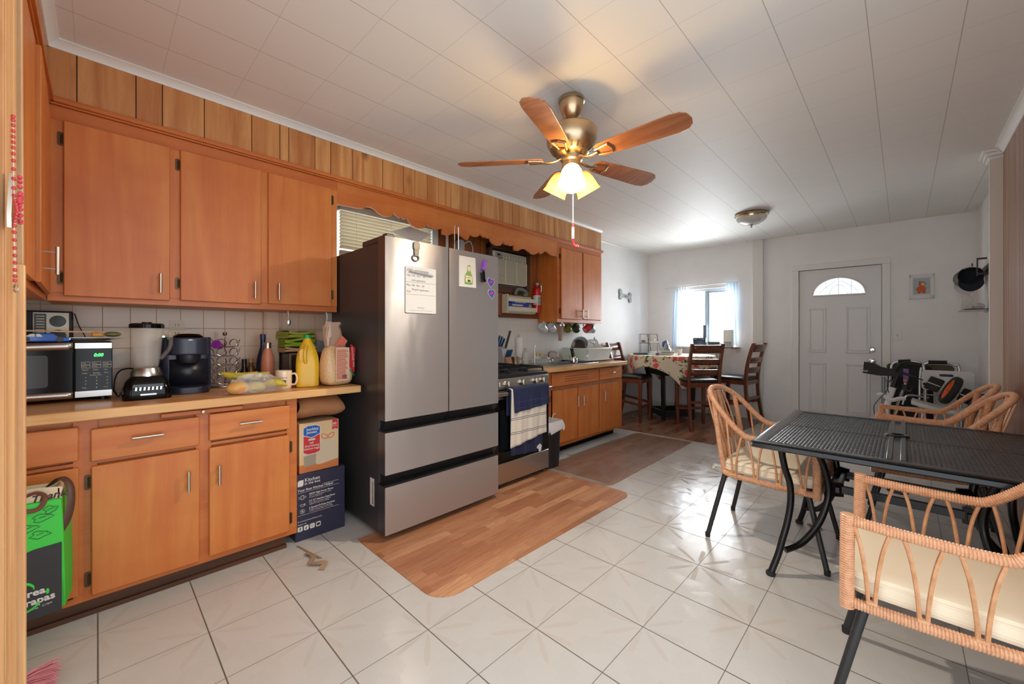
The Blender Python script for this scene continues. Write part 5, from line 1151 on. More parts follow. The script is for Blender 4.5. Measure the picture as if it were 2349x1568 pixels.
for i, (h_, l1, l2) in enumerate((('900W High Power Motor', '360° thorough kneading and mixing', 'of various ingredients.'), ('5.5 QT Stainless Steel Bowl', 'Large capacity container specifically', 'designed for high-volume baking.'), ('6 Speeds+0+Pulse Function', 'Multiple speed settings can efficiently', 'complete cooking tasks, such as dough,'))):
    z = .258 - i * .041; b.text(h_, .0135, F_(.875, z), .0002, bold=.0003); b.text(l1, .0088, F_(.875, z - .010), .0002); b.text(l2, .0088, F_(.875, z - .019), .0002)
    cy, cz = .838, z - .006
    b.tube([(BX + .0006, cy + .013 * math.cos(R(t)), cz + .012 * math.sin(R(t))) for t in (range(0, 360, 24) if i != 1 else range(180, 361, 18))], .0009, 4, closed=True)
    if i == 0: b.tube([(BX + .0006, cy + y, cz + q) for y, q in rr(-.006, -.011, .006, .011, .002, 2)], .0009, 4, closed=True); b.box(BX, cy - .02, cz - .006, BX + .0008, cy - .018, cz + .006); b.box(BX, cy + .018, cz - .006, BX + .0008, cy + .02, cz + .006)
    if i == 1: b.tube([(BX + .0006, cy + .013 + .005 * math.cos(R(t)), cz - .003 + .005 * math.sin(R(t))) for t in range(0, 360, 40)], .0008, 4, closed=True)
    if i == 2: [b.tube([(BX + .0006, cy, cz), (BX + .0006, cy + .008 * math.cos(R(t)), cz + .008 * math.sin(R(t)))], .0012, 4) for t in range(20, 380, 72)]
b.text('© www.kitcheninthebox.com', .0115, F_(.812, .110), .0002); b.text('Follow US.', .0115, F_(.812, .092), .0002)
ob('print', b, mat('carton_print', (222, 214, 206), .5), bx, w=True)
b = B(); ic = B()
for i, g in enumerate(('f', '♪', 'O', '►')):
    y0 = .812 + i * .034; b.prism(rr(y0, .056, y0 + .027, .084, .006, 3), BX + .0003, BX + .0008, 'yz')
    if g == 'f': ic.text('f', .028, FX(BX + .0011, y0 + .010, .060), .0002, bold=.0006)
    elif i == 1: ic.text('d', .022, FX(BX + .0011, y0 + .006, .062), .0002, bold=.0006)
    elif i == 2: ic.tube([(BX + .001, y0 + .0135 + .006 * math.cos(R(t)), .07 + .006 * math.sin(R(t))) for t in range(0, 360, 30)], .001, 4, closed=True)
    else: ic.prism(rr(y0 + .004, .062, y0 + .023, .078, .004), BX + .001, BX + .0012, 'yz')
so = ob('social_icons', b, mat('carton_print', (222, 214, 206), .5), bx, w=True); ob('icon_marks', ic, mbx, so, w=True)
BY = -2.525
bx = thing('bin_bag_box', 'tan carton of drawstring kitchen bags stacked on the dark blue carton', 'carton', (-2.67, .94, .389))
t = NT('carton_tan'); p = t.xyz(t.co()); t.out(Base_Color=t.ramp(t.val(p[2], 0., .29), [(0, (196, 112, 60)), (.16, (200, 120, 66)), (.18, (214, 178, 132)), (.5, (222, 192, 146)), (1, (216, 184, 136))]), Roughness=.45)
ob('carton', B().box(-2.80, .822, .389, BY, 1.052, .682), [t.m], bx, .003, w=True)
F_ = lambda y, z: FX(BY + .0012, y, z)
b = B(); b.prism([(.842, .505), (.842, .655), (.868, .668), (.918, .668), (.942, .655), (.942, .505), (.915, .492), (.868, .492)], BY + .0002, BY + .0006, 'yz'); ob('badge_border', b, m_paper, bx, w=True)
b = B(); b.prism([(.846, .508), (.846, .607), (.892, .590), (.938, .607), (.938, .508), (.912, .497), (.870, .497)], BY + .0007, BY + .001, 'yz'); b.prism([(1.012, .682), (1.012, .620), (1.029, .628), (1.046, .620), (1.046, .682)], BY + .0002, BY + .0008, 'yz'); rbn = ob('red_badge', b, m_red, bx, w=True)
b = B(); b.prism([(.846, .612), (.892, .595), (.938, .612), (.938, .652), (.915, .663), (.870, .663), (.846, .652)], BY + .0007, BY + .001, 'yz'); bbn = ob('blue_badge', b, mat('badge_blue', (20, 90, 180), .4), bx, w=True)
b = B(); b.text('berkley', .023, F_(.862, .636), .0002, bold=.0005); b.text('jensen.', .023, F_(.862, .618), .0002, bold=.0005); ob('lettering', b, m_paper, bbn, w=True)
b = B(); b.text('tall', .019, F_(.879, .557), .0002, bold=.0003); b.text('drawstring', .019, F_(.852, .540), .0002, bold=.0003); b.text('kitchen bags', .0175, F_(.849, .523), .0002, bold=.0003); b.text('200', .020, F_(1.0125, .650), .0002, sx=.85, bold=.0004); b.text('BAGS', .010, F_(1.015, .638), .0002); b.prism(rr(.872, .576, .912, .587, .004), BY + .0011, BY + .0013, 'yz'); ob('lettering', b, m_paper, rbn, w=True)
b = B(); b.prism([(.850, .425), (.912, .432), (.918, .495), (.846, .488)], BY + .0002, BY + .0004, 'yz'); ob('bin_picture', b, mat('bin_grey', (166, 152, 134), .5), bx, w=True)
b = B(); b.prism([(.916, .428), (.945, .424), (1.045, .440), (1.046, .470), (1.036, .540), (1.01, .560), (.985, .575), (.96, .560), (.93, .545), (.922, .47)], BY + .0004, BY + .0007, 'yz'); ob('bag_picture', b, mat('bag_pic', (210, 190, 160), .5), bx, w=True)
b = B(); 
for s in (-1, 1): b.tube([(BY + .001, .985 + s * (.002 + .018 * (1 - math.cos(R(q)))), .582 + .014 * math.sin(R(q)) + .006 * (1 - math.cos(R(q)))) for q in range(0, 361, 24)], .0016, 5)
ob('drawstring_picture', b, m_red, bx, w=True)
b = B()
def f(u, v):
    y = .815 + .265 * u; a = v * 2 * PI
    return (-2.64 + .15 * math.cos(a) * (1 - .1 * abs(2 * u - 1) ** 4), y + .01 * math.sin(a * 2 + u * 3), .765 + (.068 + .012 * u) * math.sin(a) * (1 - .35 * abs(2 * u - 1) ** 6) + .008 * math.sin(u * 5 + a) + .004)
b.grid(f, 16, 24)
tag(ob('cloth_bag', b, mat('tan_canvas', (172, 118, 78), .9, bump=.3, sc=200), sharp=80), 'soft tan cloth bag wedged between tan carton and countertop', 'bag')
# tape scrap on the floor
b = B(); P = smooth([(-2.35, .80, .008), (-2.28, .815, .012), (-2.22, .78, .01), (-2.17, .83, .014), (-2.13, .80, .006)], 4)
for i in range(len(P) - 1): b.beam(P[i], P[i + 1] , .03, .001, up=(0, .3 * math.sin(i), 1))
tag(ob('tape_scrap', b, mat('packing_tape', (166, 140, 112), .4)), 'crumpled brown packing tape scrap on the tiles before the cartons', 'tape')
b = B(); b.prism([(-2.475, .79), (-2.25, .83), (-2.24, .845), (-2.465, .80)], .001, .004); tag(ob('cardboard_strip', b, mat('cardboard', (150, 120, 90), .8)), 'thin cardboard strip on the tiles by the dark blue carton', 'cardboard')
# ------------------------------------------------------------------ green shopping bag at the left edge
gb = thing('shopping_bag', 'green and black reusable shopping bag hanging before the left base cabinet', 'shopping bag', (-2.36, -.22, .17))
mgn = mat('bag_green', (60, 200, 66), .55); BXF = -2.27
b = B(); RR = []
for z, y1, x0, x1 in ((.17, -.085, -2.42, BXF - .02), (.30, -.085, -2.44, BXF), (.50, -.09, -2.445, BXF), (.585, -.095, -2.44, BXF - .01)): RR.append([b._v(p) for p in ((x1, -.46, z), (x1, y1, z), (x0, y1 + .015, z), (x0, -.46, z))])
b.rings(RR); ob('bag_body', b, mgn, gb, .004, w=True)
b = B(); b.prism([(-.46, .168), (-.093, .168), (-.093, .425), (-.16, .42), (-.23, .40), (-.30, .36), (-.46, .25)], BXF - .004, BXF + .002, 'yz'); pb = ob('black_panel', b, mat('bag_black', (46, 44, 46), .5), gb, w=True)
b = B(); b.text('rea', .034, FX(BXF + .003, -.177, .252, R(3)), .0004, bold=.0010); b.text('rapas', .034, FX(BXF + .003, -.181, .220, R(4)), .0004, bold=.0010); b.text('e Tea · Crêpe', .010, FX(BXF + .003, -.172, .200, R(9)), .0003); ob('logo_lettering', b, mat('logo_white', (210, 206, 200), .6), pb, w=True)
b = B(); b.tube([(BXF + .003, -.19 + .03 * math.cos(R(t)), .275 + .03 * math.sin(R(t))) for t in range(0, 130, 10)], [.001 + .004 * math.sin(PI * i / 12) for i in range(13)], 6); b.tube([(BXF + .003, -.19 + .045 * math.cos(R(t)), .24 + .04 * math.sin(R(t))) for t in range(250, 340, 8)], .004, 6); b.ball((BXF + .003, -.128, .256), .008, 8, (.2, .6, 1.4)); ob('logo_leaf', b, mgn, pb, w=True)
b = B()
for (cy, cz, kd) in ((-.20, .53, 0), (-.14, .53, 1), (-.20, .47, 2), (-.145, .47, 3), (-.175, .50, 1), (-.12, .555, 0), (-.205, .43, 2)):
    s = .016
    P = [(cy + s * (1 + .3 * math.sin(5 * a + kd)) * math.cos(a) * (1.4 if kd % 2 else 1), cz + s * (1 + .3 * math.cos(3 * a)) * math.sin(a) * .8) for a in [i * PI / 9 for i in range(18)]]
    b.tube([(BXF + .001, y, z) for y, z in P], .0009, 4, closed=True); b.tube([(BXF + .001, cy - s * .6, cz), (BXF + .001, cy + s * .5, cz + .004)], .0009, 4)
ob('vegetable_drawings', b, m_ink, gb, w=True)
b = B(); b.tube(smooth([(BXF + .004, -.24, .56), (BXF + .01, -.225, .62), (BXF - .02, -.205, .68), (BXF - .06, -.21, .70)]), .014, 8, flat=(.25, 1)); ob('carry_strap', b, mgn, gb, w=True)
pbg = thing('paper_bag', 'cream paper bag lettered Thank inside the green shopping bag', 'paper bag', (-2.34, -.2, .5))
b = B(); b.prism([(-.30, .50), (-.098, .50), (-.092, .625), (-.15, .635), (-.30, .64)], BXF - .03, BXF - .026, 'yz'); b.prism([(-.30, .50), (-.098, .50), (-.092, .62), (-.30, .63)], -2.40, -2.396, 'yz'); b.box(-2.40, -.104, .5, BXF - .026, -.10, .622); ob('paper', b, mat('kraft_cream', (222, 200, 168), .7), pbg, w=True)
b = B(); b.text('Thank', .036, FX(BXF - .0255, -.172, .583, R(5)), .0004, sh=.35, bold=.001); ob('lettering', b, mat('brown_ink', (70, 34, 24), .5), pbg, w=True)
b = B(); b.tube(smooth([(BXF - .02, -.20, .61), (BXF, -.19, .57), (BXF, -.15, .565), (BXF - .01, -.135, .60), (BXF, -.155, .625), (BXF, -.19, .615)]), .008, 7, flat=(.5, 1)); ob('twisted_handle', b, mat('handle_brown', (110, 62, 44), .6), pbg, w=True)
b = B(); b.tube(smooth([(-2.40, -.13, .61), (-2.36, -.10, .645), (-2.33, -.075, .62), (-2.30, -.07, .56), (-2.285, -.08, .50), (-2.28, -.098, .46)]), .014, 7, flat=(.2, 1)); ob('ribbon_handle', b, mat('ribbon_brown', (84, 56, 46), .5), pbg, w=True)
br = thing('broom', 'pink bristled broom with white head on the tiles at the left edge', 'broom', (-2.2, -.2, 0))
b = B(); rnd = random.Random(9)
for i in range(110):
    a = rnd.uniform(-1, 1); c_ = rnd.uniform(-1, 1); p = Vector((-2.10 + .02 * c_, -.195, .03 + .018 * a)); q = Vector((-2.115 + .07 * c_, -.098 + rnd.uniform(-.015, .01), .022 + .02 * a)); b.tube([p, p.lerp(q, .5) + Vector((.005 * c_, 0, .004)), q], .0013, 4, cap=False)
tag(ob('bristles', b, mat('bristle_pink', (214, 130, 140), .6), br, w=True), kind='stuff')
b = B(); b.lathe([(.0, -.03), (.03, -.02), (.042, 0), (.036, .02), (.014, .03)], (-2.10, -.200, .045), 20, (0, -1, .2)); ob('broom_head', b, m_wpl, br, w=True)
b = B(); b.cyl((-2.10, -.25, .05), (-2.12, -.47, .14), .011, n=10); ob('broom_stick', b, m_wpl, br, w=True)
# ------------------------------------------------------------------ beads hung on the door casing
nk = thing('bead_garland', 'red glass bead garland with beaded pendant hanging on the pine door casing', 'garland', (-1.27, -.12, 1.3))
rnd = random.Random(5); rb_m = mat('red_glass', (200, 60, 62), .12, coat=.8); b = B(); cb = B()
path = smooth([(-1.282, -.118, 1.64), (-1.284, -.118, 1.60), (-1.276, -.117, 1.55), (-1.276, -.116, 1.48), (-1.268, -.112, 1.45), (-1.276, -.116, 1.42), (-1.274, -.115, 1.36), (-1.275, -.115, 1.31)], 8)
for i, p in enumerate(path[::2]): b.ball(p, .0036, 8, (1, 1, 1.2))
cb.tube(path, .0008, 5)
ob('bead_string', b, rb_m, nk, w=True); ob('thread', cb, m_wpl, nk, w=True)
b = B(); b.ball((-1.275, -.114, 1.295), .004, 8, (1, 1, 2.6)); ob('drop', b, m_glass, nk, w=True)
b = B(); c0 = Vector((-1.284, -.113, 1.475))
for i in range(26): a = i * .5; b.ball(c0 + Vector((.012 * math.cos(a), .004, .055 * math.sin(a) * (.6 + .4 * math.sin(i)))), .004, 8)
ob('pendant_beads', b, mat('pink_glass', (214, 80, 96), .2), nk, w=True)
b = B(); b.prism([(-1.31, 1.42), (-1.275, 1.415), (-1.27, 1.44), (-1.30, 1.53), (-1.315, 1.53)], -.125, -.119, 'xz'); ob('pendant_frame', b, m_nickel, nk, w=True)

# ------------------------------------------------------------------ black patio table
def weave_mat():
    t = NT('woven_metal_top'); p = t.xyz(t.co()); M_ = t.mth; s = .014
    u = M_('DIVIDE', p[0], s); v = M_('DIVIDE', p[1], s)
    ck = M_('MODULO', M_('ABSOLUTE', M_('ADD', M_('FLOOR', u), M_('FLOOR', v))), 2.)
    fu = M_('SUBTRACT', M_('FRACT', u), .5); fv = M_('SUBTRACT', M_('FRACT', v), .5)
    a = M_('SUBTRACT', 1., M_('MULTIPLY', M_('MULTIPLY', fu, fu), 4.)); c_ = M_('SUBTRACT', 1., M_('MULTIPLY', M_('MULTIPLY', fv, fv), 4.))
    wa = M_('MULTIPLY', a, M_('LESS_THAN', M_('ABSOLUTE', fv), .40)); wb_ = M_('MULTIPLY', c_, M_('LESS_THAN', M_('ABSOLUTE', fu), .40))
    h = M_('ADD', M_('MULTIPLY', wa, ck), M_('MULTIPLY', wb_, M_('SUBTRACT', 1., ck)))
    hole = M_('MULTIPLY', M_('GREATER_THAN', M_('ABSOLUTE', fu), .36), M_('GREATER_THAN', M_('ABSOLUTE', fv), .36))
    t.bump(h, .9, .004)
    t.out(Base_Color=(44, 46, 48), Metallic=.55, Roughness=.3, Alpha=M_('SUBTRACT', 1., hole))
    return t.m
TX0, TX1, TY0, TY1, TZ = -.525, .495, 2.185, 3.295, .70
pt = thing('patio_table', 'black metal patio table with woven top and umbrella hole', 'table', (-.015, 2.74, 0))
b = B(); pr_ = [(0, -.028), (.004, -.028), (.008, -.012), (.0, -.006), (.004, -.002), (.02, .0), (.05, .0), (.056, -.003), (.06, -.003), (.06, -.02), (.045, -.03), (.01, -.034)]
def frame_ring(b, x0, x1, y0, y1, prof, z):
    RR = []
    for (cx, cy, sx, sy) in ((x0, y0, 1, 1), (x1, y0, -1, 1), (x1, y1, -1, -1), (x0, y1, 1, -1)):
        RR.append([b._v((cx + sx * u, cy + sy * u, z + v)) for u, v in prof])
    b.rings(RR, closed=True)
frame_ring(b, TX0, TX1, TY0, TY1, pr_, TZ); ob('top_rim', b, m_dark, pt, w=True)
mx = -.02; my = 2.80
for x0, x1 in ((TX0 + .058, mx - .03), (mx + .03, TX1 - .058)):
    ob('woven_panel', B().box(x0, TY0 + .058, TZ - .012, x1, TY1 - .058, TZ - .004), weave_mat() if 'weave' not in MC else MC['weave'], pt, w=True); MC['weave'] = bpy.data.materials['woven_metal_top']
b = B()
for x in (mx - .03, mx + .012): b.box(x, TY0 + .055, TZ - .014, x + .018, TY1 - .055, TZ + .001)
b.box(mx - .03, TY0 + .055, TZ - .016, mx + .03, TY1 - .055, TZ - .008); b.box(TX0 + .055, 2.73, TZ - .016, TX1 - .055, 2.745, TZ - .003)
ob('centre_strip', b, m_dark, pt, .002, w=True)
b = B(); b.lathe([(.024, -.004), (.024, .005), (.040, .006), (.046, .001), (.046, -.008), (.03, -.01)], (mx, my, TZ), 28, cap=False); b.lathe([(.0, -.009), (.026, -.009)], (mx, my, TZ), 20); ob('umbrella_ring', b, m_dark, pt, w=True)
A_ = [(-.445, 2.387, .672), (-.44, 2.392, .64), (-.426, 2.406, .54), (-.407, 2.425, .454), (-.405, 2.427, .36), (-.418, 2.414, .257), (-.434, 2.398, .18), (-.449, 2.383, .105), (-.470, 2.362, .03), (-.476, 2.356, .008)]
B_ = [(-.37, 2.462, .672), (-.332, 2.50, .64), (-.30, 2.532, .59), (-.277, 2.555, .50), (-.268, 2.564, .43), (-.273, 2.559, .366), (-.295, 2.537, .28), (-.325, 2.507, .215), (-.37, 2.462, .155), (-.425, 2.407, .125)]
cx_, cy_ = -.015, 2.745
for sx in (1, -1):
    for sy in (1, -1):
        g = lambda p: (cx_ + (p[0] - cx_) * sx, cy_ + (p[1] - cy_) * sy, p[2])
        b = B(); b.tube(smooth([g(p) for p in A_]), .0155, 12); b.tube(smooth([g(p) for p in B_]), .0155, 12)
        b.beam(g((-.47, 2.30, .668)), g((-.34, 2.50, .668)), .05, .012)
        lg = ob('leg', b, m_dark, pt, w=True)
        f_ = g((-.476, 2.356, 0)); b = B(); b.lathe([(.0, 0), (.018, 0), (.022, .008), (.019, .02), (.0, .022)], f_, 14); ob('foot_cap', b, m_rubber, lg, w=True)
        b = B(); b.beam(g((-.262, 2.57, .43)), g((-.215, 2.60, .43)), .012, .07); b.beam(g((-.262, 2.57, .43)), g((-.262, 2.75, .43)), .012, .05); ob('bracket', b, m_dark, lg, w=True)
b = B()
for y in (2.60, 2.89): b.beam((-.225, y, .43), (.195, y, .43), .02, .038)
b.cyl((-.25, 2.745, .40), (.22, 2.745, .40), .007, n=8)
for x in (-.235, .205): b.beam((x, 2.57, .43), (x, 2.92, .43), .02, .03)
ob('stretcher', b, m_dark, pt, .003, w=True)
b = B(); b.lathe([(.04, 0), (.04, .006), (0, .007)], (mx, my, .416), 20); ob('lower_umbrella_ring', b, m_dark, pt, w=True)

# ------------------------------------------------------------------ rattan armchairs (local: front to +x)
def rattan_chair(label):
    c = thing('rattan_armchair', label, 'chair', (0, 0, 0), 0, 'cane armchairs around the patio table')
    half = [(.24, .25, .635), (.10, .252, .628), (-.055, .252, .627), (-.10, .25, .642), (-.155, .246, .69), (-.205, .235, .745), (-.26, .205, .805), (-.305, .14, .848), (-.325, .05, .865)]
    full = half + [(x, -y, z) for x, y, z in half[::-1]]
    b = B(); b.wrap(full, .0165); ob('arm_rail', b, m_rattan, c)
    for s in (1, -1):
        b = B(); b.wrap([(.24, .25 * s, .652), (.242, .25 * s, .5), (.242, .25 * s, .365)], .019); ob('front_post', b, m_rattan, c)
        b = B(); b.wrap([(-.20, .205 * s, .385), (-.225, .215 * s, .55), (-.262, .203 * s, .80)], .016); ob('back_post', b, m_rattan, c)
        b = B(); b.wrap([(.24, .25 * s, .385), (.02, .25 * s, .388), (-.17, .235 * s, .395), (-.215, .17 * s, .40), (-.225, .0, .40)], .0165); ob('seat_rail', b, m_rattan, c)
        # thin rods arched in pairs along the arm
        N_ = 4; xs = [.215 - i * .105 for i in range(N_)]; b = B()
        for i, xb in enumerate(xs):
            xb = .185 - i * .108; top = .628 if xb > -.06 else .66
            for d in (-1, 1):
                xt = xb + d * .042; zt = .628
                if xt < -.08: zt = .628 + (-.08 - xt) * .95
                b.tube(smooth([(xb + d * .007, .252 * s, .385), (xb + d * .012, .256 * s, .47), (xb + d * .024, .257 * s, .56), (xt, .252 * s, zt)]), .0056, 7)
            b.tube([(xb - .012, .252 * s, .402), (xb + .012, .252 * s, .402)], .009, 7)
        ob('side_rods', b, m_rod, c)
    b = B()
    for i in range(5):
        y = -.16 + i * .08
        for d in (-1, 1):
            yt = y * .72 + d * .028; b.tube(smooth([(-.222, y + d * .006, .40), (-.238, y + d * .012, .54), (-.278, (y + yt) / 2 + d * .018, .70), (-.318, yt, .845 - abs(yt) * .10)]), .0056, 7)
    ob('back_rods', b, m_rod, c)
    b = B(); b.wrap([(-.245, -.05, .40), (-.262, -.045, .60), (-.315, -.035, .85)], .012); b.wrap([(-.245, .05, .40), (-.262, .045, .60), (-.315, .035, .85)], .012); b.wrap([(-.255, -.06, .60), (-.255, .06, .60)], .009); ob('back_splat', b, m_rattan, c)
    b = B(); b.wrap([(.24, -.25, .38), (.24, .25, .38)], .0165); ob('front_rail', b, m_rattan, c)
    b = B(); RR = []
    for z, e in ((.402, -.012), (.408, 0), (.425, .004), (.452, .004), (.468, -.002), (.474, -.02)): RR.append([b._v((x * 1. + .01, y, z)) for x, y in rr(-.215 - e, -.225 - e, .235 + e, .225 + e, .05, 5)])
    b.rings(RR); cu_ = ob('cushion', b, m_cush, c)
    b = B()
    for z in (.422, .455): b.tube([(x + .01, y, z) for x, y in rr(-.220, -.230, .240, .230, .05, 5)], .0028, 6, closed=True)
    ob('piping', b, m_cush, cu_)
    b = B(); 
    for s in (1, -1): b.tube(smooth([(-.21, .2 * s, .42), (-.245, .22 * s, .425), (-.26, .235 * s, .405), (-.25, .24 * s, .435), (-.235, .225 * s, .43)]), .004, 6, flat=(.4, 1))
    ob('cushion_tie', b, m_cush, cu_)
    for sx, sy in ((1, 1), (1, -1), (-1, 1), (-1, -1)):
        b = B(); p = Vector((.20 * sx, .215 * sy, .378)); q = Vector((.283 * sx, .25 * sy, .012)); b.cyl(p, q, .0135, .0125, 14); lg = ob('leg', b, m_pdark, c)
        b = B(); b.cyl(q + Vector((0, 0, .012)), q - Vector((0, 0, .012)), .0145, .0135, 12); ob('leg_cap', b, m_rubber, lg)
    ob('under_frame', B().cyl((.2, -.23, .376), (.2, .23, .376), .011, n=10), m_pdark, c); ob('under_frame', B().cyl((-.19, -.22, .376), (-.19, .22, .376), .011, n=10), m_pdark, c)
    return c
ch0 = rattan_chair('cane armchair with cream cushion tucked under the left end of the patio table')
ch0.location = (-.555, 2.80, 0)
dup(ch0, (.118, 1.862, 0), PI, 'cane armchair closest to the viewer on the near side of the patio table')
dup(ch0, (.115, 3.575, 0), PI, 'cane armchair just behind the far side of the patio table')
dup(ch0, (.115, 4.135, 0), PI, 'farthest cane armchair beside the white post and folded walking frame')
b = B(); P = []
b.tube(smooth([(.37, 1.98, .415), (.43, 1.93, .42), (.47, 1.98, .43), (.46, 2.04, .425)]), .02, 6)
b.bm.free(); 
b = B(); b.prism(rr(.30, 2.215, .49, 2.36, .03), .395, .425)
b.bm.free()
b = B(); b.tube([(-.43, 3.15, .006), (-.40, 3.12, .012), (-.36, 3.13, .006)], .012, 7, flat=(.3, 1)); tag(ob('leaf_scrap', b, mat('brown_scrap', (120, 72, 44), .6)), 'curled brown scrap on the tiles under the patio table', 'scrap')
b = B(); b.grid(lambda u, v: (.40 + .09 * u, 1.99 + .10 * v, .49 + .035 * u * (1 - v) + .01 * math.sin(u * 6)), 8, 8); o = ob('hat_brim', b, mat('tan_straw', (206, 150, 88), .6)); tag(o, 'tan striped pouch on the nearest cane armchair at the right edge', 'pouch'); o.modifiers.new('t', 'SOLIDIFY').thickness = .02; o.name = 'pouch'

# ------------------------------------------------------------------ counter-height dining set
def stool(label):
    c = thing('dining_chair', label, 'chair', (0, 0, 0), 0, 'counter-height dining chairs')
    for s in (1, -1):
        b = B(); b.beam((.185, .175 * s, 0), (.19, .18 * s, .60), .034, .034, up=(0, 1, 0), w2=.046, h2=.046); ob('leg', b, m_stool, c, .003)
        P = [(-.275, .19 * s, 0), (-.235, .19 * s, .2), (-.205, .19 * s, .42), (-.20, .19 * s, .62), (-.222, .19 * s, .82), (-.265, .19 * s, 1.0), (-.30, .19 * s, 1.10)]
        Q = smooth(P, 4); b = B(); RR = [[b._v(p + Vector((dx, dy, 0))) for dx, dy in ((-.02, -.017), (.02, -.017), (.02, .017), (-.02, .017))] for p in Q]; b.rings(RR); ob('back_post', b, m_stool, c, .003)
        b = B(); b.beam((.185, .177 * s, .25), (-.215, .19 * s, .31), .020, .034); ob('stretcher', b, m_stool, c)
        b = B(); b.beam((.19, .178 * s, .575), (-.20, .19 * s, .575), .022, .06); ob('apron', b, m_stool, c)
    b = B(); b.beam((.185, -.175, .22), (.185, .175, .22), .02, .034); ob('stretcher', b, m_stool, c)
    b = B(); b.beam((-.215, -.18, .36), (-.215, .18, .36), .02, .034); ob('stretcher', b, m_stool, c)
    b = B(); b.beam((.19, -.178, .575), (.19, .178, .575), .022, .06); b.beam((-.2, -.185, .575), (-.2, .185, .575), .022, .06); ob('apron', b, m_stool, c)
    b = B(); RR = []
    for z, e in ((.605, 0), (.612, .008), (.63, .008), (.645, -.006), (.652, -.05)): RR.append([b._v((x, y, z)) for x, y in rr(-.19 - e, -.20 - e, .215 + e, .20 + e, .045, 5)])
    b.rings(RR); ob('seat_pad', b, m_leath, c)
    for z0, z1, k in ((.70, .775, -.208), (.835, .905, -.232), (.985, 1.08, -.278)):
        b = B(); tl = (z1 - z0) * .25
        def f(u, v, z0=z0, z1=z1, k=k, tl=tl): return (k - .022 * (1 - (2 * u - 1) ** 2) - tl * v, -.176 + .352 * u, z0 + (z1 - z0) * v)
        b.grid(f, 10, 1); o = ob('slat' if z1 < 1 else 'crest_rail', b, m_stool, c); o.modifiers.new('t', 'SOLIDIFY').thickness = .018; o.modifiers['t'].offset = 0
    return c
s0 = stool('dark wooden chair with ladder back toward the viewer before the floral table')
s0.location = (-1.935, 5.47, 0); s0.rotation_euler = (0, 0, R(134))
dup(s0, (-2.77, 5.33, 0), R(4), 'dark wooden chair against the left wall beyond the sink counter')
dup(s0, (-1.66, 6.19, 0), R(172), 'dark wooden chair standing by the end wall right of the floral table')
TC = Vector((-2.455, 5.89, 0)); TR = .585; THZ = .918
dt = thing('dining_table', 'round counter-height table on a black frame in the far corner', 'table', TC)
b = B(); b.lathe([(0, THZ - .035), (TR - .01, THZ - .035), (TR, THZ - .02), (TR, THZ - .004), (0, THZ - .004)], n=48); ob('tabletop', b, m_matte, dt)
m_tb = mat('black_lacquer', (20, 21, 24), .3)
for k in range(4):
    a = R(-85 + 90 * k); u = Vector((math.cos(a), math.sin(a), 0)); b = B(); b.beam(u * .30, u * .32 + Vector((0, 0, .60)), .05, .06, up=u); b.beam(u * .32 + Vector((0, 0, .60)), u * .40 + Vector((0, 0, THZ - .035)), .05, .06, up=u); ob('leg', b, m_tb, dt, .003)
    u2 = Vector((math.cos(a + PI / 2), math.sin(a + PI / 2), 0))
    for z, h_ in ((.09, .08), (.66, .06)): b = B(); b.beam(u * .30 + Vector((0, 0, z)), u2 * .30 + Vector((0, 0, z)), .035, h_); ob('rail', b, m_tb, dt, .002)
def cloth():
    t = NT('floral_cloth'); M_ = t.mth; v = t.co(); nz = t.noise(v, 9., 3, .6); c = t.mix(nz, (224, 216, 190), (214, 206, 178))
    wv = t.n('ShaderNodeVectorMath', (v, t.n('ShaderNodeVectorMath', (t.noise(v, 22., 2, out=1), (.03, .03, .03)), operation='MULTIPLY')), operation='ADD')
    v1 = t.n('ShaderNodeTexVoronoi', {'Vector': wv, 'Scale': 8.5}); v2 = t.n('ShaderNodeTexVoronoi', {'Vector': t.mp(wv, (1, 1, 1), (.37, .21, .5)), 'Scale': 13.}); v3 = t.n('ShaderNodeTexVoronoi', {'Vector': t.mp(wv, (1, 1, 2.2), (.9, .4, .1)), 'Scale': 20.})
    big = t.noise(v, 5.5, 1); on = M_('GREATER_THAN', big, .46)
    c = t.mix(M_('MULTIPLY', M_('LESS_THAN', v3, .30), on), c, (96, 108, 62)); c = t.mix(M_('MULTIPLY', M_('LESS_THAN', v2, .24), on), c, (74, 88, 50))
    fl = M_('MULTIPLY', M_('LESS_THAN', v1, .36), M_('GREATER_THAN', t.noise(v, 6.5, 1), .46))
    c = t.mix(fl, c, t.mix(t.val(t.noise(v, 70., 2), .4, .6), (206, 52, 58), (232, 120, 110)))
    return t.out(Base_Color=c, Roughness=.8)
b = B(); RC = TR + .008; hs = .735
def drop(a):
    q = (a - R(-52) + PI / 4) % (PI / 2) - PI / 4; return max(.03, hs / math.cos(PI / 4 - abs(q)) - RC) if True else 0
NS = 144
RR = [[b._v((0, 0, THZ))] * 0]
rings_ = []
for r_, k in ((.02, 0), (.3, 0), (RC - .02, 0), (RC - .004, .003), (RC, .012)): rings_.append([b._v((r_ * math.cos(2 * PI * i / NS), r_ * math.sin(2 * PI * i / NS), THZ + .003 - k)) for i in range(NS)])
for j in range(1, 9):
    ring = []
    for i in range(NS):
        a = 2 * PI * i / NS; D_ = drop(a); v = j / 8; w_ = .028 * math.sin(a * 12) * v * min(1, D_ / .2) + .01 * math.sin(a * 31) * v
        r_ = RC + .006 + w_ * .6 + .012 * v; ring.append(b._v((r_ * math.cos(a), r_ * math.sin(a), THZ - .009 - D_ * v)))
    rings_.append(ring)
b.rings(rings_, cap=False); b.face(rings_[0])
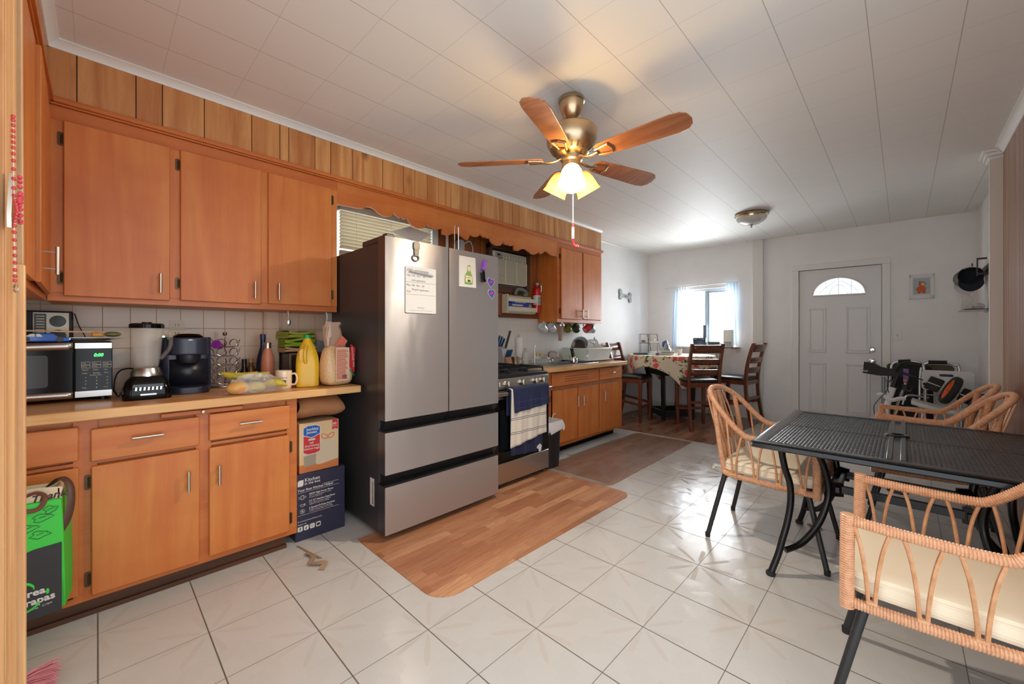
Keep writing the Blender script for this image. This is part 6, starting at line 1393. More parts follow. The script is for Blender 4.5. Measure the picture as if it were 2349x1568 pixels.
o = ob('tablecloth', b, cloth(), sharp=70, origin=(0, 0, 0)); o.location = TC; tag(o, 'cream tablecloth with red flowers draped over the round table', 'tablecloth'); o.modifiers.new('t', 'SOLIDIFY').thickness = .002
ZT = THZ + .0045
def onbox(x, y, sx, sy, h, m, nm, lab, cat, rz=45, z=ZT, bev=.002, grp=None):
    b = B(); b.box(-sx / 2, -sy / 2, 0, sx / 2, sy / 2, h); o = ob(nm, b, m, bevel=bev, origin=(0, 0, 0)); o.location = (x, y, z); o.rotation_euler = (0, 0, R(rz)); return tag(o, lab, cat, grp)
onbox(-2.74, 5.545, .20, .14, .012, mat('magazine_grey', (86, 90, 94), .5), 'magazine', 'bottom grey magazine at the left edge of the floral table', 'magazine', 40, grp='magazines')
onbox(-2.745, 5.55, .19, .13, .010, mat('magazine_dark', (56, 60, 64), .5), 'magazine', 'darker magazine on top of the grey one on the floral table', 'magazine', 52, ZT + .0125, grp='magazines')
onbox(-2.70, 5.66, .09, .05, .035, mat('teal_box', (110, 190, 190), .5), 'small_box', 'teal box behind the magazines on the floral table', 'box', 40)
onbox(-2.62, 5.60, .10, .07, .018, m_paper, 'small_box', 'flat white box between teal box and basket on the floral table', 'box', 50)
onbox(-2.63, 5.70, .10, .06, .045, mat('clear_box', (220, 222, 222), .3), 'small_box', 'taller pale box behind the flat white box on the table', 'box', 30)
b = B(); b.box(-.022, -.015, 0, .022, .015, .03); b.m(1).box(-.0225, -.0155, 0, .0225, .0155, .012); o = ob('medicine_box', b, [mat('box_blue', (40, 90, 170), .5), m_red], origin=(0, 0, 0)); o.location = (-2.487, 5.52, ZT); o.rotation_euler = (0, 0, R(40)); tag(o, 'little blue and red box left of the white basket', 'box')
bk = thing('basket', 'white slotted plastic basket on the floral table', 'basket', (-2.42, 5.66, ZT), R(44))
b = B(); RR = []
for z, e in ((0, -.012), (.004, -.008), (.058, .006), (.062, .012), (.062, .004), (.006, -.014)): RR.append([b._v((x, y, z)) for x, y in rr(-.095 - e, -.06 - e, .095 + e, .06 + e, .025, 4)])
b.rings(RR, cap=False); b.face(RR[0]); b.face(RR[-1]); ob('basket_body', b, m_wpl, bk)
b = B(); [b.box(-.085 + i * .0175, -.0695, .03, -.078 + i * .0175, -.068, .048) for i in range(10)]; ob('slots', b, m_dark, bk)
b = B(); rnd = random.Random(12); RR = []
for i in range(10):
    v = i / 9; RR.append([b._v((-2.42 + .07 * math.cos(t * PI / 9) * (1 - v * .75) * (1 + rnd.uniform(-.2, .2)), 5.66 + .07 * math.sin(t * PI / 9) * (1 - v * .75) * (1 + rnd.uniform(-.2, .2)), ZT + .055 + .14 * v + rnd.uniform(-.01, .01))) for t in range(18)])
b.rings(RR); tag(ob('foil_bag', b, mat('foil', (176, 178, 182), .25, .8), sharp=20), 'crumpled silver foil snack bag in the white basket', 'bag')
b = B(); b.prism([(-.02, 0), (.05, .03), (.035, .09), (-.01, .07)], 0, .02, 'xz'); o = ob('blue_wrapper', b, mat('wrapper_blue', (60, 110, 170), .4)); o.location = (-2.44, 5.645, ZT + .12); o.rotation_euler = (0, 0, .7); tag(o, 'blue and white wrapper on top of the foil bag', 'wrapper')
b = B(); b.lathe([(0, 0), (.028, 0), (.030, .01), (.030, .08), (.026, .09), (.026, .095), (0, .095)], (-2.285, 5.80, ZT), 24); j_ = ob('jar', b, mat('jar_white', (224, 222, 214), .3)); tag(j_, 'white jar with grey lid right of the basket', 'jar'); MW[j_.name] = Matrix.Translation(j_.location)
b = B(); b.lathe([(.0275, .09), (.0275, .105), (0, .106)], (-2.285, 5.80, ZT), 20); ob('lid', b, mat('lid_grey', (120, 126, 124), .4), j_, w=True)
b = B()
for k in range(5): b.tube(smooth([(-2.36 + .012 * k, 5.66 + .02 * k, ZT), (-2.345 + .012 * k, 5.665 + .02 * k, ZT + .055), (-2.33 + .012 * k, 5.70 + .02 * k, ZT + .05), (-2.33 + .012 * k, 5.71 + .02 * k, ZT)]), .0018, 5)
b.tube([(-2.36, 5.66, ZT + .003), (-2.29, 5.78, ZT + .003)], .002, 5); tag(ob('wire_rack', b, m_chrome), 'small chrome wire rack between basket and white jar', 'wire rack')
for (x, y, lab) in ((-2.89, 5.955, 'left of two small black wire shelves in the far corner'), (-2.80, 6.09, 'right of two small black wire shelves with white tray in the far corner')):
    r_ = thing('wire_shelf', lab, 'shelf', (x, y, ZT), R(44), group='wire shelves on the dining table'); b = B(); W_ = .075
    for s in (-1, 1):
        b.tube([(s * W_ * .9, .04, 0), (s * W_ * .9, .04, .30)], .003, 6); b.tube([(s * W_ + (.02 if s > 0 else 0), -.05, 0), (s * W_ * .7 - .0, .035, .30)], .003, 6)
    b.tube([(-W_ * .9, .04, .30), (W_ * .8, .038, .30)], .003, 6)
    b.tube([(-W_ * .9, .04, .16), (W_ * .9, .04, .16), (W_ * .95, -.0, .16), (-W_ * .95, -.0, .16)], .0025, 6, closed=True); ob('wire_frame', b, m_black, r_)
    b = B(); b.box(-W_ * .9, -.01, .162, W_ * .95, .045, .185 if 'white' in lab else .166); ob('shelf_tray', b, m_wpl if 'white' in lab else m_dark, r_)
b = B(); b.ball((-2.90, 5.94, ZT + .19), .03, 10, (1.4, 1, .7)); tag(ob('crumpled_item', b, mat('grey_item', (120, 118, 114), .5)), 'grey crumpled item on the left wire shelf', 'item')
b = B(); b.ball((-2.80, 6.08, ZT + .205), .026, 10, (1.2, 1, 1)); tag(ob('tissue_wad', b, m_paper, sharp=20), 'white tissue wad on the right wire shelf', 'tissue')
# ------------------------------------------------------------------ on the window ledge
b = B(EW); b.box(WU0 - .02, -.11, WV0 - .02, 1.12, .04, WV0); struct('trim_13', b, m_trimw, .003)
sh = thing('wall_shelf', 'small wooden shelf on a wire bracket carrying the white router', 'shelf', EW @ Vector((1.26, -.06, 1.02)))
ob('board', B(EW).box(1.125, -.14, 1.012, 1.385, -.005, 1.028), m_stool, sh, .002, w=True)
b = B(EW); b.tube([(1.335, -.01, .95), (1.335, -.135, 1.008), (1.335, -.01, 1.008)], .0035, 6); b.tube([(1.16, -.01, .95), (1.16, -.135, 1.008), (1.16, -.01, 1.008)], .0035, 6); ob('bracket', b, m_wpl, sh, w=True)
def ew(nm, lab, cat, m, *boxes, bev=.003, grp=None):
    b = B(EW); [b.box(*x) for x in boxes]; o = ob(nm, b, m, bevel=bev); MW[o.name] = Matrix.Translation(o.location); return tag(o, lab, cat, grp)
o = ew('smart_display', 'dark tablet-like display standing on the window ledge', 'display', m_black, (.735, -.09, WV0, .92, -.07, 1.165))
b = B(EW); b.box(.745, -.0915, WV0 + .012, .91, -.0905, 1.155); s_ = ob('screen', b, mat('screen_blue', (52, 66, 78), .1), o, w=True)
b = B(EW); b.box(.75, -.0925, 1.142, .79, -.0918, 1.147); b.box(.865, -.0925, 1.142, .9, -.0918, 1.147); ob('screen_text', b, mat('screen_text', (190, 200, 210), .3), s_, w=True)
b = B(EW); b.cyl((.893, -.03, WV0), (.893, -.03, 1.36), .030, n=24); o = ob('speaker', b, mat('speaker_grey', (96, 104, 116), .5)); tag(o, 'tall dark cylinder speaker on the ledge behind the display', 'speaker')
ew('set_top_box', 'lower black flat box on the ledge right of the display', 'box', m_black, (.95, -.10, WV0, 1.15, .0, 1.062), grp='flat boxes on the window ledge')
ew('set_top_box', 'upper dark flat box stacked right of the display on the ledge', 'box', mat('box_slate', (60, 68, 72), .3), (.955, -.095, 1.063, 1.115, -.01, 1.108), grp='flat boxes on the window ledge')
o = ew('router', 'tall white router with cables on the wooden shelf', 'router', m_wpl, (1.165, -.10, 1.0285, 1.292, -.045, 1.285), bev=.006)
b = B(EW); [b.box(1.178 + i * .02, -.1008, 1.05 + (j * .022), 1.192 + i * .02, -.100, 1.062 + j * .022) for i in range(5) for j in range(3)]; ob('ports', b, m_dark, o, w=True)
b = B(EW)
for u, zz in ((1.21, .60), (1.235, .52), (1.26, .62)): b.tube(smooth([(u, -.105, 1.06), (u + .005, -.15, 1.0), (u + .01 * math.sin(u * 50), -.15, .86), (u + .02, -.13, .72), (u - .0, -.12, zz)]), .0025, 5)
tag(ob('router_cable', b, m_wpl), 'thin white cables hanging from the router below the shelf', 'cable')
b = B(EW)
for u in (1.05, 1.09): b.tube(smooth([(u, -.04, 1.0), (u + .02, -.05, .8), (u - .03, -.03, .6), (u - .02, -.04, .3), (u - .1, -.08, .02)]), .003, 5)
tag(ob('black_cable', b, m_black), 'black cables hanging below the window behind the ladder-back chair', 'cable')
rod = thing('curtain_rod', 'thin white curtain rod above the end wall window', 'curtain rod', EW @ Vector((.82, -.05, 1.97)))
b = B(EW); b.cyl((.285, -.055, 1.965), (1.36, -.055, 1.985), .006, n=8); b.cyl((.30, -.055, 1.965), (.30, 0, 1.965), .004, n=6); b.cyl((1.35, -.055, 1.985), (1.35, 0, 1.985), .004, n=6); ob('rod', b, m_white, rod, w=True)
def sheer(nm, lab, fn, nu, nv):
    b = B(EW); b.grid(fn, nu, nv); t = NT('sheer_' + nm) if ('sheer' not in MC) else None
    if t: 
        t.out(Base_Color=(206, 218, 230), Roughness=.9, Alpha=.82); tr_ = t.n('ShaderNodeBsdfTranslucent', {0: (150, 170, 192)}); mx_ = t.t.nodes.new('ShaderNodeMixShader'); mx_.inputs[0].default_value = .3
        t.t.links.new(t.b.outputs[0], mx_.inputs[1]); t.t.links.new(tr_, mx_.inputs[2]); t.t.links.new(mx_.outputs[0], t.t.nodes['Material Output'].inputs[0]); MC['sheer'] = t.m
    return tag(ob('curtain', b, MC['sheer'], sharp=80), lab, 'curtain', 'sheer curtains')
sheer('l', 'sheer white tab curtain on the left side of the end window', lambda u, v: (.405 + .225 * u - .01 * v * (1 - u) + .03 * (1 - v) * (1 - u) - .0, -.065 + .018 * math.sin(u * 24) * (.5 + .5 * v), 1.925 - .93 * v), 48, 10)
sheer('r', 'sheer white curtain bunched at the right side of the end window', lambda u, v: (1.185 + .16 * u + .08 * v * (1 - u) ** 1 * (1 if v < .7 else 1), -.06 + .014 * math.sin(u * 22) * (.6 + .4 * v), 1.985 - (.91 + .02 * u) * v), 40, 12)
b = B(EW)
for u in (.44, .48, .52, .56, .60): b.box(u, -.062, 1.915, u + .014, -.06, 1.978)
c_ = bpy.data.objects['curtain']; MW[c_.name] = Matrix.Translation(c_.location); ob('tabs', b, m_white, c_, w=True)
# ------------------------------------------------------------------ walls: bone plaque, picture, switches, hat, shelf
b = B(); P = []
for (cy, cz, a0, a1) in ((5.90, 1.845, -60, 150), (5.55, 1.885, 30, 240), (5.53, 1.775, 120, 330), (5.90, 1.755, 210, 420)):
    for t in range(a0, a1 + 1, 30): P.append((cy + .038 * math.cos(R(t)), cz + .038 * math.sin(R(t))))
P = []
def lobe(cy, cz, a0, a1): return [(cy + .042 * math.cos(R(t)), cz + .038 * math.sin(R(t))) for t in range(a0, a1 + 1, 30)]
P = lobe(5.87, 1.752, -210, 45) + lobe(5.87, 1.838, -45, 210) + lobe(5.57, 1.872, -30, 225) + lobe(5.57, 1.786, 135, 390)
b.prism(P, XL + .001, XL + .02, 'yz'); pq = ob('bone_plaque', b, mat('plaque_grey', (150, 154, 152), .5), bevel=.003); tag(pq, 'grey bone-shaped plaque on the left wall before the corner', 'plaque'); MW[pq.name] = Matrix.Translation(pq.location)
b = B(); b.beam((XL + .0205, 5.66, 1.81), (XL + .0205, 5.80, 1.80), .006, .0006, up=(1, 0, 0)); b.text('Lily', .05, FX(XL + .0205, 5.67, 1.80), .0004, sh=.3); ob('plaque_mark', b, m_ink, pq, w=True)
pc = thing('framed_picture', 'white framed print of an orange furry creature right of the front door', 'picture', EW @ Vector((3.237, -.01, 1.62)))
b = B(EW); u0, u1, z0, z1 = 3.137, 3.338, 1.628, 1.908
for a in ((u0, z0, u1, z0 + .035), (u0, z1 - .035, u1, z1), (u0, z0, u0 + .028, z1), (u1 - .028, z0, u1, z1)): b.box(a[0], -.018, a[1], a[2], -.001, a[3])
ob('frame', b, m_white, pc, .002, w=True)
b = B(EW); b.box(u0 + .02, -.008, z0 + .03, u1 - .02, -.002, z1 - .03); pp = ob('print', b, mat('print_pale', (214, 216, 214), .5), pc, w=True)
b = B(EW); b.box(u0 + .034, -.0095, z0 + .052, u1 - .034, -.008, z1 - .045); ob('background', b, mat('print_blue', (168, 184, 192), .6), pp, w=True)
b = B(EW)
b.ball((3.233, -.0102, 1.738), .040, 20, (1, .03, .95)); b.ball((3.240, -.0102, 1.797), .030, 20, (1, .03, 1)); b.ball((3.262, -.0102, 1.795), .012, 12, (1.3, .05, .8)); b.ball((3.216, -.0102, 1.702), .014, 12, (1, .05, 1.2)); b.ball((3.256, -.0102, 1.702), .014, 12, (1, .05, 1.2)); b.ball((3.219, -.0102, 1.824), .008, 10, (1, .06, 1)); b.beam((3.27, -.0102, 1.74), (3.293, -.0102, 1.755), .002, .010, up=(0, 1, 0)); b.beam((3.20, -.0102, 1.72), (3.180, -.0102, 1.75), .002, .010, up=(0, 1, 0)); ob('creature_shape', b, mat('print_orange', (206, 96, 48), .6), pp, w=True)
b = B(EW); b.prism([(3.232, 1.782), (3.258, 1.778), (3.264, 1.80), (3.25, 1.812), (3.236, 1.806)], -.012, -.011, 'xz'); b.beam((3.275, -.0105, 1.765), (3.30, -.0105, 1.778), .001, .006, up=(0, 1, 0)); ob('face_shape', b, mat('print_cream', (220, 196, 160), .6), pp, w=True)
def plate(name, lab, u, z, outlet=True):
    t_ = thing(name, lab, 'outlet' if outlet else 'light switch', EW @ Vector((u, -.01, z))); b = B(EW); b.prism(rr(u - .04, z - .06, u + .04, z + .06, .006), -.008, -.0005, 'xz'); ob('plate', b, m_wpl, t_, .002, w=True)
    b = B(EW); b.box(u - .006, -.018, z - .012, u + .006, -.008, z + .012); b.box(u - .003, -.009, z + .035, u + .003, -.0075, z + .04); ob('toggle', b, mat('toggle', (190, 190, 186), .4), t_, w=True)
plate('light_switch', 'white light switch plate right of the front door', 3.032, 1.205, False)
t_ = thing('light_switch', 'white double rocker switch on the wood panelling at the right edge', 'light switch', (XR, 3.7, 1.19))
b = B(); b.prism(rr(3.60, 1.165, 3.73, 1.335, .01), XR - .008, XR - .0005, 'yz'); ob('plate', b, m_wpl, t_, .003, w=True)
b = B(); b.box(XR - .014, 3.62, 1.21, XR - .008, 3.655, 1.29); b.box(XR - .014, 3.675, 1.21, XR - .008, 3.71, 1.29); ob('rocker', b, m_white, t_, .002, w=True)
o = bpy.data.objects
ws = thing('corner_shelf', 'thin dark glass shelf on the right alcove wall', 'shelf', (.49, 5.8, 1.435))
b = B(); b.box(.395, 5.50, 1.433, .584, 6.02, 1.441); ob('glass', b, mat('dark_glass', (40, 46, 50), .1, alpha=.85), ws, w=True)
b = B(); b.box(.56, 5.55, 1.42, .585, 5.57, 1.447); b.box(.56, 5.95, 1.42, .585, 5.97, 1.447); ob('bracket', b, m_steel, ws, w=True)
mk_ = thing('mask_box', 'white tissue box with blue marks on the dark glass shelf', 'box', (.445, 5.96, 1.4415)); ob('box', B().box(.405, 5.90, 1.4415, .485, 6.0, 1.575), m_paper, mk_, .002, w=True)
b = B(); b.box(.4852, 5.90, 1.53, .4858, 5.93, 1.56); b.box(.4852, 5.90, 1.49, .4858, 5.92, 1.50); ob('blue_mark', b, mat('mark_blue', (60, 130, 190), .5), mk_, w=True)
b = B(); b.grid(lambda u, v: (.44 + .03 * u, 5.92 + .03 * v, 1.575 + .03 * u * (1 - u) * 4), 4, 2); ob('tissue', b, m_paper, mk_, w=True)
b = B(); b.ball((.50, 5.68, 1.47), .04, 12, (1.1, 2., .8)); tag(ob('plastic_pouch', b, mat('pouch_grey', (190, 194, 194), .15, alpha=.5, coat=1)), 'clear grey plastic pouch at the right end of the dark shelf', 'pouch')
b = B(); b.tube(smooth([(.45, 5.85, 1.446), (.48, 5.80, 1.455), (.45, 5.76, 1.447), (.49, 5.72, 1.447)]), .006, 6); tag(ob('black_strap', b, m_black), 'small black strap on the dark shelf beside the white box', 'strap')
hk = thing('coat_hook_rack', 'black wall hook rack holding the cap on the right alcove wall', 'hook rack', (.56, 5.95, 1.80))
b = B(); b.box(.565, 5.72, 1.80, .584, 6.25, 1.87); 
for y in (5.78, 6.18): b.box(.50, y, 1.77, .57, y + .02, 1.79); b.box(.497, y - .01, 1.76, .505, y + .03, 1.93)
b.box(.505, 5.78, 1.915, .56, 5.80, 1.93); ob('rack', b, m_black, hk, .002, w=True)
hm = mat('cap_navy', (26, 32, 44), .85, bump=.2, sc=300); ht = thing('baseball_cap', 'dark navy baseball cap hanging opening outward on the hook rack', 'cap', (.47, 6.0, 1.66))
b = B(Matrix.Translation((.478, 6.0, 1.79)) @ Matrix.Rotation(R(-84), 4, 'X') @ Matrix.Rotation(R(0), 4, 'Z')); b.lathe([(.088, 0), (.089, .02), (.082, .06), (.06, .095), (.02, .11), (0, .111)], n=32, cap=False)
ob('crown', b, hm, ht, w=True).modifiers.new('t', 'SOLIDIFY').thickness = .004
b = B(Matrix.Translation((.478, 6.0, 1.79)) @ Matrix.Rotation(R(-84), 4, 'X')); 
def f(u, v):
    a = R(20 + 140 * u); r0 = .088; x0, y0 = r0 * math.cos(a), r0 * math.sin(a); x1, y1 = .092 * math.cos(a), .04 + .115 * math.sin(a); return (x0 + (x1 - x0) * v, y0 + (y1 - y0) * v, -.004 - .02 * v * abs(math.cos(a)))
b.grid(f, 16, 4); ob('brim', b, hm, ht, w=True).modifiers.new('t', 'SOLIDIFY').thickness = .004
b = B(); b.tube([(.478 + .084 * math.cos(R(t)), 5.992, 1.79 + .084 * math.sin(R(t))) for t in range(55, 126, 10)], .004, 5); ob('band_lettering', b, m_paper, ht, w=True)
b = B(Matrix.Translation((.455, 6.13, 1.775)) @ Matrix.Rotation(R(-84), 4, 'X')); b.lathe([(.093, 0), (.094, .02), (.085, .06), (.05, .09), (0, .10)], n=32, cap=False); b.grid(f, 16, 4); o = ob('baseball_cap', b, m_white); tag(o, 'white cap hanging behind the navy one', 'cap'); o.modifiers.new('t', 'SOLIDIFY').thickness = .004
sg = thing('hanging_sign', 'small whitewashed lettered sign hung by a cord on the alcove wall', 'sign', (.575, 5.68, 1.85))
b = B(); b.prism([(5.60, 1.86), (5.74, 1.85), (5.745, 1.985), (5.60, 2.0)], .570, .580, 'yz'); ob('board', b, mat('whitewash', (186, 184, 178), .7), sg, w=True)
b = B(); b.tube([(.575, 5.62, 1.995), (.578, 5.67, 2.14), (.575, 5.72, 1.985)], .002, 5); b.tube([(.575, 5.64, 2.13), (.575, 5.67, 2.14), (.575, 5.70, 2.15), (.575, 5.67, 2.14), (.575, 5.66, 2.17)], .003, 5); ob('cord', b, m_black, sg, w=True)
b = B(); X_ = Matrix.Translation((.5695, 5.74, 1.90)) @ Matrix(((0, 0, -1, 0), (-1, 0, 0, 0), (0, 1, 0, 0), (0, 0, 0, 1))); b.text('STAY', .045, X_, .0004, bold=.001); ob('lettering', b, m_ink, sg, w=True)

# ------------------------------------------------------------------ things parked by the end wall at the right
wk = thing('walking_frame', 'folded aluminium walking frame with black grips against the end wall', 'walking frame', (.15, 6.35, 0))
b = B(); m_al = mat('aluminium', (200, 202, 204), .25, 1.)
b.tube(smooth([(-.12, 6.25, 0), (-.11, 6.30, .5), (-.10, 6.36, .80), (-.08, 6.38, .88), (-.02, 6.38, .905), (.08, 6.38, .91), (.14, 6.38, .89), (.165, 6.36, .82), (.17, 6.28, .3), (.17, 6.25, 0)]), .0125, 10)
ob('frame_tube', b, m_al, wk, w=True)
b = B(); b.tube(smooth([(.13, 6.30, 0), (.13, 6.36, .5), (.14, 6.40, .80), (.17, 6.42, .88), (.24, 6.42, .91), (.33, 6.42, .905), (.40, 6.42, .88), (.43, 6.40, .80), (.44, 6.30, 0)]), .0125, 10)
b.cyl((.14, 6.38, .55), (.44, 6.38, .55), .010, n=8); b.cyl((-.11, 6.33, .40), (.17, 6.33, .40), .010, n=8); ob('frame_tube', b, m_al, wk, w=True)
for p, q in (((-.04, 6.38, .903), (.06, 6.38, .912)), ((.20, 6.42, .905), (.34, 6.42, .907))): b = B(); b.cyl(p, q, .021, n=14); ob('grip', b, m_rubber, wk, w=True)
for p in ((-.12, 6.25), (.17, 6.25), (.13, 6.30), (.44, 6.30)): b = B(); b.cyl((*p, 0), (*p, .05), .017, .014, 12); ob('rubber_foot', b, m_rubber, wk, w=True)
wc = thing('transport_wheelchair', 'folded black wheelchair behind the white shower chair', 'wheelchair', (.1, 6.45, 0))
b = B(); b.prism(rr(-.13, .18, .24, .86, .06), 6.46, 6.52, 'xz'); ob('back_fabric', b, mat('black_nylon', (28, 28, 30), .7), wc, .01, w=True)
b = B(); b.prism(rr(-.06, .14, .10, .62, .05), 6.435, 6.455, 'xz'); ob('seat_fabric', b, mat('black_nylon', (28, 28, 30), .7), wc, .01, w=True)
b = B(); b.prism(rr(-.14, .78, .40, .875, .04), 6.50, 6.53, 'xz'); ob('back_panel', b, mat('olive_brown', (84, 74, 54), .6), wc, w=True)
b = B(); b.tube(smooth([(.02, 6.22, .68), (.0, 6.2, .60), (-.04, 6.2, .45), (-.08, 6.2, .25), (-.10, 6.2, .06)]), .013, 8); b.tube(smooth([(.20, 6.24, .53), (.08, 6.22, .545), (.02, 6.2, .53), (-.005, 6.2, .44)]), .011, 8); ob('frame_tube', b, m_al, wc, w=True)
for x in (-.10, .22): b = B(); b.lathe([(.08, -.012), (.095, -.012), (.1, 0), (.095, .012), (.08, .012), (.02, .008), (0, .008)], (x, 6.42, .10), 24, (1, 0, 0)); ob('wheel', b, m_rubber, wc, w=True)
b = B(); b.tube(smooth([(.0, 6.19, .66), (.03, 6.18, .60), (.06, 6.18, .60), (.07, 6.18, .64)]), .010, 8); b.box(-.01, 6.185, .60, .03, 6.21, .66); ob('brake_lever', b, m_black, wc, .004, w=True)
sc = thing('electric_scooter', 'folded kick scooter with black deck and white stem leaning by the door', 'scooter', (-.08, 6.1, 0))
b = B(); b.prism([(-.325, .78), (-.315, .905), (-.23, .895), (-.18, .86), (-.12, .84), (-.05, .845), (.03, .83), (.05, .77), (-.02, .75), (-.10, .76), (-.20, .76)], 6.0, 6.05, 'xz'); ob('deck', b, m_matte, sc, .006, w=True)
b = B(); X_ = Matrix.Translation((-.322, 5.9985, .80)) @ Matrix(((1, 0, 0, 0), (0, 0, -1, 0), (0, 1, 0, 0), (0, 0, 0, 1))) @ Matrix.Rotation(R(-8), 4, 'Z'); b.text('eall', .028, X_, .0004, bold=.0006); ob('lettering', b, m_paper, sc, w=True)
b = B(); b.cyl((-.04, 6.02, .78), (-.085, 6.02, .62), .026, n=14); ob('stem_clamp', b, m_black, sc, w=True)
b = B(); b.cyl((-.08, 6.02, .64), (-.125, 6.02, .44), .030, .028, 16); ob('stem', b, m_wpl, sc, w=True)
b = B(); b.tube(smooth([(-.20, 6.0, .54), (-.17, 6.0, .555), (-.12, 5.985, .52), (-.08, 5.985, .505), (-.03, 5.99, .525), (.02, 6.0, .53)]), .018, 8, flat=(1.2, .35)); b.cyl((-.125, 6.02, .44), (-.13, 6.02, .08), .02, n=12); ob('stem_bracket', b, m_wpl, sc, w=True)
b = B(); b.lathe([(.06, -.016), (.08, -.018), (.088, 0), (.08, .018), (.06, .016), (.015, .012), (0, .012)], (-.13, 6.02, .088), 24, (1, 0, 0)); ob('wheel', b, m_rubber, sc, w=True)
b = B(); b.tube(smooth([(-.06, 6.0, .82), (-.03, 5.98, .88), (.02, 5.98, .915), (.08, 5.98, .905), (.14, 5.98, .895)]), .018, 8); b.cyl((.02, 5.98, .905), (.14, 5.98, .89), .022, n=12); ob('handlebar', b, m_rubber, sc, w=True)
b = B(); b.tube(smooth([(-.13, 5.99, .72), (-.12, 5.98, .62), (-.18, 5.97, .52), (-.23, 5.97, .42), (-.22, 5.97, .30)]), .004, 6); b.tube(smooth([(-.05, 5.98, .76), (-.12, 5.97, .68), (-.11, 5.97, .58)]), .004, 6); ob('brake_cable', b, m_black, sc, w=True)
b = B(); b.cyl((-.155, 6.1, .74), (-.155, 6.1, .55), .014, n=12); b.cyl((-.155, 6.1, .55), (-.15, 6.1, .05), .010, n=10); tag(ob('crutch_tube', b, mat('blue_grey_metal', (150, 166, 176), .3, .5)), 'blue grey crutch tube between scooter and door', 'crutch')
b = B(); b.box(.0, 5.93, .735, .042, 5.955, .85); b.m(1).box(.0, 5.929, .715, .032, 5.956, .735); tag(ob('gift_bag', b, [mat('purple_card', (120, 84, 150), .5), mat('orange_card', (206, 120, 70), .5)], bevel=.002), 'small purple and orange tag hanging on the scooter handlebar', 'tag')
sw = thing('shower_chair', 'white plastic shower chair with slotted backrest', 'shower chair', (.3, 6.0, 0))
b = B(); b.prism(rr(.14, .625, .515, .835, .035), 6.12, 6.145, 'xz'); bk_ = ob('backrest', b, mat('shower_white', (208, 208, 204), .4), sw, .006, w=True)
b = B(); b.prism(rr(.27, .775, .37, .80, .012), 6.117, 6.12, 'xz'); ob('grip_slot', b, m_dark, bk_, w=True)
b = B(); b.grid(lambda u, v: (.07 + .50 * u, 5.78 + .34 * v, .475 + .055 * (1 - u) ** 2 - .02 * math.sin(PI * u) + .004), 20, 4); o = ob('seat', b, mat('shower_white', (208, 208, 204), .4), sw, w=True); o.modifiers.new('t', 'SOLIDIFY').thickness = .035
for x, y in ((.14, 5.82), (.50, 5.82), (.14, 6.10), (.50, 6.10)): b = B(); b.cyl((x, y, .46), (x + (.03 if x > .3 else -.02), y, .02), .014, n=12); lg = ob('leg', b, m_al, sw, w=True); b = B(); b.cyl((x + (.03 if x > .3 else -.02), y, 0), (x + (.03 if x > .3 else -.02), y, .04), .019, n=12); ob('rubber_foot', b, m_rubber, lg, w=True)
b = B(); b.cyl((.17, 6.13, .48), (.17, 6.13, .66), .011, n=10); b.cyl((.48, 6.13, .48), (.48, 6.13, .66), .011, n=10); ob('back_tube', b, m_al, sw, w=True)
ow = thing('exercise_roller', 'orange and black wheel roller with black pads resting on the shower chair', 'exercise roller', (.33, 5.86, .5))
wx = Vector((.335, 5.86, .66)); ax = Vector((.87, .1, -.40)).normalized()
b = B(); b.lathe([(.106, -.026), (.135, -.028), (.145, -.012), (.145, .012), (.135, .028), (.106, .026)], wx, 40, ax, cap=False); b.lathe([(.106, .026), (.106, -.026)], wx, 40, ax, cap=False); ob('tyre', b, m_rubber, ow, w=True)
b = B(); b.lathe([(.108, -.020), (.09, -.022), (.075, -.006), (.02, -.008), (.02, -.024), (0, -.024)], wx, 40, ax, cap=False); b.lathe([(.108, .020), (.09, .022), (.075, .006), (0, .008)], wx, 40, ax, cap=False); ob('hub_disc', b, m_orange, ow, w=True)
for s, e in ((-1, .20), (1, .19)):
    b = B(); c_ = wx + ax * s * .125; up = Vector((0, 0, 1)); t2 = ax.cross(Vector((0, 1, 0))).normalized(); b.beam(c_ - ax * .055 * 1, c_ + ax * .055, .03, .135, up=t2); ob('foot_pad', b, m_matte, ow, .012, w=True)
    b = B(); b.cyl(c_ - ax * .06 + Vector((0, -.02, .0)), c_ + ax * .045 + Vector((0, -.02, 0)), .007, n=8); ob('axle_bar', b, m_al, ow, w=True)
b = B(); b.cyl(wx - ax * .21, wx - ax * .30, .006, n=8); b.cyl(wx - ax * .27, wx - ax * .40, .012, n=12); b.ball(wx - ax * .20 + Vector((-.0, -.02, -.03)), .014, 10); ob('handle_rod', b, m_matte, ow, w=True)
b = B(); b.prism([(.40, .30), (.56, .30), (.575, .62), (.52, .64), (.46, .60), (.42, .50)], 5.62, 5.74, 'xz'); b.tube([(.43, 5.66, .60), (.50, 5.66, .66), (.575, 5.66, .655)], .012, 6); tag(ob('mesh_bag', b, mat('mesh_navy', (58, 66, 76), .8), bevel=.01), 'dark mesh bag standing against the alcove wall behind the cane chairs', 'bag')
b = B(); b.box(-.08, 6.13, .0, .12, 6.27, .16); tag(ob('storage_box', b, m_matte, bevel=.006), 'low black box on the tiles under the wheelchair', 'box')

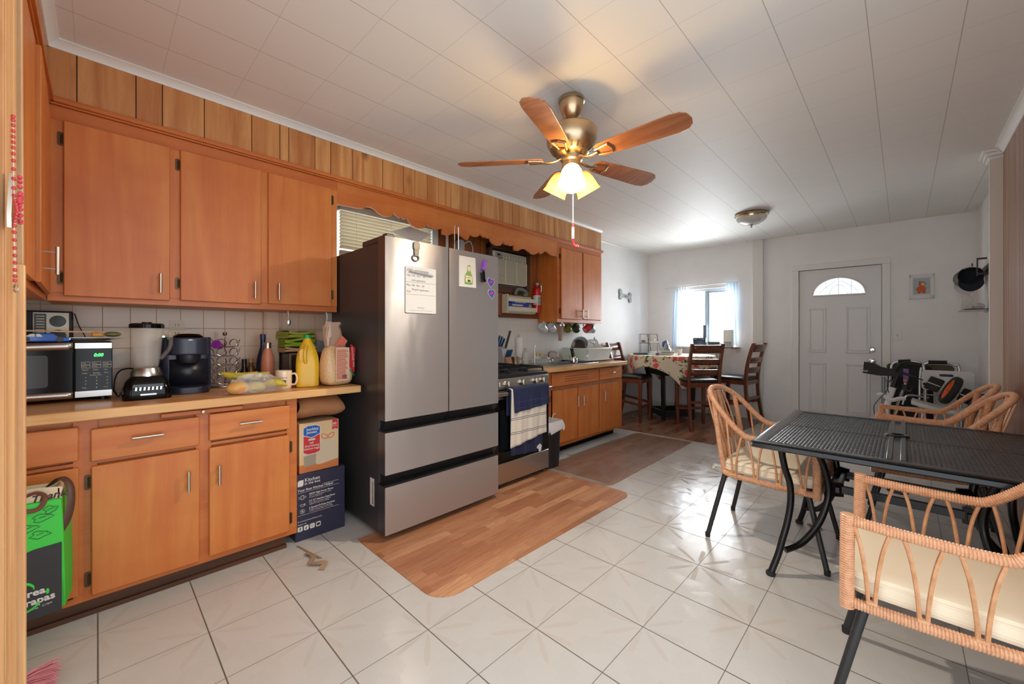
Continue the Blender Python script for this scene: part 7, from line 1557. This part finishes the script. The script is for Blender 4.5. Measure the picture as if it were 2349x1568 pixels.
# ------------------------------------------------------------------ ceiling fan
FX_, FY_ = FAN; fz = CZ
fan = thing('ceiling_fan', 'five-blade ceiling fan with brass motor and three glass shades', 'ceiling fan', (FX_, FY_, 2.0))
fo = Vector((FX_, FY_, 0)); b = B(); b.lathe([(0, 2.558), (.066, 2.558), (.073, 2.55), (.075, 2.535), (.068, 2.53), (.066, 2.50), (.052, 2.46), (.030, 2.435), (.018, 2.43), (0, 2.43)], fo, 36); ob('canopy', b, m_brass, fan, w=True)
b = B(); b.cyl(fo + Vector((0, 0, 2.44)), fo + Vector((0, 0, 2.385)), .012, n=14); b.lathe([(.022, 2.385), (.03, 2.395), (.02, 2.41)], fo, 20); ob('downrod', b, m_brass, fan, w=True)
b = B(); b.lathe([(0, 2.39), (.10, 2.388), (.138, 2.375), (.145, 2.365), (.143, 2.30), (.135, 2.285), (.13, 2.275), (.115, 2.255), (.09, 2.235), (.062, 2.225), (0, 2.225)], fo, 44); ob('motor_housing', b, m_brass, fan, w=True)
b = B()
for k in range(20):
    a = 2 * PI * k / 20; u = Vector((math.cos(a), math.sin(a), 0)); t2 = Vector((-u.y, u.x, 0)); p = fo + u * .119 + Vector((0, 0, 2.262)); q = fo + u * .098 + Vector((0, 0, 2.243)); b.beam(p + u * .002, q + u * .002 - Vector((0, 0, .002)), .012, .003, up=u)
ob('vent_slots', b, mat('slot_dark', (70, 56, 40), .5, .5), fan, w=True)
b = B(); b.lathe([(.062, 2.226), (.062, 2.20), (.052, 2.192), (.055, 2.17), (.058, 2.15), (.045, 2.13), (.02, 2.125), (0, 2.125)], fo, 30); ob('light_fitter', b, m_brass, fan, w=True)
for k in range(5):
    a = R(2 + 72 * k); Q = Matrix.Translation((FX_, FY_, 2.205)) @ Matrix.Rotation(a, 4, 'Z') @ Matrix.Rotation(R(-3), 4, 'Y') if False else Matrix.Translation((FX_, FY_, 2.205)) @ Matrix.Rotation(a, 4, 'Z')
    Qp = Q @ Matrix.Rotation(R(-13), 4, 'X')
    P = [(.165, -.040), (.19, -.052), (.30, -.060), (.58, -.070), (.625, -.062), (.652, -.040), (.662, .0), (.655, .035), (.632, .060), (.58, .070), (.30, .060), (.19, .052), (.165, .040)]
    b = B(Qp); b.prism(P, 0, .006); bl_ = ob('blade', b, m_blade, fan, .0015, w=True)
    b = B(Q); b.tube(smooth([(.055, 0, .012), (.09, 0, -.006), (.13, 0, -.012), (.17, 0, -.008)]), [.010] * 19, 8, flat=(.6, 1.2)); ir = ob('blade_iron', b, m_brass, fan, w=True)
    b = B(Qp); P2 = [(.165, -.022), (.245, -.036), (.255, 0), (.245, .036), (.165, .022)]; b.tube([(x, y, -.005) for x, y in P2], .0075, 6, closed=True, flat=(.8, 1)); ob('iron_plate', b, m_brass, ir, w=True)
tg = NT('frosted_amber_glass'); tg.out(Base_Color=(246, 226, 176), Roughness=.3)
tl = tg.n('ShaderNodeBsdfTranslucent', {0: (255, 222, 150)}); tp = tg.n('ShaderNodeBsdfTransparent', {0: (255, 238, 196)})
m1 = tg.t.nodes.new('ShaderNodeMixShader'); m1.inputs[0].default_value = .55; tg.t.links.new(tg.b.outputs[0], m1.inputs[1]); tg.t.links.new(tl, m1.inputs[2])
m2 = tg.t.nodes.new('ShaderNodeMixShader'); m2.inputs[0].default_value = .30; tg.t.links.new(m1.outputs[0], m2.inputs[1]); tg.t.links.new(tp, m2.inputs[2]); tg.t.links.new(m2.outputs[0], tg.t.nodes['Material Output'].inputs[0])
for k in range(3):
    a = R(-54 + 120 * k); u = Vector((math.cos(a), math.sin(a), 0)); ax = (u * .52 - Vector((0, 0, .85))).normalized(); s0_ = fo + u * .045 + Vector((0, 0, 2.15))
    b = B(); b.cyl(s0_ - ax * .02, s0_ + ax * .03, .018, .022, 18); sk2 = ob('lamp_socket', b, m_brass, fan, w=True)
    b = B(); b.lathe([(.024, .012), (.038, .020), (.050, .038), (.058, .062), (.062, .09), (.065, .118), (.072, .140), (.069, .140), (.062, .118), (.059, .09), (.055, .062), (.047, .038), (.03, .022)], s0_, 32, ax, cap=False, fl=None); ob('glass_shade', b, tg.m, sk2, w=True)
    b = B(); b.ball(s0_ + ax * .075, .024, 14, (1, 1, 1)); bu = ob('bulb', b, mat('bulb_glow_%d' % k, (255, 226, 180), .4, emis=30. if k == 0 else 2.), sk2, w=True); bu.visible_shadow = True
pcn = ob('pull_chain', B().cyl(fo + Vector((.028, -.025, 2.13)), fo + Vector((.028, -.025, 1.835)), .0022, n=6), m_wpl, fan, w=True)
b = B(); p = fo + Vector((.028, -.025, 0)); b.cyl(p + Vector((0, 0, 1.835)), p + Vector((0, 0, 1.81)), .006, n=10); b.m(1).cyl(p + Vector((0, 0, 1.81)), p + Vector((0, 0, 1.745)), .0075, n=10); b.m(0).tube(smooth([p + Vector((0, 0, 1.745)), p + Vector((.0, .004, 1.72)), p + Vector((.012, .012, 1.70)), p + Vector((.02, .02, 1.712))]), .007, 8)
ob('chain_pull', b, [mat('pull_red', (200, 50, 56), .3), mat('pull_cream', (222, 206, 188), .4)], pcn, w=True)
fl = thing('ceiling_light', 'unlit ribbed glass dome ceiling light near the front door', 'ceiling light', (-1.215, 5.10, 2.43))
c_ = Vector((-1.215, 5.10, 0)); b = B(); b.lathe([(0, 2.559), (.150, 2.559), (.165, 2.55), (.168, 2.54), (.160, 2.53), (.152, 2.525), (.15, 2.51), (0, 2.51)], c_, 44); ob('pan', b, mat('polished_brass', (214, 196, 160), .18, 1.), fl, w=True)
b = B(); b.lathe([(.148, 2.525), (.146, 2.50), (.125, 2.475), (.085, 2.45), (.04, 2.438), (0, 2.436)], c_, 120, fl=lambda a: 1 + .012 * math.cos(40 * a)); ob('glass_dome', b, mat('ribbed_glass', (226, 228, 226), .12, alpha=.75, coat=1.), fl, w=True)
b = B(); b.lathe([(.0, 2.44), (.014, 2.438), (.016, 2.43), (.008, 2.422), (.01, 2.412), (0, 2.40)], c_, 16); ob('finial', b, m_steel, fl, w=True)
